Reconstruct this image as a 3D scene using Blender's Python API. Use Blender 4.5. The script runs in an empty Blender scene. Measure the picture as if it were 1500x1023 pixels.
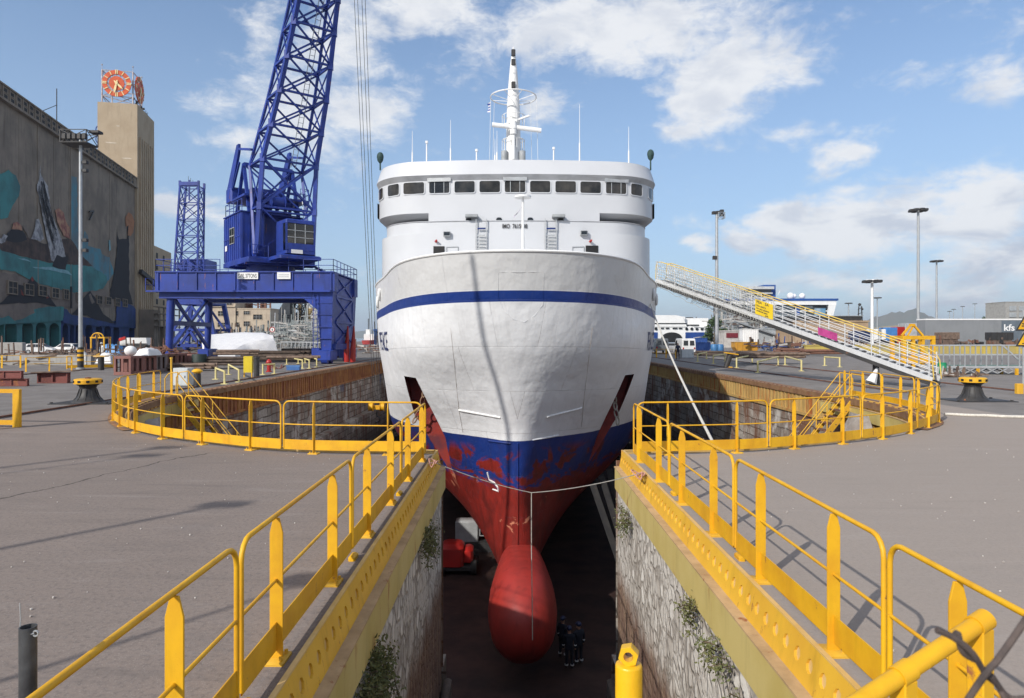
import bpy, bmesh, math, random
from mathutils import Vector, Matrix, Quaternion
random.seed(7)
S = bpy.context.scene
COL = S.collection
H, HZ, F = 2.3, 495.0, 1000.0
PI = math.pi
R = math.radians
def V(*a): return Vector(a)
def P(px, py, d):                       # photo measurement -> place at depth d
    return Vector(((px-750)*d/F, d, H+(HZ-py)*d/F))
def G(px, py):                          # place on the ground
    d = H*F/(py-HZ)
    return Vector(((px-750)*d/F, d, 0))
def lerp(a, b, t): return a+(b-a)*t

# ------------------------------------------------------------------ meshes
class MB:
    def __init__(s): s.v=[]; s.f=[]; s.m=[]; s.mi=0
    def add(s, vs, fs):
        o=len(s.v); s.v.extend([tuple(v) for v in vs])
        for f in fs: s.f.append([i+o for i in f]); s.m.append(s.mi)
        return s
    def box(s, x0,x1,y0,y1,z0,z1):
        return s.add([(x0,y0,z0),(x1,y0,z0),(x1,y1,z0),(x0,y1,z0),(x0,y0,z1),(x1,y0,z1),(x1,y1,z1),(x0,y1,z1)],
            [(0,3,2,1),(4,5,6,7),(0,1,5,4),(1,2,6,5),(2,3,7,6),(3,0,4,7)])
    def cbox(s, x0,x1,y0,y1,z0,z1,b):   # box with chamfered vertical edges and top
        o=[(x0+b,y0),(x1-b,y0),(x1,y0+b),(x1,y1-b),(x1-b,y1),(x0+b,y1),(x0,y1-b),(x0,y0+b)]
        i=[(x0+2*b,y0+b),(x1-2*b,y0+b),(x1-b,y0+2*b),(x1-b,y1-2*b),(x1-2*b,y1-b),(x0+2*b,y1-b),(x0+b,y1-2*b),(x0+b,y0+2*b)]
        vs=[(x,y,z0) for x,y in o]+[(x,y,z1-b) for x,y in o]+[(x,y,z1) for x,y in i]
        fs=[tuple(range(7,-1,-1)),tuple(range(16,24))]
        for k in range(8):
            n=(k+1)%8
            fs.append((k,n,8+n,8+k)); fs.append((8+k,8+n,16+n,16+k))
        return s.add(vs,fs)
    def bar(s, p, q, w, h=None, up=(0,0,1)):   # rectangular bar
        p=Vector(p); q=Vector(q); h=h or w
        d=(q-p); 
        if d.length<1e-6: return s
        d.normalize(); u=Vector(up)
        if abs(d.dot(u))>0.97: u=Vector((0,1,0)) if abs(d.y)<0.9 else Vector((1,0,0))
        a=d.cross(u).normalized(); b=a.cross(d).normalized()
        a*=w/2; b*=h/2
        return s.add([p-a-b,p+a-b,p+a+b,p-a+b,q-a-b,q+a-b,q+a+b,q-a+b],
            [(0,1,2,3),(7,6,5,4),(0,4,5,1),(1,5,6,2),(2,6,7,3),(3,7,4,0)])
    def cyl(s, p, q, r, r2=None, n=10, cap=True):
        p=Vector(p); q=Vector(q); r2=r if r2 is None else r2
        d=(q-p).normalized(); u=Vector((0,0,1)) if abs(d.z)<0.95 else Vector((1,0,0))
        a=d.cross(u).normalized(); b=a.cross(d).normalized()
        vs=[]
        for c,rr in ((p,r),(q,r2)):
            for k in range(n):
                t=2*PI*k/n; vs.append(c+a*math.cos(t)*rr+b*math.sin(t)*rr)
        fs=[(k,(k+1)%n,n+(k+1)%n,n+k) for k in range(n)]
        if cap: fs+= [tuple(range(n-1,-1,-1)), tuple(range(n,2*n))]
        return s.add(vs,fs)
    def tube(s, path, r, n=8, closed=False, radii=None):
        path=[Vector(p) for p in path]; m=len(path)
        if m<2: return s
        vs=[]; prev=None
        for i,p in enumerate(path):
            if closed: t=path[(i+1)%m]-path[i-1]
            else: t=path[min(i+1,m-1)]-path[max(i-1,0)]
            t.normalize()
            if prev is None:
                u=Vector((0,0,1)) if abs(t.z)<0.9 else Vector((1,0,0))
                a=t.cross(u).normalized()
            else:
                a=(prev-t*prev.dot(t))
                a=a.normalized() if a.length>1e-6 else t.orthogonal().normalized()
            prev=a; b=t.cross(a)
            rr=radii[i] if radii else r
            for k in range(n):
                w=2*PI*k/n; vs.append(p+a*math.cos(w)*rr+b*math.sin(w)*rr)
        fs=[]
        for i in range(m if closed else m-1):
            j=(i+1)%m
            for k in range(n):
                l=(k+1)%n; fs.append((i*n+k,i*n+l,j*n+l,j*n+k))
        if not closed: fs+=[tuple(range(n-1,-1,-1)),tuple(range((m-1)*n,m*n))]
        return s.add(vs,fs)
    def lathe(s, prof, c=(0,0,0), n=24, cap=True):   # prof: [(r,z)]
        c=Vector(c); vs=[]; fs=[]
        for r,z in prof:
            for k in range(n):
                t=2*PI*k/n; vs.append(c+Vector((r*math.cos(t),r*math.sin(t),z)))
        for i in range(len(prof)-1):
            for k in range(n):
                l=(k+1)%n; fs.append((i*n+k,i*n+l,(i+1)*n+l,(i+1)*n+k))
        if cap: fs+=[tuple(range(n-1,-1,-1)),tuple(range((len(prof)-1)*n,len(prof)*n))]
        return s.add(vs,fs)
    def prism(s, poly, z0, z1):          # poly: [(x,y)] ccw, extruded in z
        n=len(poly)
        vs=[(x,y,z0) for x,y in poly]+[(x,y,z1) for x,y in poly]
        fs=[tuple(range(n-1,-1,-1)),tuple(range(n,2*n))]+[(k,(k+1)%n,n+(k+1)%n,n+k) for k in range(n)]
        return s.add(vs,fs)
    def slab(s, pts, th):                # flat polygon of 3d points given thickness along its normal (both sides)
        pts=[Vector(p) for p in pts]; n=len(pts)
        nrm=Vector((0,0,0))
        for i in range(n): nrm+= pts[i].cross(pts[(i+1)%n])
        nrm.normalize(); nrm*=th/2
        vs=[p-nrm for p in pts]+[p+nrm for p in pts]
        fs=[tuple(range(n-1,-1,-1)),tuple(range(n,2*n))]+[(k,(k+1)%n,n+(k+1)%n,n+k) for k in range(n)]
        return s.add(vs,fs)
    def grid(s, rows, close=False):      # rows of equal length points
        n=len(rows[0]); vs=[p for r in rows for p in r]; fs=[]
        for i in range(len(rows)-1):
            for k in range(n if close else n-1):
                l=(k+1)%n; fs.append((i*n+k,i*n+l,(i+1)*n+l,(i+1)*n+k))
        return s.add(vs,fs)
    def ball(s, c, r, n=10, sz=(1,1,1)):
        prof=[]
        vs=[]; fs=[]; c=Vector(c)
        for i in range(1,n):
            th=PI*i/n
            for k in range(2*n):
                t=PI*k/n; vs.append(c+Vector((math.sin(th)*math.cos(t)*r*sz[0],math.sin(th)*math.sin(t)*r*sz[1],math.cos(th)*r*sz[2])))
        m=2*n
        for i in range(n-2):
            for k in range(m):
                l=(k+1)%m; fs.append((i*m+k,(i+1)*m+k,(i+1)*m+l,i*m+l))
        vs.append(c+Vector((0,0,r*sz[2]))); vs.append(c-Vector((0,0,r*sz[2])))
        a=len(vs)-2
        for k in range(m):
            l=(k+1)%m; fs.append((a,k,l)); fs.append((a+1,(n-2)*m+l,(n-2)*m+k))
        return s.add(vs,fs)
    def xf(s, M, start=0):               # transform verts from index start
        for i in range(start,len(s.v)): s.v[i]=tuple(M@Vector(s.v[i]))
        return s
    def build(s, name, mats, parent=None, world=False, smooth=40, bevel=0):
        if not isinstance(mats,(list,tuple)): mats=[mats]
        me=bpy.data.meshes.new(name)
        vs=s.v
        if world and parent is not None:
            r=parent
            while r.parent: r=r.parent
            Mi=(Matrix.Translation(r.location)@r.rotation_euler.to_matrix().to_4x4()).inverted()
            vs=[Mi@Vector(v) for v in vs]
        me.from_pydata([tuple(v) for v in vs],[],s.f)
        for m in mats: me.materials.append(m)
        if len(mats)>1: me.polygons.foreach_set('material_index',s.m)
        if smooth:
            me.polygons.foreach_set('use_smooth',[True]*len(me.polygons))
            me.set_sharp_from_angle(angle=R(smooth))
        me.update()
        o=bpy.data.objects.new(name,me); COL.objects.link(o)
        if parent is not None: o.parent=parent
        if bevel:
            b=o.modifiers.new('bevel','BEVEL'); b.width=bevel; b.segments=2; b.limit_method='ANGLE'; b.angle_limit=R(50)
        return o
def tag(o, label=None, cat=None, group=None, kind=None):
    if label: o['label']=label
    if cat: o['category']=cat
    if group: o['group']=group
    if kind: o['kind']=kind
    return o
def thing(name, label, cat, loc=(0,0,0), rz=0, group=None):
    o=bpy.data.objects.new(name,None); COL.objects.link(o)
    o.empty_display_size=0.3
    o.location=loc; o.rotation_euler=(0,0,rz)
    return tag(o,label,cat,group)
KIDS={}
def copy_tree(o, parent=None):
    c=o.copy(); COL.objects.link(c)
    if parent is not None: c.parent=parent
    for ch in [x for x in o.children]: copy_tree(ch,c)
    return c
def dup(o, loc, rz=0, label=None, scale=None):
    c=copy_tree(o); c.location=loc; c.rotation_euler=(0,0,rz)
    if label: c['label']=label
    if scale: c.scale=scale
    return c
def struct(o): o['kind']='structure'; return o
def text_mb(txt, size, bold=0.0):        # list of verts/faces of lettering in xy plane, left aligned
    cu=bpy.data.curves.new('txt','FONT'); cu.body=txt; cu.size=size; cu.offset=bold
    cu.resolution_u=3
    ob=bpy.data.objects.new('txt',cu); COL.objects.link(ob)
    bpy.context.view_layer.update()
    dg=bpy.context.evaluated_depsgraph_get()
    me=bpy.data.meshes.new_from_object(ob.evaluated_get(dg))
    vs=[v.co.copy() for v in me.vertices]; fs=[tuple(p.vertices) for p in me.polygons]
    bpy.data.objects.remove(ob); bpy.data.meshes.remove(me)
    return vs,fs

# ------------------------------------------------------------------ materials
def newmat(name):
    m=bpy.data.materials.new(name); m.use_nodes=True
    nt=m.node_tree
    b=nt.nodes['Principled BSDF']
    return m,nt,b
class N:                                  # tiny node helper
    def __init__(s, nt): s.nt=nt
    def n(s, t, **k):
        x=s.nt.nodes.new(t)
        for a,v in k.items(): setattr(x,a,v)
        return x
    def link(s,a,b): s.nt.links.new(a,b)
    def pos(s):
        if not hasattr(s,'_pos'): s._pos=s.n('ShaderNodeNewGeometry').outputs['Position']
        return s._pos
    def obj(s):
        if not hasattr(s,'_obj'): s._obj=s.n('ShaderNodeTexCoord').outputs['Object']
        return s._obj
    def scale(s, vec, sc):
        x=s.n('ShaderNodeMapping'); x.inputs['Scale'].default_value=sc
        s.link(vec,x.inputs['Vector']); return x.outputs[0]
    def noise(s, vec, scale=1, detail=4, rough=0.55, dist=0, col=False):
        x=s.n('ShaderNodeTexNoise'); x.inputs['Scale'].default_value=scale
        x.inputs['Detail'].default_value=detail; x.inputs['Roughness'].default_value=rough
        x.inputs['Distortion'].default_value=dist
        s.link(vec,x.inputs['Vector']); return x.outputs[1 if col else 0]
    def vor(s, vec, scale=1, feature='F1', out='Distance', rnd=1):
        x=s.n('ShaderNodeTexVoronoi'); x.feature=feature; x.inputs['Scale'].default_value=scale
        x.inputs['Randomness'].default_value=rnd
        s.link(vec,x.inputs['Vector']); return x.outputs[out]
    def math(s, op, a, b=None, c=None, clamp=False):
        x=s.n('ShaderNodeMath'); x.operation=op; x.use_clamp=clamp
        for i,v in enumerate((a,b,c)):
            if v is None: continue
            if isinstance(v,(int,float)): x.inputs[i].default_value=v
            else: s.link(v,x.inputs[i])
        return x.outputs[0]
    def ramp(s, v, a, b, smooth=True):    # map a..b to 0..1
        x=s.n('ShaderNodeMapRange'); x.interpolation_type='SMOOTHSTEP' if smooth else 'LINEAR'
        s.link(v,x.inputs[0])
        x.inputs[1].default_value=a; x.inputs[2].default_value=b
        return x.outputs[0]
    def mix(s, f, a, b):
        x=s.n('ShaderNodeMix'); x.data_type='RGBA'
        if isinstance(f,(int,float)): x.inputs[0].default_value=f
        else: s.link(f,x.inputs[0])
        for i,v in ((6,a),(7,b)):
            if isinstance(v,(tuple,list)): x.inputs[i].default_value=(*v[:3],1)
            else: s.link(v,x.inputs[i])
        return x.outputs[2]
    def xyz(s, vec):
        x=s.n('ShaderNodeSeparateXYZ'); s.link(vec,x.inputs[0]); return x.outputs
    def comb(s, x,y,z):
        c=s.n('ShaderNodeCombineXYZ')
        for i,v in enumerate((x,y,z)):
            if isinstance(v,(int,float)): c.inputs[i].default_value=v
            else: s.link(v,c.inputs[i])
        return c.outputs[0]
    def bump(s, h, bsdf, strength=0.3, dist=0.02):
        x=s.n('ShaderNodeBump'); x.inputs['Strength'].default_value=strength; x.inputs['Distance'].default_value=dist
        s.link(h,x.inputs['Height']); s.link(x.outputs[0],bsdf.inputs['Normal'])
def pbr(name, c1, c2=None, sc=2.0, rough=0.6, metal=0.0, bump=0.15, bd=0.01, rust=0.0, rsc=3.0, streak=False, grime=0.25, spec=0.4, rcol=(0.16,0.06,0.025)):
    m,nt,b=newmat(name); h=N(nt)
    c2=c2 or tuple(x*0.72 for x in c1)
    p=h.pos()
    n1=h.noise(p,sc,6,0.6)
    col=h.mix(h.ramp(n1,0.35,0.7),c1,c2)
    if grime:
        q=h.scale(p,(2.2,2.2,0.35))
        n2=h.noise(q,sc*1.6,5,0.65)
        g=h.math('MULTIPLY',h.ramp(n2,0.5,0.75),grime)
        col=h.mix(g,col,tuple(x*0.45 for x in c1))
    if rust:
        q=h.scale(p,(3,3,0.4)) if streak else p
        n3=h.noise(q,rsc,8,0.7)
        g=h.ramp(n3,0.66-rust*0.3,0.72-rust*0.25)
        n4=h.noise(p,rsc*4,3,0.6)
        rc=h.mix(n4,rcol,tuple(min(1,x*2.2) for x in rcol))
        col=h.mix(g,col,rc)
    h.link(col,b.inputs['Base Color'])
    b.inputs['Roughness'].default_value=rough; b.inputs['Metallic'].default_value=metal
    b.inputs['Specular IOR Level'].default_value=spec
    r=h.math('ADD',h.math('MULTIPLY',n1,0.3),rough-0.15,clamp=True); h.link(r,b.inputs['Roughness'])
    if bump: h.bump(h.noise(p,sc*6,5,0.65),b,bump,bd)
    return m
# ------------------------------------------------------------------ camera, sun, sky
cam=bpy.data.cameras.new('camera'); co=bpy.data.objects.new('camera',cam); COL.objects.link(co)
co.location=(0,0,H); co.rotation_euler=(R(90),0,0)
cam.sensor_fit='HORIZONTAL'; cam.sensor_width=36; cam.lens=24.0
cam.shift_y=-(511.5-HZ)/1500.0
cam.clip_start=0.05; cam.clip_end=20000
S.camera=co
SUN=Vector((-1.0,-1.23,1.0)).normalized()
sl=bpy.data.lights.new('sun','SUN'); sl.energy=4.3; sl.angle=R(0.55); sl.color=(1.0,0.94,0.86)
so=bpy.data.objects.new('sun',sl); COL.objects.link(so)
so.rotation_euler=SUN.to_track_quat('Z','Y').to_euler()
S.view_settings.view_transform='Standard'; S.view_settings.look='None'
S.view_settings.exposure=0.0; S.view_settings.gamma=1.0
w=bpy.data.worlds.new('World'); S.world=w; w.use_nodes=True
w.cycles.sampling_method='MANUAL'; w.cycles.sample_map_resolution=512
nt=w.node_tree; h=N(nt); bg=nt.nodes['Background']
SKYS=0.15
sky=h.n('ShaderNodeTexSky'); sky.sky_type='NISHITA'; sky.sun_disc=False
sky.sun_elevation=math.asin(SUN.z); sky.sun_rotation=math.atan2(SUN.x,SUN.y)
sky.air_density=1.0; sky.dust_density=1.0; sky.ozone_density=2.0
tc=h.n('ShaderNodeTexCoord').outputs['Generated']
x,y,z=h.xyz(tc)
az=h.math('ARCTAN2',x,y); el=h.math('ARCSINE',z)
ae=h.comb(h.math('MULTIPLY',az,57.2958),h.math('MULTIPLY',el,57.2958),0)
wq=h.scale(ae,(0.1,0.19,1))
wn=h.noise(wq,0.9,4,0.6,0,True)
ws=h.n('ShaderNodeVectorMath',operation='SUBTRACT'); h.link(wn,ws.inputs[0]); ws.inputs[1].default_value=(.5,.5,.5)
wm=h.n('ShaderNodeVectorMath',operation='MULTIPLY'); h.link(ws.outputs[0],wm.inputs[0]); wm.inputs[1].default_value=(9,5,0)
wa=h.n('ShaderNodeVectorMath',operation='ADD'); h.link(ae,wa.inputs[0]); h.link(wm.outputs[0],wa.inputs[1])
ae2=wa.outputs[0]
def blob(px,py,sx,sy,k):
    a=math.degrees(math.atan((px-750)/F)); e=math.degrees(math.atan((HZ-py)/F*math.cos(R(a))))
    s1=h.n('ShaderNodeVectorMath',operation='SUBTRACT'); h.link(ae2,s1.inputs[0]); s1.inputs[1].default_value=(a,e,0)
    s2=h.n('ShaderNodeVectorMath',operation='MULTIPLY'); h.link(s1.outputs[0],s2.inputs[0])
    s2.inputs[1].default_value=(1/(sx*0.062),1/(sy*0.062),0)
    s3=h.n('ShaderNodeVectorMath',operation='LENGTH'); h.link(s2.outputs[0],s3.inputs[0])
    return h.math('MULTIPLY',h.ramp(s3.outputs['Value'],1.0,0.0),k)
BL=[(900,40,320,90,1.0),(1080,110,150,90,1.0),(640,10,190,70,.8),(720,80,120,60,.45),(800,160,60,50,.6),(1010,178,50,28,.55),
    (510,60,110,110,.8),(540,160,90,70,.8),(430,150,170,90,.55),(320,135,110,40,.5),(340,200,90,50,.6),(480,200,120,60,.5),
    (390,30,60,70,.5),
    (1210,235,60,40,.8),(1180,190,90,30,.5),(1340,105,140,40,.5),(1460,115,90,60,.5),(1260,200,130,30,.3),
    (1160,320,90,55,.95),(1280,335,190,75,1.0),(1430,320,130,70,1.0),(1090,350,60,40,.8),(1010,362,50,25,.9),(1480,390,140,50,.7),
    (1240,410,240,30,.6),(1100,425,140,24,.6),(1000,330,60,30,.4),(1400,430,160,25,.5),
    (260,300,120,30,.9),(310,320,90,20,.6),(230,290,60,20,.5),(520,300,60,60,.25),(560,390,60,40,.35)]
acc=None
for b_ in BL:
    o_=blob(*b_)
    acc=o_ if acc is None else h.math('MAXIMUM',acc,o_)
n1=h.noise(h.scale(ae,(0.10,0.2,1)),1.0,9,0.6,0.4)
n2=h.noise(h.scale(ae,(0.42,0.75,1)),1.0,9,0.68,0.35)
gen=h.math('MULTIPLY',h.ramp(h.noise(h.scale(tc,(1.6,1.6,4)),1.3,4,0.5),0.40,0.60),0.95)
front=h.ramp(y,0.55,0.75)          # unseen clouds overhead and behind the viewer, thickened to add white fill light
gen=h.math('MULTIPLY',gen,h.math('SUBTRACT',1.0,front))
acc=h.math('MAXIMUM',acc,gen)
d0=h.math('ADD',acc,h.math('MULTIPLY',h.math('SUBTRACT',n1,0.5),1.5))
d0=h.math('ADD',d0,h.math('MULTIPLY',h.math('SUBTRACT',n2,0.5),1.05))
dens=h.ramp(d0,0.14,0.76)
n3=h.noise(h.scale(ae,(0.16,0.34,1)),1.0,5,0.6,0.3)
lowel=h.ramp(el,R(13),R(5))
shade=h.math('MULTIPLY',h.ramp(n3,0.42,0.66),h.math('ADD',h.math('MULTIPLY',lowel,0.5),0.45))
k=1/SKYS
ccol=h.mix(shade,(0.90*k,0.915*k,0.94*k),(0.52*k,0.58*k,0.70*k))
hz_=h.ramp(el,R(38),R(-2))
tint=h.n('ShaderNodeVectorMath',operation='MULTIPLY'); h.link(sky.outputs[0],tint.inputs[0]); tint.inputs[1].default_value=(0.92,0.99,1.08)
skc=h.mix(h.math('MULTIPLY',hz_,0.62),tint.outputs[0],(0.42*k,0.58*k,0.78*k))
skyc=h.mix(h.math('MULTIPLY',dens,0.93),skc,ccol)
h.link(skyc,bg.inputs['Color']); bg.inputs['Strength'].default_value=SKYS

# ------------------------------------------------------------------ shared materials
YEL=pbr('yellow_paint',(0.72,0.40,0.012),(0.60,0.30,0.012),2.2,0.5,bump=.16,grime=.3,rust=0.10,rsc=5)
YELW=pbr('yellow_paint_worn',(0.70,0.41,0.035),(0.62,0.34,0.03),1.2,0.55,bump=.15,grime=.45,rust=0.16,rsc=5,streak=True)
YELF=pbr('faded_yellow_plate',(0.55,0.44,0.17),(0.47,0.36,0.11),0.8,0.6,bump=.2,grime=.35,rust=0.22,rsc=1.3,streak=True,rcol=(0.2,0.075,0.02))
LEDGE=pbr('dusty_ledge',(0.50,0.34,0.18),(0.36,0.24,0.12),3,0.8,bump=.3,grime=.3,rust=.2,rsc=5)
TANF=pbr('dusty_flange',(0.62,0.42,0.17),(0.56,0.35,0.10),3,0.7,grime=.2,rust=.05)
RUSTB=pbr('rusty_steel_band',(0.36,0.165,0.045),(0.23,0.085,0.03),0.9,0.8,bump=.4,grime=.5,rust=0.62,rsc=0.8,streak=True,rcol=(0.13,0.042,0.016))
RUSTR=pbr('rusty_band_yellow',(0.47,0.32,0.115),(0.36,0.21,0.065),0.5,0.8,bump=.4,grime=.6,rust=0.45,rsc=0.6,streak=True,rcol=(0.22,0.075,0.02))
RUSTT=pbr('rusty_top_flange',(0.26,0.15,0.075),(0.17,0.085,0.045),1.5,0.85,bump=.4,grime=.4,rust=.3)
RUST=pbr('rust_steel',(0.19,0.095,0.065),(0.12,0.06,0.045),2.5,0.85,bump=.4,grime=.4,rust=.3)
REDP=pbr('red_primer_steel',(0.26,0.12,0.10),(0.20,0.095,0.085),1.2,0.8,bump=.3,grime=.4,rust=.12)
BLK=pbr('black_steel',(0.028,0.028,0.03),(0.045,0.042,0.04),3,0.55,bump=.3,grime=.2,rust=.05)
DARK=pbr('dark_void',(0.012,0.012,0.013),None,2,0.7,bump=0,grime=0)
GREY=pbr('grey_paint',(0.36,0.38,0.39),None,1.5,0.55)
GALV=pbr('galvanised_steel',(0.42,0.44,0.45),(0.34,0.35,0.36),2.5,0.45,metal=.35,grime=.2)
WHT=pbr('white_paint',(0.78,0.78,0.77),(0.72,0.72,0.71),0.8,0.4,bump=.03,grime=.08)
WOOD=pbr('weathered_timber',(0.20,0.14,0.105),(0.10,0.07,0.055),3,0.85,bump=.5,bd=.02,grime=.5)
WOOD2=pbr('dark_timber',(0.11,0.08,0.062),(0.06,0.045,0.038),3,0.85,bump=.5,bd=.02,grime=.4)
CONC=pbr('pale_concrete',(0.34,0.33,0.31),(0.27,0.26,0.245),1.2,0.85,bump=.3,grime=.4)
BLUE=pbr('crane_blue',(0.020,0.050,0.30),(0.015,0.034,0.19),0.6,0.45,bump=.1,grime=.7,rust=.13,rsc=1.3,streak=True)
ROPE=pbr('rope',(0.55,0.53,0.47),(0.42,0.40,0.35),20,0.9,bump=.5,grime=.2)
REDV=pbr('red_paint',(0.40,0.022,0.018),(0.30,0.02,0.018),1,0.4,grime=.2)
GRN=pbr('green_paint',(0.015,0.24,0.11),None,2,0.5)
GLASS_D,_,b_=newmat('dark_glass'); b_.inputs['Base Color'].default_value=(0.012,0.014,0.016,1); b_.inputs['Roughness'].default_value=0.06; b_.inputs['Specular IOR Level'].default_value=.6

# asphalt quay
m,nt,b=newmat('quay_asphalt'); h=N(nt); p=h.pos()
big=h.noise(p,0.09,5,0.6); mid=h.noise(p,0.7,6,0.65,0.3); fine=h.noise(p,22,4,0.7); grit=h.vor(p,55)
col=h.mix(h.ramp(big,0.35,0.68),(0.232,0.190,0.165),(0.196,0.163,0.143))
col=h.mix(h.math('MULTIPLY',h.ramp(mid,0.52,0.78),0.45),col,(0.150,0.136,0.130))
col=h.mix(h.math('MULTIPLY',h.ramp(fine,0.45,0.72),0.62),col,(0.110,0.096,0.090))
col=h.mix(h.math('MULTIPLY',h.ramp(grit,0.30,0.08),0.35),col,(0.42,0.40,0.38))
wv=h.noise(h.scale(p,(1,1,0)),0.5,6,0.7,0,True)
cv=h.n('ShaderNodeVectorMath',operation='ADD'); h.link(h.scale(p,(0.11,0.16,0)),cv.inputs[0]); 
cs=h.n('ShaderNodeVectorMath',operation='MULTIPLY'); h.link(wv,cs.inputs[0]); cs.inputs[1].default_value=(.35,.35,0); h.link(cs.outputs[0],cv.inputs[1])
ck=h.vor(cv.outputs[0],0.9,'DISTANCE_TO_EDGE')
crk=h.math('MULTIPLY',h.ramp(ck,0.0030,0.0008),h.ramp(h.noise(p,0.13,3),0.58,0.64))
col=h.mix(crk,col,(0.05,0.045,0.042))
sk=h.noise(h.scale(p,(0.35,2.2,1)),1.3,6,.7,.5); col=h.mix(h.math('MULTIPLY',h.ramp(sk,.52,.72),.42),col,(0.125,.108,.10)); col=h.mix(h.math('MULTIPLY',h.ramp(sk,.46,.30),.22),col,(0.34,.31,.29))
st=h.noise(h.scale(p,(0.5,1.1,1)),0.35,5,0.7,1.2)
col=h.mix(h.math('MULTIPLY',h.ramp(st,0.60,0.74),0.28),col,(0.135,0.115,0.108))
py_=h.xyz(p)[1]; px_=h.xyz(p)[0]
# the ground right of the slot is paler
col=h.mix(h.math('MULTIPLY',h.ramp(px_,0.0,0.2,False),0.40),col,(0.44,0.385,0.335))
# one long crack across the left apron
ca,cb=G(-40,738),G(312,662); cd=(cb-ca).normalized()
wig=h.math('MULTIPLY',h.math('SUBTRACT',h.noise(p,0.8,5,.6),.5),0.75)
dist=h.math('ADD',h.math('SUBTRACT',h.math('MULTIPLY',h.math('SUBTRACT',px_,ca.x),cd.y),h.math('MULTIPLY',h.math('SUBTRACT',py_,ca.y),cd.x)),wig)
sal=h.math('ADD',h.math('MULTIPLY',h.math('SUBTRACT',px_,ca.x),cd.x),h.math('MULTIPLY',h.math('SUBTRACT',py_,ca.y),cd.y))
ck2=h.math('MULTIPLY',h.math('MULTIPLY',h.ramp(h.math('ABSOLUTE',dist),0.028,0.010),h.ramp(sal,(cb-ca).length,(cb-ca).length-.3)),h.ramp(px_,-30,-25))
col=h.mix(h.math('MULTIPLY',ck2,.85),col,(0.05,0.043,0.04))
# greyer, darker concrete further out
out=h.math('MAXIMUM',h.ramp(h.math('ADD',py_,h.math('MULTIPLY',mid,6)),26,34),h.ramp(h.math('ABSOLUTE',px_),14.6,14.9))
outc=h.mix(h.ramp(mid,0.3,0.75),(0.20,0.192,0.185),(0.115,0.108,0.103))
col=h.mix(h.math('MULTIPLY',out,0.75),col,outc)
h.link(col,b.inputs['Base Color']); b.inputs['Roughness'].default_value=0.92; b.inputs['Specular IOR Level'].default_value=.25
hh=h.math('ADD',h.math('MULTIPLY',fine,0.6),h.math('SUBTRACT',h.math('MULTIPLY',mid,1.6),h.math('MULTIPLY',crk,2)))
h.bump(hh,b,0.55,0.012); ASPH=m

def stone(name, c1,c2,mort,scale,stain_shade_z=None,sq=1.0):
    m,nt,b=newmat(name); h=N(nt); p=h.pos()
    dn=h.noise(p,3,3,0.5,0,True)
    dv=h.n('ShaderNodeVectorMath',operation='MULTIPLY'); h.link(dn,dv.inputs[0]); dv.inputs[1].default_value=(.28,.28,.28)
    av=h.n('ShaderNodeVectorMath',operation='ADD'); h.link(p,av.inputs[0]); h.link(dv.outputs[0],av.inputs[1])
    q=h.scale(av.outputs[0],(1,sq,.62))
    e=h.vor(q,scale,'DISTANCE_TO_EDGE'); c=h.vor(q,scale,'F1','Color')
    cr=h.xyz(c)[0]
    sz=h.noise(p,1.3,3,.6); mo=h.ramp(h.math('ADD',e,h.math('MULTIPLY',h.math('SUBTRACT',sz,.5),.20)),0.22,0.11)
    col=h.mix(cr,c1,c2)
    n1=h.noise(p,9,6,0.7)
    col=h.mix(h.math('MULTIPLY',h.ramp(n1,0.4,0.75),0.35),col,tuple(x*.55 for x in c1))
    col=h.mix(h.math('MULTIPLY',mo,h.math('ADD',0.55,h.math('MULTIPLY',h.noise(p,2.1,4,.6),.5))),col,mort)
    pl=h.noise(p,1.1,6,.7,.6); col=h.mix(h.math('MULTIPLY',h.ramp(pl,.50,.57),.8),col,h.mix(h.noise(p,14,4,.7),tuple(x*.8 for x in c2),c1))
    z=h.xyz(p)[2]
    st=h.noise(h.scale(p,(1,1,0.25)),1.4,6,0.7)
    if stain_shade_z is not None:
        f=h.ramp(h.math('ADD',z,h.math('MULTIPLY',h.math('SUBTRACT',st,0.5),1.1)),stain_shade_z+0.25,stain_shade_z-0.45)
        n5=h.noise(h.scale(p,(1,1,0.3)),5,5,0.7)
        col=h.mix(h.math('MULTIPLY',f,0.93),col,h.mix(h.ramp(n5,.35,.7),(0.12,0.062,0.045),(0.26,0.17,0.11)))
        f2=h.ramp(h.math('ADD',z,h.math('MULTIPLY',h.math('SUBTRACT',st,0.5),2.0)),stain_shade_z-1.2,stain_shade_z-3.4)  # deep shade of the slot painted in below the tide stain
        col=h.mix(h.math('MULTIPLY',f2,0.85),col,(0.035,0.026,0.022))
    col=h.mix(h.math('MULTIPLY',h.ramp(st,.55,.75),.35),col,(0.13,0.10,0.075))
    h.link(col,b.inputs['Base Color']); b.inputs['Roughness'].default_value=.9; b.inputs['Specular IOR Level'].default_value=.2
    hh=h.math('ADD',h.math('MULTIPLY',h.ramp(e,0,0.18),1.0),h.math('MULTIPLY',n1,.5))
    h.bump(hh,b,0.7,0.025)
    return m
STONE=stone('rubble_stone',(0.74,0.71,0.66),(0.44,0.40,0.355),(0.27,0.24,0.21),6.2,-2.3,0.75)
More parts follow.
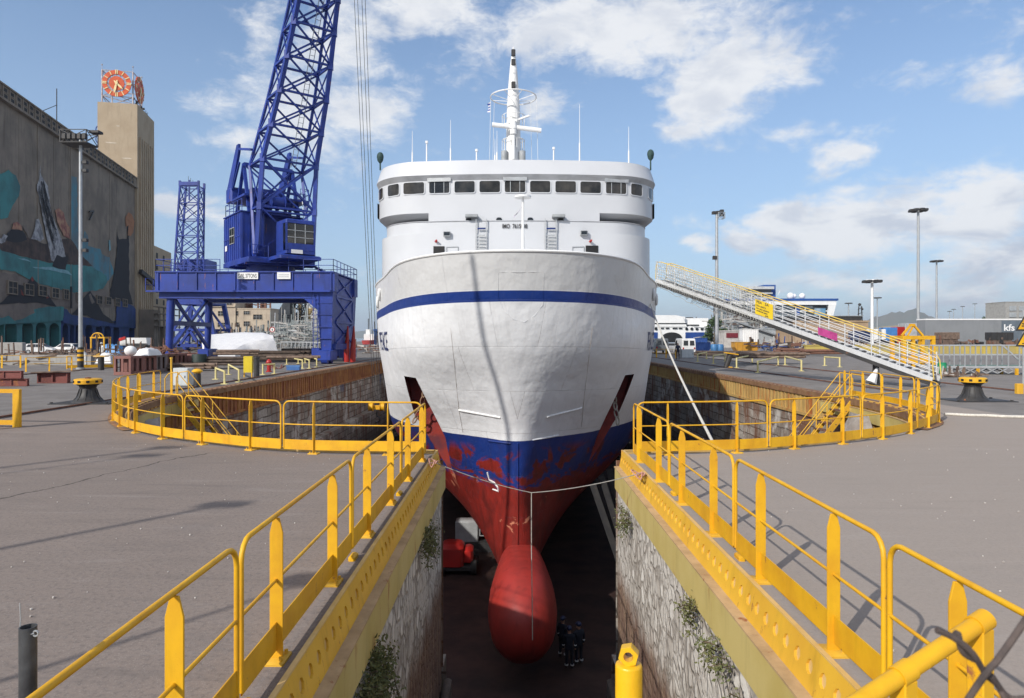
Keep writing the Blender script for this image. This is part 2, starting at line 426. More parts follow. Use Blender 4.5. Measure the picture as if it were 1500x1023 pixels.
# squared dock masonry with stains
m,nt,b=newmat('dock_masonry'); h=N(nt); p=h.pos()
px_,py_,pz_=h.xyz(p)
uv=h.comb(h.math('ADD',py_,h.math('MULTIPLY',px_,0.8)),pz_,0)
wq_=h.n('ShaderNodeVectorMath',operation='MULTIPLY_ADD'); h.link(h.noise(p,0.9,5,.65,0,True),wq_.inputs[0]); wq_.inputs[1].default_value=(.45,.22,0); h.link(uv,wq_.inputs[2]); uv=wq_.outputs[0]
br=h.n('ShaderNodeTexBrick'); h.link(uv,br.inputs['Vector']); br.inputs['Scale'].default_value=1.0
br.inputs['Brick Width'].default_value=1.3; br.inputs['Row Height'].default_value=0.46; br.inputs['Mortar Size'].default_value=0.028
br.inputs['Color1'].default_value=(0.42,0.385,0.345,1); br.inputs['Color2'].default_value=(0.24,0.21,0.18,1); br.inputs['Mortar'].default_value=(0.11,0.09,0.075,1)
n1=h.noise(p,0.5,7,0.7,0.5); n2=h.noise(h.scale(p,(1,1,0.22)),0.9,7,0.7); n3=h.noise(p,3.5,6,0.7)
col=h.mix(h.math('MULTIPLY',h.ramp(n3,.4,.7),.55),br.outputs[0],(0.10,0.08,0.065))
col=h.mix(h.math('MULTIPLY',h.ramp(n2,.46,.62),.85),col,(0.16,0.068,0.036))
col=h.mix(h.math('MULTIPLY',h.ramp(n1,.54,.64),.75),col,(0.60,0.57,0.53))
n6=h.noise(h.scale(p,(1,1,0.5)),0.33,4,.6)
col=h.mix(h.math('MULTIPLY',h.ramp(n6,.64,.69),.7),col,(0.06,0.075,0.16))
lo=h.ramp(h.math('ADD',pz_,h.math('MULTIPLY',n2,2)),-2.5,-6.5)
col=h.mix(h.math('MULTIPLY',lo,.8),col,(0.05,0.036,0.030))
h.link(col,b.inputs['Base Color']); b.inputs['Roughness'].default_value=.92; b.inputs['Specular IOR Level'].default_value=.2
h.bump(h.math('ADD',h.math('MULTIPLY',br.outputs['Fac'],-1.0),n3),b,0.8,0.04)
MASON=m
FLOORM=pbr('dock_floor_mud',(0.042,0.020,0.016),(0.018,0.011,0.010),0.6,0.8,bump=.5,bd=.03,grime=.4)

# ------------------------------------------------------------------ outlines
def catmull(pts, n=6):
    pts=[Vector(p) for p in pts]; out=[]
    for i in range(len(pts)-1):
        p0=pts[max(i-1,0)]; p1=pts[i]; p2=pts[i+1]; p3=pts[min(i+2,len(pts)-1)]
        for k in range(n):
            t=k/n
            out.append(0.5*((2*p1)+(-p0+p2)*t+(2*p0-5*p1+4*p2-p3)*t*t+(-p0+3*p1-3*p2+p3)*t**3))
    out.append(pts[-1]); return out
RL=catmull([(-1.68,13.32),(-3.86,13.5),(-5.2,13.9),(-6.5,14.6),(-7.8,15.4),(-8.9,16.3),(-9.9,17.35),(-11.1,19.0),(-12.3,21.3),(-13.1,23.7),(-13.55,26),(-13.6,28.6)],5)
RRr=catmull([(2.36,13.3),(4.66,13.65),(6.2,14.3),(7.6,15.0),(9.0,15.9),(10.2,17.0),(11.55,18.5),(12.5,20.8),(12.95,23.3),(13.1,25.8),(13.12,28.0)],5)
def offset(path, o):
    out=[]
    for i,p in enumerate(path):
        t=(path[min(i+1,len(path)-1)]-path[max(i-1,0)]).normalized()
        out.append(Vector((p.x+t.y*o,p.y-t.x*o)))
    return out
EL=offset(RL,0.32); ER=offset(RRr,-0.32)
EL=[p for p in EL if p.x<-1.45]; ER=[p for p in ER if p.x>2.12]
YE=EL[0].y
XL,XR=-1.38,2.08
DEND=150.0
EDGE_L=[Vector((XL,-5)),Vector((XL,EL[0].y))]+EL+[Vector((-13.3,40)),Vector((-13.3,70)),Vector((-13.3,110)),Vector((-13.3,DEND))]
EDGE_R=[Vector((XR,-5)),Vector((XR,ER[0].y))]+ER+[Vector((12.8,40)),Vector((12.8,70)),Vector((12.8,110)),Vector((12.8,DEND))]
# ground
g=MB(); FAR=700
GE_L=[Vector((XL-.12,-5)),Vector((XL-.12,EL[0].y-.12))]+[p for p in offset(RL,0.20) if p.x<XL-.2 and p.y>EL[0].y-.12]+[Vector((-13.42,40)),Vector((-13.42,DEND))]
GE_R=[Vector((XR+.14,-5)),Vector((XR+.14,ER[0].y-.12))]+[p for p in offset(RRr,-0.20) if p.x>XR+.2 and p.y>ER[0].y-.12]+[Vector((12.92,40)),Vector((12.92,DEND))]
for E,s in ((GE_L,-1),(GE_R,1)):
    last=E[0]
    for a,c in zip(E,E[1:]):
        if c.y<=a.y+1e-6: continue
        xs=[0,0.25,0.8,2,5,12,30,90,FAR]
        for i in range(len(xs)-1):
            q=[(a.x+s*xs[i],a.y,0),(a.x+s*xs[i+1],a.y,0),(c.x+s*xs[i+1],c.y,0),(c.x+s*xs[i],c.y,0)]
            g.add(q,[(0,1,2,3) if s>0 else (3,2,1,0)])
g.add([(-FAR,-60,0),(FAR,-60,0),(FAR,-5,0),(-FAR,-5,0)],[(0,1,2,3)])
for x0,x1,y1 in ((-FAR,-30,420),(30,FAR,236)):
    g.add([(x0,DEND,0),(x1,DEND,0),(x1,y1,0),(x0,y1,0)],[(0,1,2,3)])
    xe=x1 if x0<0 else x0
    g.add([(xe,DEND,0),(xe,y1,0),(xe,y1,-4),(xe,DEND,-4)],[(0,1,2,3)])
    g.add([(x0,y1,0),(x1,y1,0),(x1,y1,-4),(x0,y1,-4)],[(0,1,2,3)])
struct(g.build('quay_ground',ASPH,smooth=0))
m,nt,b=newmat('sea_water'); h=N(nt)
b.inputs['Base Color'].default_value=(0.03,0.075,0.10,1); b.inputs['Roughness'].default_value=.12
h.bump(h.noise(h.scale(h.pos(),(1,.4,1)),.6,4,.6),b,.4,.2)
g=MB(); g.add([(-9000,DEND+1,-1.5),(9000,DEND+1,-1.5),(9000,12000,-1.5),(-9000,12000,-1.5)],[(0,1,2,3)])
struct(g.build('sea_water',m,smooth=0))
# dock floor and the far gate
g=MB(); g.add([(-16,-6,-11.6),(16,-6,-11.6),(16,DEND,-11.6),(-16,DEND,-11.6)],[(0,1,2,3)])
struct(g.build('dock_floor',FLOORM,smooth=0))
g=MB(); g.box(-16,16,DEND-3,DEND,-11.6,0.3)
tag(g.build('dock_gate',GREY),'steel gate closing the far end of the dry dock behind the ship','dock gate')
g=MB(); g.box(XL,XR,-5,1.6,-11.6,-0.12)
tag(g.build('concrete_sill',CONC),'concrete slab closing the near end of the narrow slot','sill')

# dock walls: profile (offset into the dock, z)
def wallmesh(path, prof, inward):      # path in xy, inward=+1: into the dock is to the right of travel
    rows=[]
    for i,p in enumerate(path):
        t=(path[min(i+1,len(path)-1)]-path[max(i-1,0)]).normalized()
        n=Vector((t.y,-t.x))*inward
        rows.append([(p.x+n.x*o,p.y+n.y*o,z) for o,z in prof])
    return rows
PROF=[(0,-0.0),(0,-1.3),(0.03,-.15),(0.05,-4.3),(0.65,-4.32),(0.7,-7.8),(1.3,-7.82),(1.35,-11.6)]
def dockwall(E, inward, label, bandmat, lab2):
    pts=[p for p in E[1:]]
    # straight reach resampled
    full=[]
    for a,c in zip(pts,pts[1:]):
        k=max(1,int((c-a).length/4)); full+= [a.lerp(c,i/k) for i in range(k)]
    full.append(pts[-1])
    t=thing('dock_wall',label,'dock wall',(full[-1].x,60,0))
    rows=wallmesh(full,PROF[2:],inward)
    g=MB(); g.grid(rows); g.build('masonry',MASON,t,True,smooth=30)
    # steel band only along the straight reach
    st=[p for p in full if p.y>17]
    g=MB(); BB=-1.2 if inward>0 else -.95; rows=wallmesh(st,[(0.04,-.20),(0.04,BB),(0.12,BB),(0.12,BB-.12),(0.0,BB-.12)],inward)
    g.grid(rows)
    # vertical corrugation ribs
    L=0
    for a,c in zip(st,st[1:]):
        d=(c-a); k=max(1,int(d.length/0.42)); n=Vector((d.y,-d.x)).normalized()*inward
        if a.y>95: continue
        for i in range(k):
            q=a+d*(i/k)+n*0.05
            g.bar((q.x,q.y,-.2),(q.x,q.y,BB),.10,.06,up=(n.x,n.y,0))
    g.build('steel_band',bandmat,t,True,smooth=30)
    g=MB(); g.grid(wallmesh(st,[(-.45,0.02),(0.12,0.02),(0.12,-.20),(0.04,-.20)],inward)); g.build('top_flange',RUSTT,t,True,smooth=30)
    # bolt row on the flange lip
    g=MB()
    for a,c in zip(st,st[1:]):
        if a.y>80: continue
        d=(c-a); k=max(1,int(d.length/0.5)); n=Vector((d.y,-d.x)).normalized()*inward
        for i in range(k):
            q=a+d*(i/k)+n*0.02
            g.cyl((q.x,q.y,.02),(q.x,q.y,.05),.05,n=6)
    g.build('bolt_row',RUST,t,True)
    # the curved head carries a painted plate
    hd=[p for p in full if p.y<=17.6]
    return t,full
tl,fullL=dockwall(EDGE_L,1,'stained masonry wall of the dry dock on the crane side with a rusty brown steel band',RUSTB,'')
tr,fullR=dockwall(EDGE_R,-1,'stained masonry wall of the dry dock under the gangway with an ochre steel band',RUSTR,'')
# slot walls
for X,s,lab in ((XL,1,'rubble stone wall of the slot on the left, darker and in shade'),(XR,-1,'sunlit rubble stone wall of the slot on the right with a brown tide stain')):
    ye=(EL if s>0 else ER)[0].y
    t=thing('stone_wall',lab,'stone wall',(X,6,0))
    g=MB(); g.grid([[(X-s*.03,y,-.72),(X-s*.03,y,-3),(X-s*.03,y,-6),(X-s*.03,y,-11.6)] for y in (-5,0,3,6,9,ye)])
    g.grid([[(X-s*.03,ye,-.72),(X-s*.03,ye,-11.6)],[(X-s*1.2,ye+.02,-.72),(X-s*1.2,ye+.02,-11.6)]])
    g.build('stonework',STONE,t,True,smooth=0)
    g=MB(); g.cbox(min(X,X+s*.16),max(X,X+s*.16),ye-1.2,ye+.25,-11.6,-4.6,.04); g.build('fender_pile',WOOD2,t,True)
# cellular edge beams
def cellbeam(path, inward, label, maxlen=None):
    t=thing('edge_beam',label,'edge beam',(path[0].x,path[0].y,0))
    seg=[]
    for a,c in zip(path,path[1:]): seg.append((c-a).length)
    tot=sum(seg)
    def at(s):
        s=min(max(s,0),tot-1e-6)
        for (a,c),l in zip(zip(path,path[1:]),seg):
            if s<=l: return a+(c-a)*(s/l),(c-a).normalized()
            s-=l
        return path[-1],(path[-1]-path[-2]).normalized()
    def pt(s,o,z):
        p,d=at(s); return (p.x+d.y*inward*o,p.y-d.x*inward*o,z)
    n=max(2,int(tot/.21)); pitch=tot/n
    g=MB()
    for i in range(n):                   # web with real oval openings
        s0=i*pitch; s1=s0+pitch; zc=-.075; cx=(s0+s1)/2
        zc=-.10; outer=[(s0,-.26),(cx,-.26),(s1,-.26),(s1,zc),(s1,.05),(cx,.05),(s0,.05),(s0,zc)]
        ang=[-2.36,-1.57,-.79,0,.79,1.57,2.36,3.14]
        inn=[(cx+.052*math.cos(a),zc+.055*math.sin(a)) for a in ang]
        wo=lambda z:(.05-z)*.2
        vs=[pt(s,wo(z),z) for s,z in outer]+[pt(s,wo(z),z) for s,z in inn]+[pt(s,wo(z)-.02,z) for s,z in inn]
        g.add(vs,[(k,(k+1)%8,8+(k+1)%8,8+k) for k in range(8)]+[(8+k,8+(k+1)%8,16+(k+1)%8,16+k) for k in range(8)])
    g.build('web',YELW,t,True,smooth=0)
    ss=[tot*i/max(2,int(tot/.7)) for i in range(max(2,int(tot/.7))+1)]
    def strip(prof,name,mat):
        g=MB(); g.grid([[pt(s,o,z) for o,z in prof] for s in ss]); g.build(name,mat,t,True,smooth=30)
    strip([(-.035,.05),(-.035,.064),(.004,.064),(.004,.05),(-.035,.05)],'top_flange',TANF)
    strip([(.0,-.255),(.165,-.265),(.165,-.285),(.0,-.285)],'ledge_plate',LEDGE)
    strip([(.15,-.285),(.15,-.70),(.0,-.72)],'face_plate',YELF)
    strip([(-.018,.045),(.04,-.25)],'backing_plate',TANF)
    g=MB()
    for i in range(int(tot/2.9)):        # yellow clips on the ground side
        s=.9+i*2.9
        p,d=at(s); k=len(g.v)
        g.cbox(-.09,.09,-.035,.035,0,.05,.015)
        M=Matrix.Translation(Vector(pt(s,-.17,.0)))@Matrix.Rotation(math.atan2(d.y,d.x),4,'Z')
        g.xf(M,k)
    if g.v: g.build('clip',YEL,t,True)
    return t
def along(a,b,step=.7):
    a=Vector(a);b=Vector(b);k=int((b-a).length/step)+1
    return [a.lerp(b,i/k) for i in range(k+1)]
cellbeam(along((XL-.10,.4),(XL-.10,EL[0].y)),1,'yellow steel edge beam with oval holes along the left side of the slot')
cellbeam(along((XR+.12,.4),(XR+.12,ER[0].y)),-1,'yellow steel edge beam with oval holes along the right, sunlit side of the slot')
cellbeam([Vector((XL-.1,EL[0].y))]+EL,1,'curved yellow edge beam under the left curved railing at the dock head')
cellbeam([Vector((XR+.1,ER[0].y))]+ER,-1,'curved yellow edge beam under the right curved railing at the dock head')

# ------------------------------------------------------------------ railings
def railing(path, label, breaks, posts, start_gap=.03, lean=0.0, side=1):
    seg=[(c-a).length for a,c in zip(path,path[1:])]; tot=sum(seg)
    t=thing('railing',label,'railing',(path[0].x,path[0].y,0))
    def at(s):
        s=min(max(s,0),tot-1e-6)
        for (a,c),l in zip(zip(path,path[1:]),seg):
            if s<=l: return a+(c-a)*(s/l),(c-a).normalized()
            s-=l
        return path[-1],(path[-1]-path[-2]).normalized()
    def pt(s,z,o=0):
        p,d=at(s); return Vector((p.x+d.y*o,p.y-d.x*o,z))
    breaks=[b for b in breaks if b<=tot+.01]
    for s0,s1 in zip(breaks,breaks[1:]):
        a=s0+.035; c=s1-.035; r=.13; zt=1.035
        pth=[pt(a,.1),pt(a,zt-r)]
        for k in range(1,5):
            w=PI/2*k/4; pth.append(pt(a+r-r*math.cos(w),zt-r+r*math.sin(w)))
        n=max(2,int((c-a)/.35))
        for k in range(1,n): pth.append(pt(lerp(a+r,c-r,k/n),zt))
        for k in range(0,5):
            w=PI/2*(1-k/4); pth.append(pt(c-r+r*math.cos(w),zt-r+r*math.sin(w)))
        pth+=[pt(c,.1)]
        g=MB(); g.tube(pth,.0175,8); g.build('hoop_rail',YEL,t,True,smooth=60)
        g=MB(); g.tube([pt(lerp(a,c,k/n),.575) for k in range(n+1)],.0125,8); g.build('middle_rail',YEL,t,True,smooth=60)
        g=MB()
        rows=[[pt(lerp(a,c,k/n),z,o) for o,z in ((.004,.075),(.004,.275),(-.004,.275),(-.004,.075),(.004,.075))] for k in range(n+1)]
        g.grid(rows); g.build('toe_board',YEL,t,True,smooth=30)
    for s in posts:
        if s>tot: continue
        p,d=at(s); q=Vector((d.y,-d.x,0)); dd=Vector((d.x,d.y,0))
        g=MB(); wv=.047; c=pt(s,0); tl_=random.gauss(0,.012); q0_=q; q=(q+V(0,0,tl_)).normalized()
        pts=[c-q*wv+V(0,0,.02),c+q*wv+V(0,0,.02),c+q*wv+V(0,0,.91),c+q*.022+V(0,0,1.015),c-q*.022+V(0,0,1.015),c-q*wv+V(0,0,.91)]
        g.slab(pts,.016)
        g.build('post',YEL,t,True,smooth=0,bevel=.003)
        g=MB(); k=len(g.v); g.cbox(-.10,.10,-.08,.08,0,.022,.006)
        for bx in (-.06,.06): g.cyl((bx,.05,.02),(bx,.05,.05),.014,n=6)
        g.xf(Matrix.Translation(c)@Matrix.Rotation(math.atan2(d.y,d.x),4,'Z'),k)
        g.build('base_plate',YELW,t,True)
    return t
yl=13.3
SP=lambda s0:[s0+1.5*i for i in range(12)]
railing([Vector((-1.68,13.3)),Vector((-1.68,1.4))],'straight yellow railing with pointed flat posts along the left side of the slot',[0.05,2.95,6.15,9.1,11.85],[13.3-d for d in (12.7,11.0,9.44,7.92,6.39,4.87,3.4,2.0)])
railing([Vector((2.35,13.25)),Vector((2.35,1.2))],'straight yellow railing along the right side of the slot, casting its shadow on asphalt',[0.05,3.05,6.05,8.97,11.9],[13.25-d for d in (12.6,10.93,9.44,7.96,6.45,4.99,3.60,2.2)])
railing(RL,'curved yellow railing round the left of the dock head in front of the crane',[0.05,2.95,5.9,8.8,11.7,14.4,17.0,19.4,21.9],[.75+1.5*i for i in range(15)])
railing(RRr,'curved yellow railing round the right of the dock head near the gangway foot',[0.05,2.9,5.7,8.5,11.3,14.1,16.7,19.2,21.4],[.7+1.45*i for i in range(15)])
# ------------------------------------------------------------------ the ship
CX=0.25                                  # ship centreline
def pchip(xs, ys):
    n=len(xs); hh=[xs[i+1]-xs[i] for i in range(n-1)]; dl=[(ys[i+1]-ys[i])/hh[i] for i in range(n-1)]
    m=[0]*n
    for i in range(1,n-1):
        if dl[i-1]*dl[i]>0:
            w1=2*hh[i]+hh[i-1]; w2=hh[i]+2*hh[i-1]; m[i]=(w1+w2)/(w1/dl[i-1]+w2/dl[i])
    m[0]=dl[0]; m[-1]=0 if dl[-1]==0 else dl[-1]
    def f(x):
        if x<=xs[0]: return ys[0]
        if x>=xs[-1]: return ys[-1]
        i=0
        while x>xs[i+1]: i+=1
        t=(x-xs[i])/hh[i]
        return (ys[i]*(1+2*t)*(1-t)**2+m[i]*hh[i]*t*(1-t)**2+ys[i+1]*t*t*(3-2*t)+m[i+1]*hh[i]*t*t*(t-1))
    return f
BEAM=8.85
ROWS=[(-10.6,32.4,[(8,1.0),(16,2.7),(26,5.2),(44,8.0)]),
      (-7.7,31.5,[(.35,.78),(1.2,1.02),(4.5,1.95),(16,4.7),(30,7.6)]),
      (-5.0,31.2,[(1,.95),(3.8,2.9),(12,6.6),(25,8.6)]),
      (-2.4,30.9,[(1,1.45),(3.4,3.9),(11.8,7.9),(20,8.7)]),
      (0.0,29.9,[(.8,1.9),(2.6,4.3),(8.5,7.3),(18,8.75)]),
      (2.0,28.9,[(.4,1.9),(1.3,3.55),(3.3,5.35),(8.3,7.2),(16,8.75)]),
      (4.0,28.2,[(.3,1.85),(1,3.25),(3.3,5.1),(8.1,6.95),(15.5,8.7)]),
      (5.8,27.6,[(.3,1.9),(1,3.3),(3.2,5.15),(8.2,6.85),(15.3,8.65)])]
SMAX=math.sqrt(115)
FR=[]
for z_,d_,pts in ROWS:
    xs=[0]+[math.sqrt(a) for a,_ in pts]; ys=[0]+[b for _,b in pts]
    if pts[-1][0]<70: xs.append(math.sqrt(pts[-1][0]+22)); ys.append(BEAM)
    xs.append(SMAX); ys.append(BEAM)
    FR.append(pchip(xs,ys))
ZS=[r[0] for r in ROWS]; STEM=pchip(ZS,[r[1] for r in ROWS])
def hb_s(z,s):
    return pchip(ZS,[f(s) for f in FR])(z)
def sheer(z,dd):
    w=min(1,max(0,(z-1.5)/4.3)); return -0.55*w*min(1,dd/16)**1.2
def hull_pt(z,s,side):
    d0=STEM(z); dd=s*s
    return Vector((CX+side*hb_s(z,s), d0+dd, z+sheer(z,dd)))
def hb_at(z,d):                          # half breadth at height z (unsheared), depth d
    return hb_s(z,math.sqrt(max(0,d-STEM(z))))
NS,NZ=64,52
ss=[SMAX*((i/NS)**1.25) for i in range(NS+1)]
zz=[lerp(-10.6,5.8,j/NZ) for j in range(NZ+1)]
ship=thing('passenger_ship','large white ferry in dry dock, seen bow on, with blue stripe and red bulb','ship',(CX,28,-10.6))
# hull paint
ZW=-2.38
m,nt,b=newmat('hull_paint'); h=N(nt); p=h.pos()
px_,py_,pz_=h.xyz(p)
ax=h.math('ABSOLUTE',h.math('SUBTRACT',px_,CX))
zs=h.math('ADD',pz_,h.math('MULTIPLY',h.math('SUBTRACT',py_,28.0),0.034))
zs=h.math('ADD',zs,h.math('MULTIPLY',h.math('MAXIMUM',h.math('SUBTRACT',py_,44),0),-0.034))
# vertical streaks follow the plating
q=h.comb(h.math('ADD',h.math('MULTIPLY',ax,1.3),h.math('MULTIPLY',py_,0.7)),0,h.math('MULTIPLY',pz_,0.10))
st=h.noise(q,2.6,6,0.7); st2=h.noise(q,9,4,0.7)
big=h.noise(p,0.35,5,.6)
white=h.mix(h.ramp(big,.3,.7),(0.79,0.80,0.815),(0.72,0.73,0.745))
white=h.mix(h.math('MULTIPLY',h.ramp(st,.50,.76),.30),white,(0.42,0.41,0.40))
white=h.mix(h.math('MULTIPLY',h.ramp(st2,.64,.74),.30),white,(0.34,0.22,0.13))
# plate seams
uu=h.math('ADD',ax,h.math('MULTIPLY',py_,0.55))
br=h.n('ShaderNodeTexBrick'); br.offset=.5; h.link(h.comb(uu,zs,0),br.inputs['Vector']); br.inputs['Scale'].default_value=1
br.inputs['Brick Width'].default_value=4.2; br.inputs['Row Height'].default_value=1.95; br.inputs['Mortar Size'].default_value=.013; br.inputs['Mortar Smooth'].default_value=.8
seam=h.math('MULTIPLY',br.outputs['Fac'],h.ramp(h.noise(p,.5,3),.42,.6))
white=h.mix(h.math('MULTIPLY',seam,.55),white,(0.33,0.29,0.25))
rs=h.noise(h.comb(h.math('MULTIPLY',ax,2.2),h.math('MULTIPLY',py_,1.2),h.math('MULTIPLY',pz_,.5)),2.0,7,.75)
white=h.mix(h.math('MULTIPLY',h.ramp(rs,.68,.74),.35),white,(0.40,0.24,0.13))
grey=h.mix(.55,white,(0.50,0.50,0.49))
stripe=h.math('MULTIPLY',h.ramp(zs,3.80,3.815,False),h.ramp(zs,4.265,4.25,False))
white=h.mix(h.ramp(zs,4.27,4.29,False),white,grey)
navy=h.mix(h.math('MULTIPLY',h.ramp(st,.5,.8),.5),(0.012,0.040,0.21),(0.05,0.08,0.22))
white=h.mix(stripe,white,navy)
# boot topping: blue with unfinished red patches
pat=h.noise(h.comb(h.math('MULTIPLY',px_,0.8),h.math('MULTIPLY',py_,0.35),pz_),0.62,5,.55,1.8)
pat2=h.noise(h.comb(h.math('MULTIPLY',px_,1.0),h.math('MULTIPLY',py_,0.5),h.math('MULTIPLY',pz_,.35)),2.2,5,.6,.6)
below=h.ramp(pz_,ZW-.25,ZW-.9)
redm=h.math('MULTIPLY',h.ramp(h.math('ADD',pat,h.math('MULTIPLY',pat2,.35)),.66,.74),below)
redall=h.ramp(h.math('ADD',pz_,h.math('MULTIPLY',h.math('SUBTRACT',pat,.5),4.0)),-4.6,-4.8)
redm=h.math('MAXIMUM',redm,redall)
redc=h.mix(h.ramp(pat2,.35,.7),(0.24,0.022,0.016),(0.12,0.016,0.013))
prim=h.math('MULTIPLY',h.ramp(h.noise(p,.75,4,.6,1),.60,.64),h.ramp(pz_,-4.2,-4.8))
redc=h.mix(h.math('MULTIPLY',prim,h.ramp(pz_,-7.2,-6.6)),redc,(0.52,0.20,0.12))
bluec=h.mix(h.ramp(pat2,.4,.75),(0.012,0.035,0.19),(0.02,0.03,0.13))
boot=h.mix(redm,bluec,redc)
edge=h.math('ADD',pz_,h.math('MULTIPLY',h.math('SUBTRACT',h.noise(p,1.5,3),.5),.05))
col=h.mix(h.ramp(edge,ZW+.01,ZW-.01,False),white,boot)
h.link(col,b.inputs['Base Color'])
h.link(h.math('ADD',h.math('MULTIPLY',big,.25),.28),b.inputs['Roughness'])
dent=h.noise(p,0.9,3,.5)
dn2=h.noise(h.scale(p,(1,.5,.7)),2.2,2,.5)
h.bump(h.math('SUBTRACT',h.math('ADD',h.math('MULTIPLY',dent,1.3),h.math('MULTIPLY',dn2,.7)),h.math('MULTIPLY',br.outputs['Fac'],.25)),b,.8,.06)
HULL=m
RECESS=pbr('recess_red',(0.26,0.028,0.018),(0.10,0.02,0.03),1.0,.6,grime=.5,rust=.15)
BULB=pbr('bulb_red',(0.33,0.028,0.020),(0.22,0.022,0.017),.9,.5,bump=.25,bd=.02,grime=.6,rust=.14,rsc=.9,rcol=(0.30,0.10,0.06))
g=MB()
# closed hull: port half ring then starboard
rows=[]
for z_ in zz:
    row=[hull_pt(z_,s,-1) for s in reversed(ss)]+[hull_pt(z_,s,1) for s in ss[1:]]
    rows.append(row)
g.grid(rows)
n=len(rows[0])
g.f.append([i for i in range(n)]); g.m.append(0)                     # keel
top=(len(rows)-1)*n
g.f.append([top+i for i in range(n-1,-1,-1)]); g.m.append(0)          # deck
for j in range(len(rows)-1):
    g.f.append([(j+1)*n,(j+1)*n+n-1,j*n+n-1,j*n]); g.m.append(0)
me_name='hull'
hull=g.build('hull',[HULL,RECESS],None,smooth=0)
bm=bmesh.new(); bm.from_mesh(hull.data); bmesh.ops.recalc_face_normals(bm,faces=bm.faces); bm.to_mesh(hull.data); bm.free()
# anchor recesses cut by boolean
c=MB()
def cutter(quad,d0,d1):
    k=len(c.v)
    f=[P(x,y,34.6) for x,y in quad]
    vs=[V(q.x,d0,q.z) for q in f]+[V(q.x*(d1/34.6)*1.0,d1,q.z) for q in f]
    n=len(quad)
    c.add(vs,[tuple(range(n)),tuple(range(2*n-1,n-1,-1))]+[(k2,n+k2,n+(k2+1)%n,(k2+1)%n) for k2 in range(n)])
cutter([(598,550),(618,551),(656,640),(664,700),(632,700),(610,630)],30,35.7)
cutter([(907,548),(924,548),(905,610),(886,700),(858,700),(872,640)],30,35.7)
cut=c.build('cut',[RECESS],None,smooth=0)
bm=bmesh.new(); bm.from_mesh(cut.data); bmesh.ops.recalc_face_normals(bm,faces=bm.faces); bm.to_mesh(cut.data); bm.free()
bo=hull.modifiers.new('cut','BOOLEAN'); bo.operation='DIFFERENCE'; bo.object=cut; bo.solver='EXACT'
bo.material_mode='TRANSFER'
bpy.context.view_layer.update()
dg=bpy.context.evaluated_depsgraph_get()
me2=bpy.data.meshes.new_from_object(hull.evaluated_get(dg))
hull.modifiers.clear(); hull.data=me2; me2.name='hull'
bpy.data.objects.remove(cut)
me2.polygons.foreach_set('use_smooth',[True]*len(me2.polygons)); me2.set_sharp_from_angle(angle=R(35))
me2.transform(Matrix.Translation(-ship.location)); hull.parent=ship
def hullface(px,py):                     # first hit of the hull along a sight line
    d=25.0
    while d<60:
        q=P(px,py,d); zt=q.z
        if d>STEM(min(max(zt,-10.6),5.8)):
            zu=zt-sheer(zt,d-STEM(zt))
            if abs(q.x-CX)<=hb_at(min(max(zu,-10.6),5.8),d): break
        d+=.04
    return P(px,py,d-.03)
# bulwark rail cap
g=MB()
pth=[hull_pt(5.8,s,-1)+V(0,0,.02) for s in reversed(ss)]+[hull_pt(5.8,s,1)+V(0,0,.02) for s in ss[1:]]
g.tube(pth,.055,6); g.build('bulwark_cap',WHT,ship,True)
# bulb
g=MB(); rows=[]
for d,hw,hv,zc in ((25.55,.02,.02,-9.0),(25.62,.42,.5,-9.0),(25.85,.78,.92,-8.98),(26.3,1.10,1.32,-8.95),(27.0,1.32,1.62,-8.92),(27.9,1.42,1.78,-8.88),(29.0,1.40,1.78,-8.88),(30.2,1.28,1.72,-8.88),(31.4,1.14,1.66,-8.88),(33,1.05,1.5,-9.1),(36,.8,1.2,-9.4)):
    row=[]
    for k in range(28):
        t=2*PI*k/28; bk=min(1,max(0,(d-27.5)/3.0)); up_=math.sin(t)>0; ex=lerp(.85,.45,bk) if up_ else .85; ez=lerp(.92,.8,bk) if up_ else .92
        sx=math.copysign(abs(math.cos(t))**ex,math.cos(t)); sz=math.copysign(abs(math.sin(t))**ez,math.sin(t))
        wz=hw*(1-.16*max(0,sz)**1.5)
        row.append(V(CX+.18+wz*sx*(1 if abs(sx)<.01 else 1), d, zc+hv*sz))
    rows.append(row)
g.grid(rows,True); g.f.append(list(range(27,-1,-1))); g.m.append(0)
g.build('bulbous_bow',BULB,ship,True,smooth=60)
g=MB()
pth=[V(CX+.02,STEM(z_)-.02,z_) for z_ in [ZW-.1-i*.35 for i in range(15)]]
g.tube(pth,.028,6); g.build('stem_bar',HULL,ship,True)
# weld-on ledges below the bow flare
for a,c2 in (((672,601),(733,612)),((801,611),(852,598))):
    g=MB(); k=8; pts=[hullface(lerp(a[0],c2[0],i/k),lerp(a[1],c2[1],i/k)) for i in range(k+1)]
    g.tube(pts,.05,6); g.build('rubbing_ledge',WHT,ship,True)
for a,c2 in (((716,646),(748,650)),((780,645),(818,638))):
    g=MB(); k=5; pts=[hullface(lerp(a[0],c2[0],i/k),lerp(a[1],c2[1],i/k)) for i in range(k+1)]
    g.tube(pts,.05,6); g.build('rubbing_ledge',HULL,ship,True)
# draught symbol in white paint
g=MB(); pts=[hullface(*q) for q in ((714,692),(717,703),(724,707),(729,714),(730,720),(722,717))]
g.tube(pts,.045,4); g.build('bulb_mark',WHT,ship,True)
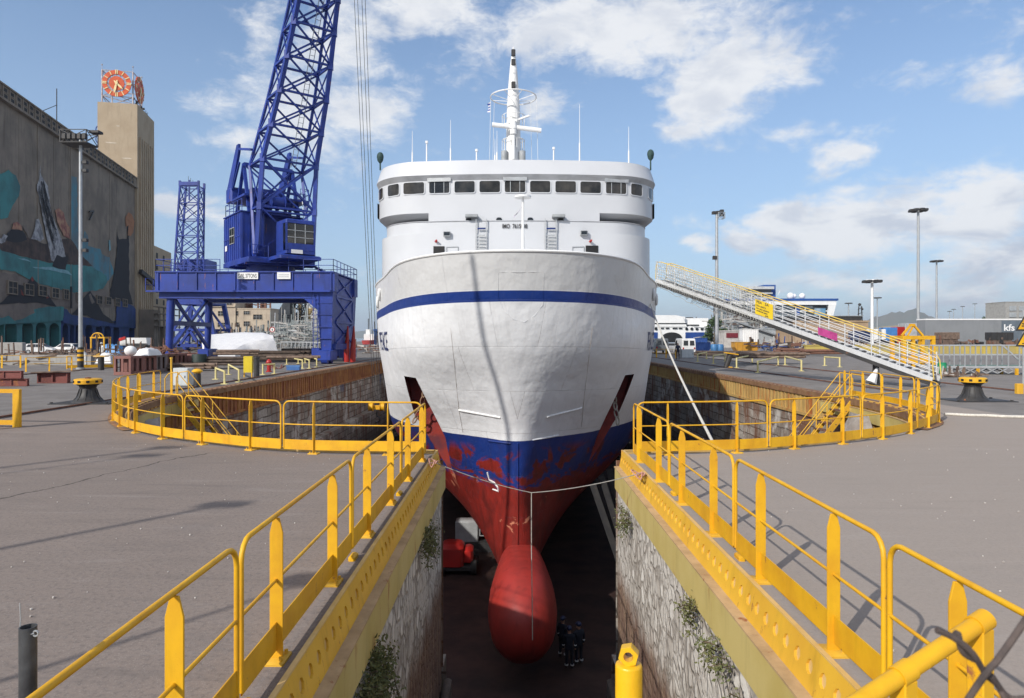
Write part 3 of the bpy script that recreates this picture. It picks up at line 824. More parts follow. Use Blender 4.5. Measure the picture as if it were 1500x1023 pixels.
# outlines on the bow plating (weld beads)
def bead(pxs,r=.012,mat=HULL):
    g=MB(); out=[]
    for a,c2 in zip(pxs,pxs[1:]):
        k=max(2,int(math.dist(a,c2)/8)); out+=[hullface(lerp(a[0],c2[0],i/k),lerp(a[1],c2[1],i/k)) for i in range(k)]
    out.append(hullface(*pxs[-1])); g.tube(out,r,4); g.build('weld_bead',mat,ship,True)
bead([(730,399),(797,399)],.008); bead([(730,400),(730,436),(738,455),(752,468),(768,472),(784,462),(795,446),(797,400)],.006)
BEADM=pbr('rusty_seam',(0.42,0.36,0.29),(0.5,0.46,0.42),3,.7)
bead([(660,480),(664,520),(668,560),(672,600),(678,634)],.008,BEADM); bead([(868,480),(862,530),(856,580),(852,625)],.008,BEADM)
# name near the bow, on the hull curve
def hulltext(txt,side,d_start,zb,size,name):
    vs,fs=text_mb(txt,size,.012)
    g=MB(); L=max(v.x for v in vs)
    out=[]
    for v in vs:
        d=(d_start+(L-v.x)) if side<0 else (d_start+v.x)
        zq=zb+v.y; 
        out.append(V(CX+side*(hb_at(zq-sheer(zq,d-28.5),d)+.025),d,zq))
    g.add(out,fs); g.build(name,NAVY,ship,True,smooth=0)
NAVY=pbr('navy_lettering',(0.012,0.03,0.14),None,2,.5,grime=.1)
hulltext('PEACE',-1,35.5,1.62,1.45,'name_lettering')
hulltext('PEACE',1,36.2,1.62,1.45,'name_lettering')
# fairleads
for sx,dd,z_ in ((-1,38.4,4.72),(-1,39.3,4.35),(1,38.4,4.72),(1,40.2,4.55)):
    g=MB(); x=CX+sx*(hb_at(z_+.3,dd)+.02); k=len(g.v)
    ring=[V(x+.0*math.cos(t),dd+.22*math.cos(t),z_+.30*math.sin(t)) for t in [2*PI*i/14 for i in range(14)]]
    g.tube(ring,.07,6,True)
    g.mi=1; g.slab([V(x-.03*sx,q.y,q.z) for q in ring],.02)
    g.build('fairlead',[WHT,DARK],ship,True)
# anchor chains hanging in the recesses
def chain(pts,link,name,mat,parent):
    pts=[Vector(p) for p in pts]; g=MB(); i=0
    for a,c2 in zip(pts,pts[1:]):
        d=c2-a; k=max(1,int(d.length/(link*.78)))
        u=d.normalized(); s1=u.orthogonal().normalized(); s2=u.cross(s1)
        for j in range(k):
            o=a+d*((j+.5)/k); w=s1 if (i%2) else s2; i+=1
            ring=[o+u*(link*.5*math.cos(t))+w*(link*.3*math.sin(t)) for t in [2*PI*q/10 for q in range(10)]]
            g.tube(ring,link*.10,5,True)
    return g.build(name,mat,parent,True)
RUSTC=pbr('rusty_chain',(0.20,0.10,0.06),(0.30,0.22,0.15),6,.8,bump=.4)
GREYC=pbr('grey_chain',(0.38,0.35,0.30),(0.25,0.22,0.19),6,.8,bump=.4)
chain([P(622,572,34.9),P(618,592,34.9),P(610,612,35.0),P(606,618,35)],.42,'anchor_chain',RUSTC,ship)
chain([P(899,580,34.6),P(902,600,34.6),P(904,612,34.6),P(905,622,34.6)],.42,'anchor_chain',GREYC,ship)
# ---- superstructure
def plan(hw,yf,yb,bulge,rc,n=40,scale=1.0):
    out=[]
    for i in range(n+1):
        x=lerp(-hw,hw,i/n)
        e=max(0,(abs(x)-(hw-rc))/rc)
        y=yf+bulge*(x/hw)**2+rc*(1-math.sqrt(max(0,1-e*e)))*1.0
        out.append((CX+x,y))
    return out
def densify(hw,rc):                      # x samples closer together in the rounded corners
    a=[-hw+rc*(1-math.cos(PI/2*i/10)) for i in range(11)]
    b=[lerp(-hw+rc,hw-rc,i/24) for i in range(1,24)]
    return a+b+[-x for x in reversed(a)]
def fy(x,hw,yf,bulge,rc):
    e=max(0,(abs(x)-(hw-rc))/rc)
    return yf+bulge*(x/hw)**2+rc*(1-math.sqrt(max(0,1-min(1,e)**2)))
def shell(levels, yb, name, mat, roof=True, floor=False):   # levels: (hw,yf,bulge,rc,z)
    g=MB(); rows=[]
    for hw,yf,bulge,rc,z_ in levels:
        xs=densify(hw,rc)
        rows.append([V(CX-hw,yb,z_)]+[V(CX+x,fy(x,hw,yf,bulge,rc),z_) for x in xs]+[V(CX+hw,yb,z_)])
    g.grid(rows); n=len(rows[0])
    if roof: g.f.append([(len(rows)-1)*n+i for i in range(n)]); g.m.append(0)
    if floor: g.f.append(list(range(n-1,-1,-1))); g.m.append(0)
    return g.build(name,mat,ship,True,smooth=32)
m,nt,b=newmat('superstructure_white'); h=N(nt); p=h.pos(); px_,py_,pz_=h.xyz(p)
q=h.comb(h.math('ADD',px_,py_),0,h.math('MULTIPLY',pz_,.12)); s1=h.noise(q,3,5,.7)
col=h.mix(h.ramp(h.noise(p,.5,4),.3,.7),(0.53,0.545,0.57),(0.50,0.515,0.54))
col=h.mix(h.math('MULTIPLY',h.ramp(s1,.58,.8),.2),col,(0.48,0.45,0.42))
br=h.n('ShaderNodeTexBrick'); h.link(h.comb(px_,pz_,0),br.inputs['Vector']); br.inputs['Scale'].default_value=1
br.inputs['Brick Width'].default_value=3.1; br.inputs['Row Height'].default_value=1.28; br.inputs['Mortar Size'].default_value=.010; br.inputs['Mortar Smooth'].default_value=.6
col=h.mix(h.math('MULTIPLY',br.outputs['Fac'],.16),col,(0.4,0.39,0.38))
h.link(col,b.inputs['Base Color']); b.inputs['Roughness'].default_value=.38
h.bump(h.math('ADD',h.noise(p,1.1,3),h.math('MULTIPLY',br.outputs['Fac'],-.2)),b,.2,.03)
SUPW=m
SOFF=pbr('soffit_grey',(0.42,0.43,0.45),None,1,.6,grime=.1)
YF=41.0; HW=8.85
shell([(8.62,40.75,.9,2.6,3.6),(8.62,40.75,.9,2.6,8.55)],120,'lower_house',SUPW)
shell([(8.32,40.78,.9,2.6,8.55),(8.32,40.78,.9,2.6,9.27)],118,'forward_bulwark',SUPW)
g=MB(); rows=[]; xs=densify(8.33,2.6)
g.tube([V(CX+x,fy(x,8.32,40.76,.9,2.6),9.29) for x in xs],.03,5); g.build('bulwark_cap',SOFF,ship,True)
# deckhouse wall recessed under the wings, its shade painted in near-black, then the bridge
shell([(8.0,42.6,.9,2.2,9.0),(8.0,42.6,.9,2.2,9.9)],110,'wing_recess',pbr('recess_shade',(0.05,0.05,0.055),None,1,.6),roof=False)
g=MB(); xs=[lerp(-5.3,5.05,i/24) for i in range(25)]
g.grid([[V(CX+x,fy(x,HW,YF,.9,2.6),9.0) for x in xs],[V(CX+x,fy(x,HW,YF,.9,2.6),9.85) for x in xs]])
for x in (-5.3,5.05):
    y0=fy(x,HW,YF,.9,2.6); g.add([(CX+x,y0,9.0),(CX+x,y0+2.2,9.0),(CX+x,y0+2.2,9.85),(CX+x,y0,9.85)],[(0,1,2,3)])
g.build('deckhouse_front',SUPW,ship,True)
shell([(8.45,YF+.5,.9,2.4,9.66),(HW,YF,.9,2.6,9.84),(HW,YF,.9,2.6,11.0),(HW+.02,YF-.02,.9,2.6,11.78)],100,'bridge_front',SUPW,roof=True,floor=True)
shell([(HW+.02,YF-.02,.9,2.6,11.78),(HW+.12,YF-.25,.9,2.6,12.08)],100,'visor_soffit',SOFF,roof=False)
shell([(HW+.12,YF-.25,.9,2.6,12.08),(HW-.12,YF-.02,.9,2.6,12.98)],100,'bridge_bulwark',SUPW,roof=True)
# bridge windows
WINGL=pbr('bridge_glass',(0.010,0.011,0.012),(0.055,.05,.045),1.1,.12,bump=0,grime=.3)
WX=[(552,564),(569,585),(591.5,621.5),(629,658.5),(666,695.5),(702.5,732.5),(739.5,769.5),(776.5,806),(813.5,843.5),(850,880),(887.5,917),(924,940),(945,956)]
def winpoly(x0,x1,z0,z1,rr,off):
    pts=[]
    for cx,cz,a0 in ((x1-rr,z0+rr,-90),(x1-rr,z1-rr,0),(x0+rr,z1-rr,90),(x0+rr,z0+rr,180)):
        for k in range(4):
            a=R(a0+30*k); pts.append((cx+rr*math.cos(a),cz+rr*math.sin(a)))
    return pts
def front(x,z_,o,hw=HW,yf=YF): 
    e=fy(x,hw,yf,.9,2.6)
    s=(fy(x+.02,hw,yf,.9,2.6)-fy(x-.02,hw,yf,.9,2.6))/.04
    n=Vector((s,-1,0)).normalized()
    return V(CX+x,e,z_)+n*o
def px2x(px,ref=None):
    x=(px-757)*.0418
    for _ in range(4): x=(px-750)*fy(x,HW,YF,.9,2.6)/1000-CX if abs(x)<HW-.2 else x
    return max(-HW+.06,min(HW-.06,x))
for i,(a,c2) in enumerate(WX):
    x0,x1=px2x(a),px2x(c2)
    if i==0: x0,x1=-HW+.10,-HW+.55
    if i==12: x0,x1=HW-.55,HW-.10
    z0,z1=11.03,11.72
    g=MB(); pts=winpoly(x0-.05,x1+.05,z0-.05,z1+.05,min(.14,(x1-x0)*.3),0)
    ins=winpoly(x0,x1,z0,z1,min(.11,(x1-x0)*.28),0); n=len(pts)
    k=len(g.v)
    g.add([front(x,z_,.05) for x,z_ in pts]+[front(x,z_,.05) for x,z_ in ins]+[front(x,z_,.02) for x,z_ in ins]+[front(x,z_,-.01) for x,z_ in pts],
          [(q,(q+1)%n,n+(q+1)%n,n+q) for q in range(n)]+[(n+q,n+(q+1)%n,2*n+(q+1)%n,2*n+q) for q in range(n)]+[(3*n+q,3*n+(q+1)%n,(q+1)%n,q) for q in range(n)])
    wo=g.build('bridge_window',SUPW,ship,True,smooth=30)
    g=MB(); xs_=[lerp(x0,x1,q/8) for q in range(9)]; g.grid([[front(x,z0-.005,.03) for x in xs_],[front(x,z1+.005,.03) for x in xs_]]); g.build('pane',WINGL,wo,True,smooth=0)
    if i in (3,6,10):
        g=MB()
        for f in (.27,.73): g.bar(front(lerp(x0,x1,f),z0,.06),front(lerp(x0,x1,f),z1,.06),.035,.03)
        g.bar(front(x0-.1,z1+.1,.12),front(x1+.1,z1+.1,.12),.05,.22); g.build('window_wiper',GALV,wo,True)
# side doors in the wing ends, dark
for s in (-1,1):
    g=MB(); 
    for a in range(1):
        g.slab([V(CX+s*(HW+.01),43.75,9.95),V(CX+s*(HW+.01),44.5,9.95),V(CX+s*(HW+.01),44.5,10.9),V(CX+s*(HW+.01),43.75,10.9)],.03)
        xq=s*(HW-.05); 
        g.slab([front(s*(HW-.07),9.95,.02),front(s*(HW-.005),9.95,.02),front(s*(HW-.005),10.9,.02),front(s*(HW-.07),10.9,.02)],.02)
    g.build('wing_opening',DARK,ship,True,smooth=0)
def lf(px,py,o=.03):                     # on the lower house front
    x=(px-757)*.041; 
    for _ in range(4): x=(px-750)*fy(x,8.62,40.75,.9,2.6)/1000-CX
    y=fy(x,8.62,40.75,.9,2.6)-o
    return V(CX+x,y,H+(HZ-py)*y/1000)
# dark peeking windows behind the parapet
for px in (686,731,777,822):
    g=MB(); q=lf(px,322,-.1); x=q.x-CX
    pts=winpoly(x-.17,x+.17,9.2,9.52,.12,0)
    g.slab([front(a,z_,.03) for a,z_ in pts],.03); g.build('porthole',GLASS_D,ship,True,smooth=0)
# ladders
for a,c2 in ((699.5,712.5),(800.5,814.5)):
    g=MB()
    g.bar(lf(a-2,375,.12),lf(a-2,323,.12)+V(0,0,.1),.05,.06); g.bar(lf(c2,375,.12),lf(c2,323,.12)+V(0,0,.1),.05,.06)
    lo=g.build('ladder',GALV,ship,True)
    for k in range(6):
        g=MB(); g.bar(lf(a,370-k*5.0,.16),lf(c2-2,370-k*5.0,.16),.03,.08); g.build('rung',GALV,lo,True)
    g=MB(); g.bar(lf(a,335,.14),lf(c2-1,335,.14),.03,.10); g.build('gate_bar',NAVY,lo,True)
# floodlights, openings and panels
for px,py in ((655,343),(855,341.5)):
    g=MB(); q=lf(px,py,.15); g.cbox(q.x-.22,q.x+.22,q.y-.1,q.y+.12,q.z-.15,q.z+.15,.03)
    f=g.build('floodlight',GREY,ship,True)
    g=MB(); g.box(q.x-.17,q.x+.17,q.y-.115,q.y-.1,q.z-.1,q.z+.1); g.build('lens',GLASS_D,f,True)
for px in (691,818):
    g=MB(); q=lf(px,316,.25); g.cbox(q.x-.38,q.x+.38,q.y-.1,q.y+.5,q.z-.08,q.z+.08,.03); g.build('lamp_canopy',GREY,ship,True)
for a,c2,t_,bt in ((635,651,361,376),(858,876,360,375)):
    g=MB(); g.slab([lf(a,bt),lf(c2,bt),lf(c2,t_),lf(a,t_)],.04); g.build('dark_opening',DARK,ship,True,smooth=0)
    s=1 if a<757 else -1
    p0=a+19 if s>0 else a-19.5
    g=MB()
    for u,v in (((p0,378),(p0,362)),((p0,362),(p0+17,361.5)),((p0+17,361.5),(p0+17,378))): g.bar(lf(*u),lf(*v),.04,.04)
    g.build('door_frame',GALV,ship,True)
    g=MB(); q=lf(p0-15 if s>0 else p0+26,354,.1); g.cyl(q,q+V(.05,-.2,.05),.09,.05,8); g.build('alarm_horn',REDV,ship,True)
vs,fs=text_mb('IMO  7615048',.36,.008)
g=MB(); q0=lf(735.5,334.5,.03); L=max(v.x for v in vs); sc=(772.5-735.5)*.0408/L
g.add([V(q0.x+v.x*sc,fy(q0.x+v.x*sc-CX,8.62,40.75,.9,2.6)-.02,q0.z+v.y) for v in vs],fs)
g.build('number_lettering',BLK,ship,True,smooth=0)
# jackstaff on the foredeck
g=MB(); bz=P(766,376,34.0); tz=P(766,290,34.0); g.cyl(bz-V(0,0,1),tz,.085,.06,10); g.cyl(tz,tz+V(0,0,.08),.42,.42,14)
js=g.build('jackstaff',WHT,ship,True)
g=MB(); rows=[]
for i in range(6):
    t=i/5; a=P(764.8,304+t*1,34-.02); 
    rows.append([P(lerp(764.5,762.5-3*t,t),lerp(302,311,t),34-.04*math.sin(i)),P(lerp(764.4,752+2*math.sin(i*1.3),t),lerp(304,320,t),34+.08*math.sin(i*2))])
g.grid(rows); g.build('pennant',pbr('pennant_cloth',(0.45,0.42,0.5),None,5,.9,bump=0),js,True)
# mast
mx=P(752,232,46).x; my=46.0
zpx=lambda py:H+(HZ-py)*my/1000
g=MB(); g.lathe([(.50,12.5),(.50,zpx(215)),(.44,zpx(160)),(.36,zpx(130)),(.24,zpx(100)),(.16,zpx(84)),(.05,zpx(72)),(0.03,zpx(69))],(mx,my,0),16)
mast=g.build('mast',WHT,ship,True)
g=MB(); zc=zpx(143); rr=33.5*.046
ring=[V(mx+rr*math.cos(t),my+rr*math.sin(t),zc) for t in [2*PI*i/40 for i in range(40)]]
g.tube(ring,.045,6,True)
for k in range(8):
    t=2*PI*(k+.5)/8; g.cyl((mx+rr*math.cos(t),my+rr*math.sin(t),zc),(mx,my,zc-.28),.022,n=5)
g.build('ring_aerial',WHT,mast,True)
zr=zpx(192)
g=MB(); k=len(g.v); g.cyl((-1.42,0,.16),(1.85,0,-.16),.16,n=12); g.xf(Matrix.Translation((mx,my-.75,zr))@Matrix.Rotation(R(4),4,'Z')@Matrix.Diagonal((1,.8,1,1)),k)
g.cyl((mx,my-.75,zr-.1),(mx,my-.75,zr-.45),.22,n=12); g.cyl((mx,my-.75,zr-.45),(mx,my-.75,zr-2.1),.12,n=8); g.cyl((mx,my-.75,zr-.1),(mx,my-.75,zr+.33),.26,.2,12)
rad=g.build('radar_scanner',WHT,mast,True)
vs,fs=text_mb('SAM',.20,.012); g=MB()
g.add([V(mx-1.12+v.x*1.4,my-.9-.004,zr+.03+v.y-.10*(v.x)) for v in vs],fs); g.build('radar_lettering',BLK,rad,True,smooth=0)
g=MB(); k=len(g.v); g.cbox(-1.05,1.05,-.08,.08,-.06,.06,.03); g.xf(Matrix.Translation((mx+.1,my-.55,zpx(181)))@Matrix.Rotation(R(-20),4,'Y'),k); g.build('small_radar',WHT,mast,True)
for py in (79,93,129,212):
    g=MB(); q=V(mx,my-(.18 if py<100 else .52),zpx(py)); g.cbox(q.x-.14,q.x+.14,q.y-.14,q.y+.14,q.z-.2,q.z+.2,.04); g.build('mast_lamp',BLK,mast,True)
g=MB()
for t in (-.6,.6):
    g.cyl((mx+t,my-.1,12.9),(mx+t,my-.1,zpx(205)),.04,n=6); g.cyl((mx+t,my-.1,zpx(205)),(mx,my,zpx(198)),.04,n=6); pass
for z_ in (zpx(206),zpx(170)):
    ring=[V(mx+.75*math.cos(t),my+.75*math.sin(t),z_) for t in [2*PI*i/20 for i in range(20)]]; g.tube(ring,.025,5,True)
for k in range(10):
    t=2*PI*k/10
    for z_ in (zpx(206),zpx(170)): g.cyl((mx+.75*math.cos(t),my+.75*math.sin(t),z_),(mx+.75*math.cos(t),my+.75*math.sin(t),z_-.65),.02,n=4)
for t in range(7): g.bar((mx-.2,my-.5,zpx(210)+t*.8),(mx+.2,my-.5,zpx(210)+t*.8),.03)
g.build('mast_frame',WHT,mast,True)
for t in (-.6,.6):
    g=MB(); g.cyl((mx+t,my-.4,12.95),(mx+t,my-.4,zpx(224)),.22,n=10); g.build('mast_canister',GREY,mast,True)
g=MB()
for a,c2,d2 in ((719,143,-.4),(724,150,.3),(777,150,.3),(786,143,-.4)): g.cyl(P(a,c2,46),P(a+(-2 if a<750 else 2),236,46+d2),.012,n=4)
g.build('stay_wire',WHT,mast,True)
g=MB(); rows=[]
for i in range(6): 
    t=i/5; rows.append([P(718.5-1.0*t*math.sin(3*t),149+t*15,46),P(713.5+1.5*math.sin(5*t)+2*t,153+t*13,46.1+.1*math.sin(4*t))])
g.grid(rows)
fm,nt,b=newmat('striped_flag'); hh_=N(nt); zc_=hh_.xyz(hh_.pos())[2]; hh_.link(hh_.mix(hh_.ramp(hh_.math('FRACT',hh_.math('MULTIPLY',zc_,5)),.48,.52),(0.03,.06,.28),(.6,.6,.62)),b.inputs['Base Color'])
g.build('flag',fm,mast,True)
# whip aerials and lamps on the bridge roof
for px,t_ in ((604,192),(625,209),(660,176),(698,221),(725,204),(728,192),(811,218),(849,153),(921,186)):
    g=MB(); q=P(px,240,43); top_=P(px,t_,43); mid_=q.lerp(top_,.35)
    g.cyl((q.x,43,12.9),mid_,.05,.045,8)
    if t_<205: g.cyl(mid_,top_,.022,.012,6)
    else:
        g.cyl(mid_,top_,.045,.04,8); g.cbox(top_.x-.08,top_.x+.08,42.92,43.08,top_.z-.05,top_.z+.1,.02)
    g.build('whip_aerial',WHT,ship,True)
COVER=pbr('green_canvas',(0.035,0.075,0.070),(0.02,0.045,0.045),4,.7,bump=.5,bd=.05)
for px,py in ((557,230),(953,226)):
    g=MB(); q=P(px,py,43.2); g.cyl((q.x,43.2,12.9),(q.x,43.2,q.z-.2),.05,n=8)
    sl_=g.build('searchlight',COVER,ship,True)
    g=MB(); g.ball(q,.26,8,(.85,.8,1.15)); g.lathe([(.05,-.42),(.16,-.28),(.2,-.18)],q,10); g.build('canvas_cover',COVER,sl_,True)
# foredeck inside the bulwark
# keel blocks under the bow
for i in range(10):
    tt=thing('keel_block','dark timber keel block carrying the ship on the dock floor below the bulb','keel block',(CX+.1,31+i*1.6,-11.6),group='keel blocks under the ship')
    g=MB(); g.cbox(-.7,.7,-.5,.5,0,.55,.03); g.build('concrete_base',CONC,tt)
    g=MB(); g.cbox(-.55,.55,-.42,.42,.55,.98,.03); g.build('timber_cap',WOOD2,tt)
# ------------------------------------------------------------------ cranes
def lattice(g, secs, cw, bw, hw=None, pattern='x', cross=True):
    hw=hw or bw
    for a,c in zip(secs,secs[1:]):
        for k in range(4): g.bar(a[k],c[k],cw,cw)
    for i,a in enumerate(secs):
        for k in range(4): g.bar(a[k],a[(k+1)%4],hw,hw)
    for i,(a,c) in enumerate(zip(secs,secs[1:])):
        for k in range(4):
            l=(k+1)%4
            if pattern=='x': g.bar(a[k],c[l],bw,bw); g.bar(a[l],c[k],bw,bw)
            elif (i+k)%2: g.bar(a[k],c[l],bw,bw)
            else: g.bar(a[l],c[k],bw,bw)
PLATE_TXT=BLK
cr=thing('portal_crane','big blue portal crane on rails left of the ship, its lattice jib leaving the frame','crane',(-22.8,64,0))
X0,X1,Y0,Y1=-30.6,-15.6,60.0,68.2
g=MB()
for ya,yb in ((Y0-.35,Y0+.95),(Y1-.95,Y1+.35)):
    g.box(X0-.6,X1+.1,ya,yb,6.35,8.0)
    g.box(X0-.3,X1-.9,ya+.1,yb-.1,5.75,6.35)
g.box(X0-1.2,X1-.2,Y0-.75,Y0-.35,6.28,6.42); g.box(X0-.55,X1+.05,Y0-.5,Y1+.5,8.0,8.10)
for x in (X0+.3,-25.5,-20.3,X1-.6): g.box(x-.4,x+.4,Y0+.95,Y1-.95,6.4,7.9)
for i in range(10): x=lerp(X0-.3,X1-.2,i/9); g.box(x-.05,x+.05,Y0-.45,Y0-.35,6.42,8.0)
# haunch at the right leg
g.slab([V(X1-1.3,Y0+.3,6.0),V(X1-2.7,Y0+.3,5.78),V(X1-1.3,Y0+.3,4.6)],1.0)
g.build('portal_girder',BLUE,cr,True)
for y in (Y0+.3,Y1-.3):
    g=MB()
    a=[(X1-1.55,y-.6),(X1-.05,y-.6),(X1-.05,y+.6),(X1-1.55,y+.6)]; c2=[(X1-1.15,y-.45),(X1-.25,y-.45),(X1-.25,y+.45),(X1-1.15,y+.45)]
    g.add([V(*q,6.4) for q in a]+[V(*q,1.2) for q in c2],[(0,1,2,3),(7,6,5,4),(1,0,4,5),(2,1,5,6),(3,2,6,7),(0,3,7,4)])
    for z_ in (2.2,3.2,4.3,5.3): g.box(X1-1.5,X1-.1,y-.62,y-.5,z_,z_+.07)
    leg=g.build('portal_leg',BLUE,cr,True,smooth=0)
    g=MB(); g.cbox(X1-1.35,X1-.1,y-1.1,y+1.1,.35,1.25,.08)
    for dy in (-.7,.7): g.cyl((X1-1.0,y+dy,.38),(X1-.45,y+dy,.38),.37,n=16)
    g.cbox(X1-1.9,X1-1.2,y-.75,y-.1,.5,1.4,.06)
    g.build('bogie',BLUE,cr,True)
    g=MB(); 
    for i in range(14): g.bar((X1-1.75,y-.72,1.4+i*.36),(X1-1.35,y-.72,1.4+i*.36),.035)
    for x in (X1-1.75,X1-1.35): g.bar((x,y-.72,1.2),(x,y-.72,6.3),.05)
    g.build('ladder',BLUE,leg,True)
g=MB(); xs=X1-.22
g.box(xs-.04,xs+.04,Y0+.9,Y1-.9,1.25,7.95); g.box(xs-.3,xs+.25,Y0+.3,Y1-.3,1.25,1.75)
for z_ in (3.6,5.9): g.box(xs-.2,xs+.2,Y0+.8,Y1-.8,z_,z_+.18)
for z0,z1 in ((1.8,3.6),(3.8,5.9),(6.1,7.9)):
    g.bar((xs+.08,Y0+1,z0),(xs+.08,Y1-1,z1),.16); g.bar((xs+.08,Y0+1,z1),(xs+.08,Y1-1,z0),.16)
g.build('side_panel',BLUE,cr,True)
for y in (Y0+.3,Y1-.3):
    g=MB(); g.cyl((X0+.5,y,6.4),(X0+.3,y,1.1),.36,.30,14); g.build('pendulum_leg',BLUE,cr,True)
    g=MB(); g.cbox(X0-.2,X0+.9,y-1.1,y+1.1,.35,1.2,.08)
    for dy in (-.7,.7): g.cyl((X0+.1,y+dy,.38),(X0+.6,y+dy,.38),.37,n=16)
    g.build('bogie',BLUE,cr,True)
g=MB(); g.bar((X0+.4,Y0+.4,1.3),(X0+.4,Y1-.4,6.2),.25); g.bar((X0+.4,Y1-.4,1.3),(X0+.4,Y0+.4,6.2),.25); g.box(X0+.2,X0+.7,Y0+.3,Y1-.3,3.4,3.8)
g.build('leg_bracing',BLUE,cr,True)
def handrail(g, pts, hh=1.05, sp=1.2, r=.025):
    for a,c in zip(pts,pts[1:]):
        a=Vector(a); c=Vector(c); n=max(1,int((c-a).length/sp))
        for z_ in (hh,hh*.5): g.bar(a+V(0,0,z_),c+V(0,0,z_),r*2)
        for i in range(n+1): q=a.lerp(c,i/n); g.bar(q,q+V(0,0,hh),r*2)
g=MB(); handrail(g,[(X0-.5,Y0-.4,8.1),(-25.5,Y0-.4,8.1)]); handrail(g,[(-19.5,Y0-.4,8.1),(X1,Y0-.4,8.1),(X1,Y1+.4,8.1),(X0-.5,Y1+.4,8.1),(X0-.5,Y0-.4,8.1)]); handrail(g,[(X0-1.2,Y0-.75,6.42),(X0-1.2,Y1,6.42)])
g.build('handrail',BLUE,cr,True)
for px0,px1,py0,py1,tx,sz in ((347.5,378,399.5,409,'SWL 37TONS',.50),(406,425.5,399,409,'',0)):
    g=MB(); a=P(px0,py1,Y0-.5); c2=P(px1,py0,Y0-.5); g.box(a.x,c2.x,Y0-.52,Y0-.45,a.z,c2.z)
    so_=g.build('sign_plate',WHT,cr,True)
    if tx:
        vs,fs=text_mb(tx,sz,.008); L=max(v.x for v in vs); k=(c2.x-a.x-.22)/L
        g=MB(); g.add([V(a.x+.11+v.x*k,Y0-.526,a.z+.11+v.y) for v in vs],fs); g.build('sign_lettering',BLK,so_,True,smooth=0)
    else:
        g=MB()
        for i in range(2): g.box(a.x+.12,c2.x-.12,Y0-.526,Y0-.522,a.z+.16+i*.17,a.z+.22+i*.17)
        g.build('sign_lines',GREY,so_,True)
# slewing superstructure, local frame
YAW=R(38); SL=Matrix.Translation((-22.6,64,0))@Matrix.Rotation(YAW,4,'Z')
def L(u,v,z_): return SL@V(u,v,z_)
def lbuild(g,name,mat,par=None,**k):
    g.xf(SL); return g.build(name,mat,par or cr,True,**k)
g=MB(); g.lathe([(2.5,8.1),(2.5,8.45),(2.2,8.5),(2.2,9.0)],(0,0,0),28); lbuild(g,'slewing_ring',BLUE)
g=MB(); g.cbox(-3.1,3.0,-3.3,4.4,8.95,9.45,.1); g.cbox(-1.3,2.4,-6.2,-3.2,9.15,9.5,.1)
for v in (-2.5,0,2.5): g.box(-3.15,3.05,v-.12,v+.12,8.8,8.95)
lbuild(g,'slewing_platform',BLUE)
g=MB(); g.cbox(-3.0,-.9,-1.0,4.3,9.45,13.7,.06); g.cbox(-.9,2.2,.6,4.3,9.45,14.3,.06)
for i in range(9):
    v=-.95+i*.65; g.box(-3.05,-3.0,v-.04,v+.04,9.5,13.6)
for i in range(4): u=-2.9+i*.62; g.box(u-.04,u+.04,-1.05,-1.0,9.5,13.6)
g.box(-3.06,-3.0,-1,4.3,11.5,11.6); g.slab([V(-3.1,-1.1,13.72),V(2.3,-1.1,13.72),V(2.3,4.4,14.35),V(-3.1,4.4,13.72)],.1)
hs=lbuild(g,'machine_house',BLUE)
g=MB(); g.box(-3.08,-3.05,.9,2.4,11.0,12.5); wi=lbuild(g,'house_window',GALV,hs)
g=MB()
for a,c2 in ((.97,1.6),(1.7,2.33)):
    for z0,z1 in ((11.07,11.7),(11.8,12.43)): g.box(-3.09,-3.08,a,c2,z0,z1)
lbuild(g,'pane',GLASS_D,wi)
g=MB(); g.box(-3.08,-3.05,3.2,3.8,10.5,11.0); lbuild(g,'sign_plate',WHT,hs)
g=MB(); g.cbox(-.75,1.85,-6.1,-3.6,9.6,9.9,.05); g.cbox(-.75,1.85,-6.1,-3.6,12.25,12.6,.08)
for u,v in ((-.75,-6.1),(1.72,-6.1),(-.75,-3.75),(1.72,-3.75)): g.box(u,u+.13,v,v+.13,9.9,12.25)
g.box(-.72,1.8,-3.7,-3.6,9.9,12.25); g.box(-.74,-.70,-5.3,-3.7,9.9,12.25); g.box(-.7,1.8,-6.08,-6.03,9.9,10.5)
cab=lbuild(g,'driver_cab',BLUE)
g=MB(); g.box(-.62,1.72,-6.06,-6.02,10.5,12.2); g.box(-.73,-.69,-5.95,-5.32,10.5,12.2); lbuild(g,'cab_glass',GLASS_D,cab)
g=MB()
for u in (.05,.95): g.box(u-.03,u+.03,-6.1,-6.05,10.5,12.2)
for z_ in (11.0,11.6): g.box(-.62,1.72,-6.1,-6.05,z_,z_+.05)
lbuild(g,'cab_glazing_bars',GALV,cab)
g=MB(); g.box(-.3,.7,-6.15,-6.1,9.62,9.95); lbuild(g,'sign_plate',WHT,cab)
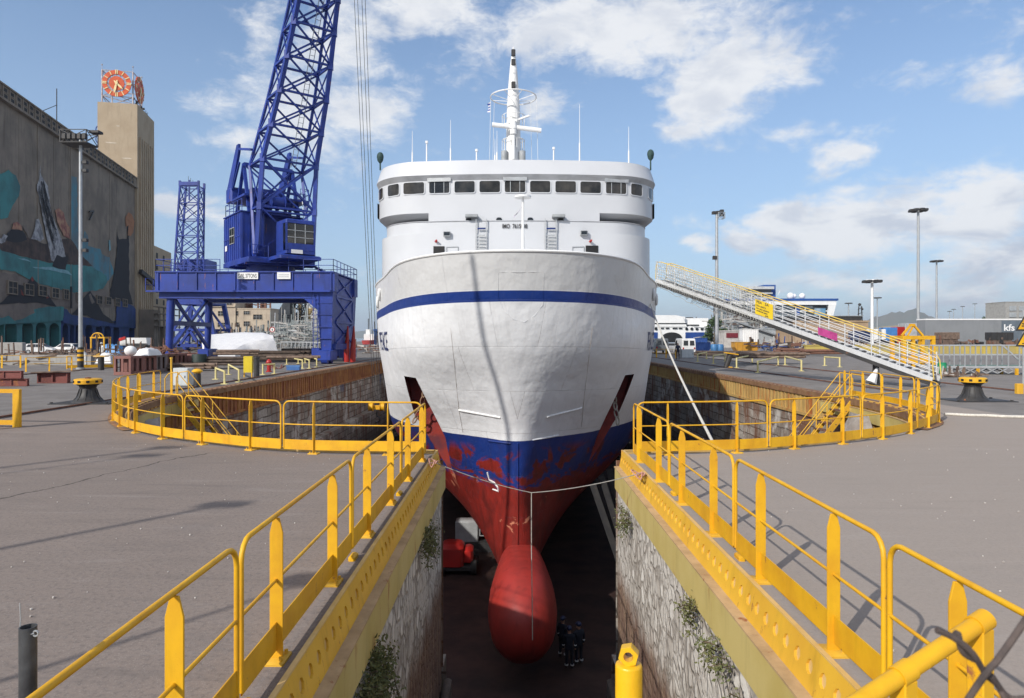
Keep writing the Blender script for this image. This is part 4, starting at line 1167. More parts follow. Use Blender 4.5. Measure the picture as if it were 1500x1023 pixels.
# jib
def jsec(z_):
    t=(z_-18)/29.0
    if z_>=18: c=V(.34+.3*min(1,(z_-18)/6),-2.3-.513*(z_-18)); wu=max(.5,2.42*(1-t)+.55*t); wv=max(.45,1.78*(1-t)+.45*t)
    else:
        q=(18-z_)/8.2; c=V(.34,-2.3-.3*q); wu=2.42+.15*q; wv=lerp(1.78,.25,q)
    return [L(c.x-wu,c.y-wv,z_),L(c.x+wu,c.y-wv,z_),L(c.x+wu,c.y+wv,z_),L(c.x-wu,c.y+wv,z_)]
g=MB()
zs_=[9.8,13.9,18.0]; dz=2.75; z_=18.0
while z_<45: z_+=dz; dz*=.965; zs_.append(z_)
secs=[jsec(q) for q in zs_]
for a,c2 in zip(secs,secs[1:]):
    for k in range(4): g.bar(a[k],c2[k],.34 if k<2 else .22,.34 if k<2 else .22)
for i,a in enumerate(secs[1:]):
    for k in range(4): g.bar(a[k],a[(k+1)%4],.17)
for i,(a,c2) in enumerate(zip(secs[1:],secs[2:])):
    for k in range(4):
        l=(k+1)%4
        if k%2==0:
            m1=(a[k]+a[l])/2; m2=(c2[k]+c2[l])/2
            g.bar(a[k],c2[l],.13); g.bar(a[l],c2[k],.13); mm=(a[k]+a[l]+c2[k]+c2[l])/4; 
            u=(a[l]-a[k]).normalized()*.22; w2=(c2[k]-a[k]).normalized()*.22
            g.slab([mm-u,mm-w2,mm+u,mm+w2],.08)
        else:
            g.bar(a[k],c2[l],.10); g.bar(a[l],c2[k],.10)
    for k in range(4):
        if k<2:
            u=V(0,0,.35); g.bar(a[k]-u,a[k]+u,.40)
for a,c2 in zip(secs[:1],secs[1:2]): g.bar((a[0]+a[3])/2,c2[1],.15); g.bar((a[1]+a[2])/2,c2[0],.15)
g.bar(secs[1][0],secs[2][1],.2); g.bar(secs[1][1],secs[2][0],.2)
jib=g.build('jib',BLUE,cr,True,smooth=0)
g=MB()
for s in (-.22,.22):
    pts=[L(1.6+s,-2.3-.513*(q-18)+1.0,q) for q in (18.2,30,45)]
    for a,c2 in zip(pts,pts[1:]): g.bar(a,c2,.05)
for i in range(60):
    q=18.4+i*.44; g.bar(L(1.38,-2.3-.513*(q-18)+1.0,q),L(1.82,-2.3-.513*(q-18)+1.0,q),.035)
g.build('jib_ladder',GALV,jib,True,smooth=0)
# A-frame, counterweight lever
g=MB()
for u in (-2.0,2.6):
    g.bar(L(u,-1.6,9.5),L(u,1.6,18.6),.28); g.bar(L(u,4.0,13.9),L(u,1.6,18.6),.26); g.bar(L(u,-1.0,13.6),L(u,3.4,14.3),.2); g.bar(L(u,-1.6,9.5),L(u,3.0,14),.18)
g.bar(L(-2.0,1.6,18.6),L(2.6,1.6,18.6),.3); g.bar(L(-2,1.6,18.6),L(2.6,-.2,14),.15); g.bar(L(2.6,1.6,18.6),L(-2,-.2,14),.15)
g.bar(L(-2,-.2,16),L(2.6,-.2,16),.2); g.bar(L(-2.0,-.9,14.4),L(2.6,-.9,14.4),.3)
g.build('gantry_frame',BLUE,cr,True,smooth=0)
g=MB()
for u in (-2.5,2.3):
    g.slab([L(u,1.2,19.6),L(u,1.2,20.3),L(u,1.8,20.3),L(u,4.9,16.6),L(u,4.9,15.6),L(u,4.0,15.4)],.22)
    g.bar(L(u,4.3,15.4),L(u,1.2,18.6),.16); g.bar(L(u,1.5,19.9),L(u,-2.4,19.0),.2)
k=len(g.v); g.cbox(-2.7,2.5,3.3,4.95,15.3,16.7,.15); g.xf(SL,k)
k=len(g.v); g.box(-2.6,3.4,-.6,3.3,15.25,15.45); g.xf(SL,k)
g.build('counterweight_lever',BLUE,cr,True,smooth=0)
g=MB(); handrail(g,[L(-2.9,-.9,13.8),L(-2.9,4.2,13.9),L(2.2,4.2,14.4)]); handrail(g,[L(2.6,-.6,15.45),L(3.4,-.6,15.45),L(3.4,3.3,15.45)])
handrail(g,[L(-3.0,-3.2,9.45),L(-1.3,-3.2,9.45)]); handrail(g,[L(3,4.4,9.45),L(3,-3.2,9.45)])
g.build('handrail',BLUE,cr,True)
g=MB()
for u in (2.75,3.15): g.bar(L(u,-1.9,9.4),L(u,-.7,15.3),.05)
for i in range(18): t=i/17; g.bar(L(2.75,lerp(-1.9,-.7,t),lerp(9.5,15.3,t)),L(3.15,lerp(-1.9,-.7,t),lerp(9.5,15.3,t)),.035)
g.build('ladder',GALV,cr,True,smooth=0)
g=MB(); a=L(3.1,-1.2,9.4); bq=V(-16.6,Y0+.4,8.1)
for i in range(7): t=i/6; q=a.lerp(bq,t); g.box(q.x-.35,q.x+.35,q.y-.12,q.y+.12,q.z-.02,q.z+.02)
g.bar(a,bq,.06,.2); g.build('access_stair',BLUE,cr,True)
for u,v in ((0.3,-.8),(1.2,0.0),(-.3,1.2)):
    g=MB(); g.cyl(L(u-.6,v,14.9),L(u+.6,v,14.9),.5,n=16); g.cyl(L(u-.65,v,14.9),L(u-.6,v,14.9),.7,n=16); g.cyl(L(u+.6,v,14.9),L(u+.65,v,14.9),.7,n=16); g.build('winch_drum',BLUE,cr,True)
# hoist ropes and hook
tip=L(.34,-2.3-.513*29,46.5); hk=P(552,598,tip.y-.3)
for i,(dx,dxe) in enumerate(((-.55,-.25),(-.25,-.1),(.15,.1),(.45,.25))):
    g=MB(); g.cyl(tip+V(dx-.3,0,0),hk+V(dxe,0,.4),.020,n=5); g.build('hoist_rope',BLK,cr,True)
hook=thing('hook_block','yellow crane hook block hanging on ropes inside the dock left of the hull','hook block',hk)
g=MB()
for dx in (-.42,.42): g.cyl(hk+V(dx-.14,0,.1),hk+V(dx+.14,0,.1),.30,n=16); g.cyl(hk+V(dx-.16,0,.1),hk+V(dx-.14,0,.1),.36,n=16); g.cyl(hk+V(dx+.14,0,.1),hk+V(dx+.16,0,.1),.36,n=16)
g.cbox(hk.x-.5,hk.x+.5,hk.y-.1,hk.y+.1,hk.z-.1,hk.z+.2,.03); g.build('sheaves',YEL,hook,True)
g=MB(); pts=[hk+V(0,0,-.1),hk+V(0,0,-.7)]+[hk+V(-.25+.25*math.cos(t),0,-.95+.25*math.sin(t)) for t in [PI/2-.2*i*1.4 for i in range(1,14)]]
pts=[hk+V(0,0,-.1),hk+V(0,0,-.6)]+[hk+V(.22*math.sin(t),0,-.82+.22*math.cos(t)) for t in [.0+.35*i for i in range(12)]]
g.tube(pts,.055,7); g.build('hook',BLK,hook,True)
# second, smaller crane farther off
D2=112.0
c2r=thing('portal_crane','smaller blue lattice crane standing far back to the left of the big crane','crane',(P(279,495,D2).x,D2+3,0))
def q2(px,z_,dd=0): return V((px-750)*D2/1000,D2+dd,z_)
g=MB()
for dd in (0,6.5):
    for a,b2 in ((247,253),(316,303)):
        g.bar(q2(a,.9,dd),q2(b2,8.2,dd),.65,.65)
    g.bar(q2(248,3.6,dd),q2(309,3.6,dd),.4); g.bar(q2(252,3.2,dd),q2(282,8.2,dd),.32); g.bar(q2(308,3.2,dd),q2(276,8.2,dd),.32)
    g.bar(q2(262,.9,dd),q2(278,3.5,dd),.4); g.bar(q2(294,.9,dd),q2(278,3.5,dd),.4); g.bar(q2(247,.9,dd),q2(266,3.5,dd),.3); g.bar(q2(314,.9,dd),q2(290,3.5,dd),.3)
    g.bar(q2(252,8.2,dd),q2(305,8.2,dd),.7,.9); g.bar(q2(246,1.0,dd),q2(318,1.0,dd),.4,.5)
for px in (249,312): g.bar(q2(px,1,0),q2(px,1,6.5),.5); 
for px in (254,303): g.bar(q2(px,8.2,0),q2(px,8.2,6.5),.6,.8)
g.build('portal_frame',BLUE,c2r,False if False else True,smooth=0)
for px in (249,315):
    for dd in (0,6.5):
        g=MB(); q=q2(px,0,dd); g.cbox(q.x-.5,q.x+.5,q.y-1.2,q.y+1.2,.3,1.1,.08)
        for dy in (-.7,.7): g.cyl((q.x-.3,q.y+dy,.36),(q.x+.3,q.y+dy,.36),.36,n=12)
        g.build('bogie',BLUE,c2r,True)
g=MB(); q=q2(278,0,3); g.lathe([(1.9,8.6),(1.9,9.4),(1.6,9.5),(1.6,10.2)],(q.x,q.y,0),20); g.build('slewing_ring',BLUE,c2r,True)
g=MB(); g.cbox(q.x-2.1,q.x+1.9,D2+1.4,D2+6,10.2,15.4,.1)
for i in range(6): g.box(q.x-2.1+i*.75,q.x-2.02+i*.75,D2+1.33,D2+1.4,10.3,15.3)
g.build('machine_house',BLUE,c2r,True)
g=MB(); g.cbox(q.x-1.9,q.x+.6,D2-.4,D2+1.3,10.6,11.4,.05); g.cbox(q.x-1.9,q.x+.6,D2-.4,D2+1.3,13.2,14.6,.05)
for a in (-1.9,.45): g.box(q.x+a,q.x+a+.15,D2-.4,D2-.25,11.4,13.2)
cb=g.build('driver_cab',BLUE,c2r,True)
g=MB(); g.box(q.x-1.75,q.x+.45,D2-.33,D2-.29,11.4,13.2); g.build('cab_glass',GLASS_D,cb,True)
g=MB(); secs=[]
for i in range(7):
    t=i/6; z_=lerp(11,26.6,t); w1=lerp(1.95,1.5,t); y_=lerp(D2-.5,D2-1.5,t)
    xc=lerp(q.x+.0,q.x+1.1,t)
    secs.append([V(xc-w1,y_-1,z_),V(xc+w1,y_-1,z_),V(xc+w1,y_+1,z_),V(xc-w1,y_+1,z_)])
lattice(g,secs,.26,.12,.14,'x')
g.bar(secs[-1][0]+V(1.5,0,-2.2),secs[-1][0]+V(1.5,0,1),.2)
for k in range(4): g.bar(secs[-1][k],secs[-1][k]+V(0,0,.9),.3)
g.bar(secs[-1][0]+V(0,0,.4),secs[-1][1]+V(0,0,.4),.4,.6)
g.build('jib',BLUE,c2r,True,smooth=0)
g=MB()
for i in range(3): a=secs[-1][0].lerp(secs[-1][1],.45+.12*i); g.cyl(a,a+V(0,0,1.6-.3*i),.03,n=5)
g.build('jib_aerials',BLK,c2r,True)
# ------------------------------------------------------------------ grain silo with mural and clock tower
def WS(px):
    k=(px-750)/1000.0
    return (-79-115*k)/(k+.218)
TD=V(-.218,1,0); TL=TD.length; TDn=TD/TL; NRM=V(1,.218,0).normalized()
def WP(s,z_,o=0): return V(-79-.218*s,115+s,z_)+NRM*o
def WPX(px,py,o=0):
    s=WS(px); d=115+s; return WP(s,H+(HZ-py)*d/1000,o)
silo=thing('grain_silo','tall concrete grain silo with a sea mural, arcade base and clock tower','silo',WP(20,0))
CONS=pbr('silo_concrete',(0.25,0.208,0.165),(0.17,0.143,0.118),.22,.9,bump=.4,bd=.05,grime=.9)
CONT=pbr('tower_concrete',(0.42,0.335,0.235),(0.37,0.29,0.20),.3,.9,bump=.3,bd=.05,grime=.35)
def wbox(g,s0,s1,z0,z1,o0,o1):
    vs=[WP(s0,z0,o0),WP(s1,z0,o0),WP(s1,z0,o1),WP(s0,z0,o1),WP(s0,z1,o0),WP(s1,z1,o0),WP(s1,z1,o1),WP(s0,z1,o1)]
    return g.add(vs,[(0,1,2,3),(7,6,5,4),(4,5,1,0),(5,6,2,1),(6,7,3,2),(7,4,0,3)])
ZR=39.8
g=MB(); wbox(g,-18,46,5.9,ZR-1.9,-26,0); wbox(g,-18,46,0,5.9,-26,-1.5)
for s in (-2,WS(103),30): wbox(g,s-.15,s+.15,6,ZR-1.9,0,.12)
wbox(g,WS(103),46,6,ZR-1.9,0,.07)
for s in range(-14,46,6): wbox(g,s-.12,s+.12,6.2,ZR-1.9,.0,.05)
g.build('silo_wall',CONS,silo,True,smooth=0)
g=MB(); wbox(g,-18,46,ZR-1.9,ZR,-26.3,.45); wbox(g,-18,46,ZR-2.25,ZR-1.9,-26,.75); wbox(g,-18,46,ZR,ZR+.25,-26.3,.7); wbox(g,-18,46,ZR-.95,ZR-.85,0,.55)
for i in range(32): s=-18+i*2; wbox(g,s-.12,s+.12,ZR-1.9,ZR,.45,.6)
gal=g.build('roof_gallery',CONS,silo,True,smooth=0)
for i in range(31):
    s=-17+i*2
    g=MB(); wbox(g,s-.5,s+.4,ZR-.75,ZR-.25,.44,.47); g.build('gallery_window',DARK,gal,True,smooth=0)
    g=MB(); wbox(g,s-.4,s+.5,ZR-1.65,ZR-1.15,.44,.47); g.build('gallery_window',DARK,gal,True,smooth=0)
g=MB(); pts=[WP(s,ZR+.2,-1) for s in range(-10,46,4)]
handrail(g,pts,1.1,4,.03); g.build('roof_handrail',BLK,silo,True,smooth=0)
g=MB(); a=WPX(101,190,-2); g.cyl((a.x,a.y,ZR),(a.x,a.y,ZR+8),.08,n=6); g.cyl((a.x,a.y,ZR+5),(a.x-5,a.y-4,ZR+.5),.06,n=5); g.build('roof_mast',BLK,silo,True)
# tower
g=MB(); wbox(g,46,59,0,57.4,-7.9,.6)
for i in range(7): s=47.6+i*1.5; wbox(g,s-.35,s+.35,3,50,.6,1.05)
wbox(g,59,76,0,26,-8,.2); 
tw=g.build('clock_tower',CONT,silo,True,smooth=0)
g=MB()
for k in range(6):
    z_=8+k*3; wbox(g,62,63.6,z_,z_+1.4,.2,.23); wbox(g,68,69.6,z_,z_+1.4,.2,.23)
g.build('tower_windows',DARK,tw,True,smooth=0)
WEAR=pbr('bare_plaster',(0.60,0.53,0.43),(0.5,.43,.34),2,.9)
g=MB(); random.seed(3)
for fx,fz,w_,h_ in ((.25,44,1.8,.5),(.6,38,3.2,.5),(.35,31,1.8,.8),(.75,44.5,2.4,.3),(.3,48,2.6,.4),(.65,33,.7,.5),(.92,35,.4,1.6),(.5,52,.9,.3)):
    c=WP(46,0,-7.3+7.6*fx); pts=[]
    for k in range(9):
        t=2*PI*k/9; r_=random.uniform(.6,1.1); pts.append(c+NRM*(w_*.5*r_*math.cos(t))+V(0,0,fz+h_*.5*r_*math.sin(t))-TDn*.02)
    g.slab(pts,.02)
g.build('plaster_patch',WEAR,tw,True,smooth=0)
g=MB()
for k in range(8): z_=36+k*2.2; c=WP(48,z_,-8.4); ring=[c+NRM*(.7*math.cos(t))*.8+V(0,0,.9*math.sin(t)) for t in [2*PI*i/12 for i in range(12)]]; g.tube(ring,.12,5,True)
g.build('dish_row',BLUE,tw,True)
# clocks on the steel frame
FRM=pbr('clock_frame_steel',(0.42,0.40,0.40),(0.3,.2,.18),3,.6,metal=.2,rust=.2)
ORG=pbr('clock_orange',(0.62,0.10,0.025),(0.5,.08,.02),1,.5,grime=.2); CRM=pbr('clock_cream',(0.85,.68,.35),None,2,.5)
def clock(c,ex,en,label,hands):
    t=thing('tower_clock',label,'clock',c)
    ez=V(0,0,1)
    def C_(r_,a,o=0): return c+ex*(r_*math.sin(a))+ez*(r_*math.cos(a))+en*o
    g=MB(); n=48
    rows=[[C_(2.1,2*PI*k/n,.1) for k in range(n)],[C_(3.1,2*PI*k/n,.1) for k in range(n)],[C_(3.1,2*PI*k/n,-.15) for k in range(n)],[C_(2.1,2*PI*k/n,-.15) for k in range(n)],[C_(2.1,2*PI*k/n,.1) for k in range(n)]]
    g.grid(rows,True); g.build('dial_ring',ORG,t,True,smooth=30)
    g=MB(); rows=[[C_(.05,2*PI*k/n,.12) for k in range(n)],[C_(1.65,2*PI*k/n,.12) for k in range(n)],[C_(1.65,2*PI*k/n,-.1) for k in range(n)]]
    g.grid(rows,True); g.build('centre_disc',ORG,t,True,smooth=30)
    for k in range(12):
        g=MB(); a=2*PI*k/12
        for off in ((-.17,.17) if k%3==0 else (0,)):
            u=(ex*math.cos(a)-ez*math.sin(a))
            g.bar(C_(2.15,a,.16)+u*off,C_(3.15,a,.16)+u*off,.2,.06,up=tuple(en))
        g.build('hour_mark',CRM,t,True,smooth=0)
    for a,ln,w_ in hands:
        g=MB(); u=(ex*math.cos(a)-ez*math.sin(a))
        g.slab([C_(-.7,a,.3)+u*w_*.3,C_(-.7,a,.3)-u*w_*.3,C_(ln*.6,a,.3)-u*w_*.6,C_(ln,a,.3),C_(ln*.6,a,.3)+u*w_*.6],.06)
        g.build('clock_hand',CRM,t,True,smooth=0)
    g=MB(); g.cyl(c+en*.1,c+en*.4,.35,n=14); g.build('hub',CRM,t,True)
    g=MB()
    for k in range(8): a=2*PI*(k+.5)/8; g.bar(C_(1.5,a,-.05),C_(2.3,a,-.05),.1)
    for k in range(16): a=2*PI*k/16; g.bar(C_(1.95,a-.14,-.05),C_(1.95,a+.1,-.05),.3,.05,up=tuple(en))
    g.build('spokes',FRM,t,True,smooth=0)
    return t
cc=P(175.5,121,159)
frame=thing('clock_frame','galvanised lattice frame on the tower roof holding two round clocks','frame',WP(50,57.4,-4))
g=MB(); zb=57.4; zt=65.0
cA=[WP(46.2,0,-7.0),WP(46.2,0,-.4),WP(52.6,0,-.4),WP(52.6,0,-7.0)]
secs=[[V(q.x,q.y,z_) for q in cA] for z_ in (zb,zb+1.6,lerp(zb,zt,.6),zt)]
lattice(g,secs,.22,.10,.14,'z')
for q in secs[-1]: g.cyl(q,q+V(0,0,1.2),.05,n=5); g.ball(q+V(0,0,1.2),.18,5)
g.bar(secs[1][0],secs[1][2],.15); g.bar(secs[1][1],secs[1][3],.15)
frame and g.build('lattice',FRM,frame,True,smooth=0)
c1=(cA[0]+cA[1])/2+V(0,0,zb+4.5)-TDn*.5
clock(c1,NRM,-TDn,'round orange clock on the silo tower facing the camera, cream hour marks',[(R(192),2.6,.42),(R(135),2.0,.42)])
c2=(cA[1]+cA[2])/2+V(0,0,zb+4.5)+NRM*.5
clock(c2,TDn,NRM,'round orange clock seen almost edge on at the right of the tower frame',[(R(192),2.6,.42),(R(135),2.0,.42)])
g=MB(); random.seed(5)
for i in range(9):
    q=WP(46.5+random.random()*12,57.4,-.3-random.random()*.5); g.cyl(q,q+V(0,0,random.uniform(.8,2)),.06,n=5); g.ball(q+V(0,0,random.uniform(.7,1.6)),.3,5)
g.build('roof_lamps',BLK,frame,True)
# arcade base with real arches
TEAL=pbr('mural_teal',(0.055,0.23,0.23),(0.05,0.14,0.15),.25,.85,grime=.85); NAVYW=pbr('mural_navy',(0.025,0.055,0.19),(0.02,0.05,0.12),.3,.85,grime=.5)
BAYS=[(-8,-6),(-4,6),(7.5,24.5),(32.5,48.5),(52.5,68),(72.5,87),(91.5,100),(102.5,109),(110.5,120.5),(125,135.5),(140,150),(153,162.5),(166,175),(189,197)]
def arcade(bays,s_start,s_end,mat,name,zt=5.9,z_arch=3.9):
    g=MB(); edges=[s_start]
    for a,c in zip(bays,bays[1:]): edges.append((WS(a[1])+WS(c[0]))/2)
    edges.append(s_end)
    for i,(a,c) in enumerate(bays):
        s0,s1=WS(a),WS(c); e0,e1=edges[i],edges[i+1]; m_=(s0+s1)/2; r_=(s1-s0)/2; rise=min(r_,.95)
        arch=[(s0,0)]+[(m_-r_*math.cos(PI*k/8),z_arch+rise*math.sin(PI*k/8)) for k in range(9)]+[(s1,0)]
        outer=[(e0,0)]+[(lerp(e0,e1,k/8),zt) for k in range(9)]+[(e1,0)]; n=len(arch)
        g.add([WP(s,z_,0) for s,z_ in outer]+[WP(s,z_,0) for s,z_ in arch]+[WP(s,z_,-1.4) for s,z_ in arch],
              [(k,k+1,n+k+1,n+k) for k in range(n-1)]+[(n+k,n+k+1,2*n+k+1,2*n+k) for k in range(n-1)])
    return g.build(name,mat,silo,True,smooth=0)
arcade(BAYS[1:6],-18,(WS(87)+WS(91.5))/2,TEAL,'teal_arcade')
arcade(BAYS[6:],(WS(87)+WS(91.5))/2,46,NAVYW,'blue_arcade')
g=MB()
for a,c in BAYS[1:]: wbox(g,WS(a)-.2,WS(c)+.2,0,5.2,-1.46,-1.42)
g.build('arcade_doors',pbr('arch_shade',(0.012,0.03,0.045),(0.015,.05,.045),.4,.8),silo,True,smooth=0)  # dark backing sheets paint the shade inside the arch openings
# mural: coats of paint on the wall
PAINTS={'teal':TEAL,'navy':NAVYW,'brown':pbr('mural_brown',(0.095,0.065,0.055),(0.035,.03,.032),.5,.9,grime=.8),
 'black':pbr('mural_black',(0.022,0.024,0.030),(0.03,.03,.036),.5,.9),'white':pbr('mural_white',(0.42,0.42,0.43),(0.14,.14,.155),1.1,.9,grime=.9),
 'skin':pbr('mural_skin',(0.42,0.24,0.15),(0.2,.06,.07),.9,.9,grime=.3),'orange':pbr('mural_orange',(0.36,0.17,0.09),None,.8,.9),
 'blue':pbr('mural_blue',(0.07,0.24,0.31),(0.13,.17,.19),.3,.9,grime=.4),'sand':pbr('mural_sand',(0.20,0.165,0.14),(0.14,.115,.10),.4,.9,grime=.4),
 'red':pbr('mural_red',(0.22,.05,.04),None,1,.9),'light':pbr('mural_light_blue',(0.22,.42,.47),None,.8,.9,grime=.3)}
MURAL=[('teal',[(-9,240),(0,255),(12,249),(22,258),(29,274),(27,288),(18,300),(10,318),(0,322),(-9,310)]),
 ('blue',[(103,258),(112,260),(113,320),(116,368),(103,359)]),('blue',[(118,365),(123,338),(128,345),(128,360),(146,365),(152,385),(148,372),(160,378),(166,400),(158,412),(135,402),(120,392)]),
 ('teal',[(-9,345),(0,367),(32,376),(71,385),(133,390),(155,404),(156,414),(150,423),(120,432),(103,428),(64,418),(43,410),(21,398),(0,396),(-9,370)]),
 ('sand',[(-9,385),(0,399),(21,402),(43,412),(64,420),(103,430),(150,425),(165,440),(168,450),(110,452),(85,450),(40,470),(0,472),(-9,470)]),
 ('brown',[(-9,335),(0,352),(13,347),(36,347),(50,352),(64,358),(80,352),(103,350),(110,360),(116,372),(134,390),(71,385),(32,376),(0,367),(-9,347)]),
 ('black',[(7,352),(9,342),(16,337),(30,336),(36,343),(38,352),(20,356)]),
 ('white',[(44,350),(49,335),(51,322),(55,320),(60,335),(63,350),(58,353)]),('white',[(-8,345),(0,350),(4,343),(10,345),(6,355),(0,357),(-8,352)]),
 ('skin',[(16,336),(18,327),(24,325),(30,331),(31,338),(24,336)]),('sand',[(32,332),(37,330),(41,340),(41,350),(37,342)]),
 ('skin',[(79,308),(85,305),(92,312),(95,325),(101,333),(101,350),(92,346),(87,336),(82,326)]),
 ('white',[(57.6,241),(58.5,256),(69,273),(73,312),(82,333),(88,350),(95,378),(86,378),(80,385),(74,382),(66,345),(58,301),(51.6,272),(56,262)]),
 ('black',[(75,390),(77,384),(82,373),(90,377),(98,376),(96,386),(94.6,396),(84,394)]),('light',[(45,392),(70,391),(98,397),(104,404),(92,401),(70,395)]),
 ('light',[(22,377),(40,381),(44,384),(30,381)]),
 ('black',[(170,335),(171,345),(173,351),(178,350),(185,351),(185.5,328),(187.5,328),(188,423),(193,447),(159,436),(160,425),(165,406),(170,370)]),
 ('orange',[(182.5,318),(187,311),(192,314),(195,325),(194,340),(190,346),(186,345),(187,330),(183,332)]),
 ('light',[(158,352),(160,352),(161,366),(158,368)]),
 ('black',[(-9,448),(0,443),(18,426),(25,417),(34,420),(45,405),(55,420),(66,428),(76,443),(82,450),(60,445),(52,443),(0,446)]),
 ('red',[(45,405),(48,411),(45,413),(43,409)]),('red',[(65,432),(70,436),(66,438)]),('red',[(28,424),(33,434),(29,432)]),
 ('black',[(103,461),(113,450),(120,438),(130,427),(137,436),(143,448),(150,460),(167,474),(140,471),(126,463)]),
 ('sand',[(128,432),(131,430),(137,443),(133,446)]),
 ('teal',[(-9,463),(0,462),(30,460),(50,452),(70,449),(92,450),(90,470),(60,472),(0,476),(-9,480)]),
 ('navy',[(92,451),(103,462),(126,465),(167,476),(170,440),(193,448),(199,455),(199,482),(90,474)]),
 ('sand',[(-9,447),(0,448),(20,444),(45,447),(48,458),(30,468),(18,470),(10,463),(0,466),(-9,464)])]
random.seed(11)
byc={}
for i,(c,poly) in enumerate(MURAL):
    g=byc.setdefault(c,MB())
    pts=[]
    for a,b2 in zip(poly,poly[1:]+poly[:1]):
        n=max(1,int(math.dist(a,b2)/5))
        for k in range(n):
            t=k/n; j=.9 if n>1 else .2
            pts.append((lerp(a[0],b2[0],t)+random.uniform(-j,j)*.7,lerp(a[1],b2[1],t)+random.uniform(-j,j)))
    g.add([WPX(x_,y_,.10+.006*i) for x_,y_ in pts],[tuple(range(len(pts)))])
mk=PAINTS.keys(); g=MB(); mats=[]
for c,gg in byc.items():
    g.mi=len(mats); mats.append(PAINTS[c]); g.add(gg.v,gg.f)
mu=g.build('mural',mats,silo,True,smooth=0)
# folds of the painted sail
g=MB(); random.seed(4)
for i in range(13):
    x0=random.uniform(54,68); y0=random.uniform(262,300); 
    pts=[WPX(x0+ (t*random.uniform(14,20)),y0+t*random.uniform(60,85),.31) for t in (0,.35,.7,1)]
    for a,b2 in zip(pts,pts[1:]): g.bar(a,b2,.16,.02,up=tuple(NRM))
g.build('mural_lines',PAINTS['black'],silo,True,smooth=0)
for px0,px1,py0,py1 in ((9,21.5,413,430),(33.5,45.5,417,432),(54,65,419.5,433),(73.5,83,423,436),(91,97.5,425,438),(110.5,117,430,442),(140,147,434,445),(153.5,160,436,446),(167,173,438,448),(178,184,439,449)):
    s0,s1=WS(px0),WS(px1); d=115+(s0+s1)/2; z0=H+(HZ-py1)*d/1000; z1=H+(HZ-py0)*d/1000
    g=MB(); wbox(g,s0,s1,z0-.15,z0,.12,.45); wbox(g,s0-.18,s0,z0-.15,z1+.15,.12,.40); wbox(g,s1,s1+.18,z0-.15,z1+.15,.12,.40); wbox(g,s0,s1,z1,z1+.15,.12,.40)
    wo=g.build('silo_window',CONS,silo,True,smooth=0)
    g=MB(); wbox(g,s0,s1,z0,z1,.28,.31); pn=g.build('pane',DARK,wo,True,smooth=0)
    g=MB(); wbox(g,(s0+s1)/2-.05,(s0+s1)/2+.05,z0,z1,.31,.36); wbox(g,s0,s1,(z0+z1)/2-.04,(z0+z1)/2+.04,.31,.36); g.build('glazing_bar',CONS,wo,True,smooth=0)
for px0,py0,px1,py1 in ((127,310,133,309),(133,309,127,322),(100,420,100,452),(200,275,201,440)): g=MB(); g.bar(WPX(px0,py0,.5),WPX(px1,py1,.5),.25); g.build('wall_pipe',BLK,silo,True,smooth=0)
# sheds and pipe bridge at the foot of the tower
g=MB(); wbox(g,47,52,0,9,.7,4); wbox(g,52,60,0,5,.7,5)
for z_ in (5,6.5,8,9.6): wbox(g,46,66,z_,z_+.2,4.0,5.2)
for s in (47,51,55,60,65): wbox(g,s-.12,s+.12,0,9.8,4.9,5.2)
t=thing('lean_to_shed','grey shed with stacked walkways against the foot of the clock tower','shed',WP(52,0,4)); g.build('shed_frame',CONS,t,True,smooth=0)
g=MB(); g.bar(WP(46,18,1.3),WP(66,11,5),.8,1.0); g.build('conveyor_arm',BLK,t,True)

# ------------------------------------------------------------------ light masts
def mast_light(name,label,base,top_z,r0,r1,style,mat=GALV,group=None):
    t=thing(name,label,'light mast',base,group=group)
    g=MB(); g.cyl(base,V(base.x,base.y,top_z),r0,r1,12); g.cyl(base,base+V(0,0,.12),r0*2,n=12); g.build('mast_pole',mat,t,True)
    c=V(base.x,base.y,top_z)
    if style=='crown':
        g=MB(); R_=r0*3.6; ring=[c+V(R_*math.cos(q),R_*math.sin(q),0) for q in [2*PI*i/16 for i in range(16)]]; g.tube(ring,r0*.4,5,True)
        for i in range(4): q=PI*i/4; g.bar(c+V(R_*math.cos(q),R_*math.sin(q),0),c-V(R_*math.cos(q),R_*math.sin(q),0),r0*.5)
        g.build('crown_ring',mat,t,True)
        for i in range(8):
            q=2*PI*i/8; a=c+V(R_*1.15*math.cos(q),R_*1.15*math.sin(q),-r0*.6)
            g=MB(); g.cbox(a.x-r0*1.2,a.x+r0*1.2,a.y-r0*1.2,a.y+r0*1.2,a.z-r0*.7,a.z+r0*.7,r0*.2); g.build('floodlight',BLK,t,True)
    return t,c
b0=G(118,541)
t,c=mast_light('light_mast','thick grey light mast with striped foot and boxy lamp platform, in front of the mural',b0,P(118,205,b0.y).z,.145,.10,'box')
g=MB(); 
for i in range(3):
    z0=.6+i*.33; g.cyl((b0.x,b0.y,z0),(b0.x,b0.y,z0+.17),.215,n=14)
g.build('yellow_band',YEL,t,True)
g=MB(); g.cyl((b0.x,b0.y,0),(b0.x,b0.y,1.6),.208,n=14); g.build('black_foot',BLK,t,True)
g=MB(); z0,z1=c.z-.35,c.z+.55; x0,x1=b0.x-1.05,b0.x+.85
bx=[[V(x0,b0.y-.7,q),V(x1,b0.y-.7,q),V(x1,b0.y+.7,q),V(x0,b0.y+.7,q)] for q in (z0,z1)]
lattice(g,bx,.06,.04,.05,'x'); g.box(x0,x1,b0.y-.7,b0.y+.7,z0-.05,z0)
pf=g.build('lamp_platform',BLK,t,True,smooth=0)
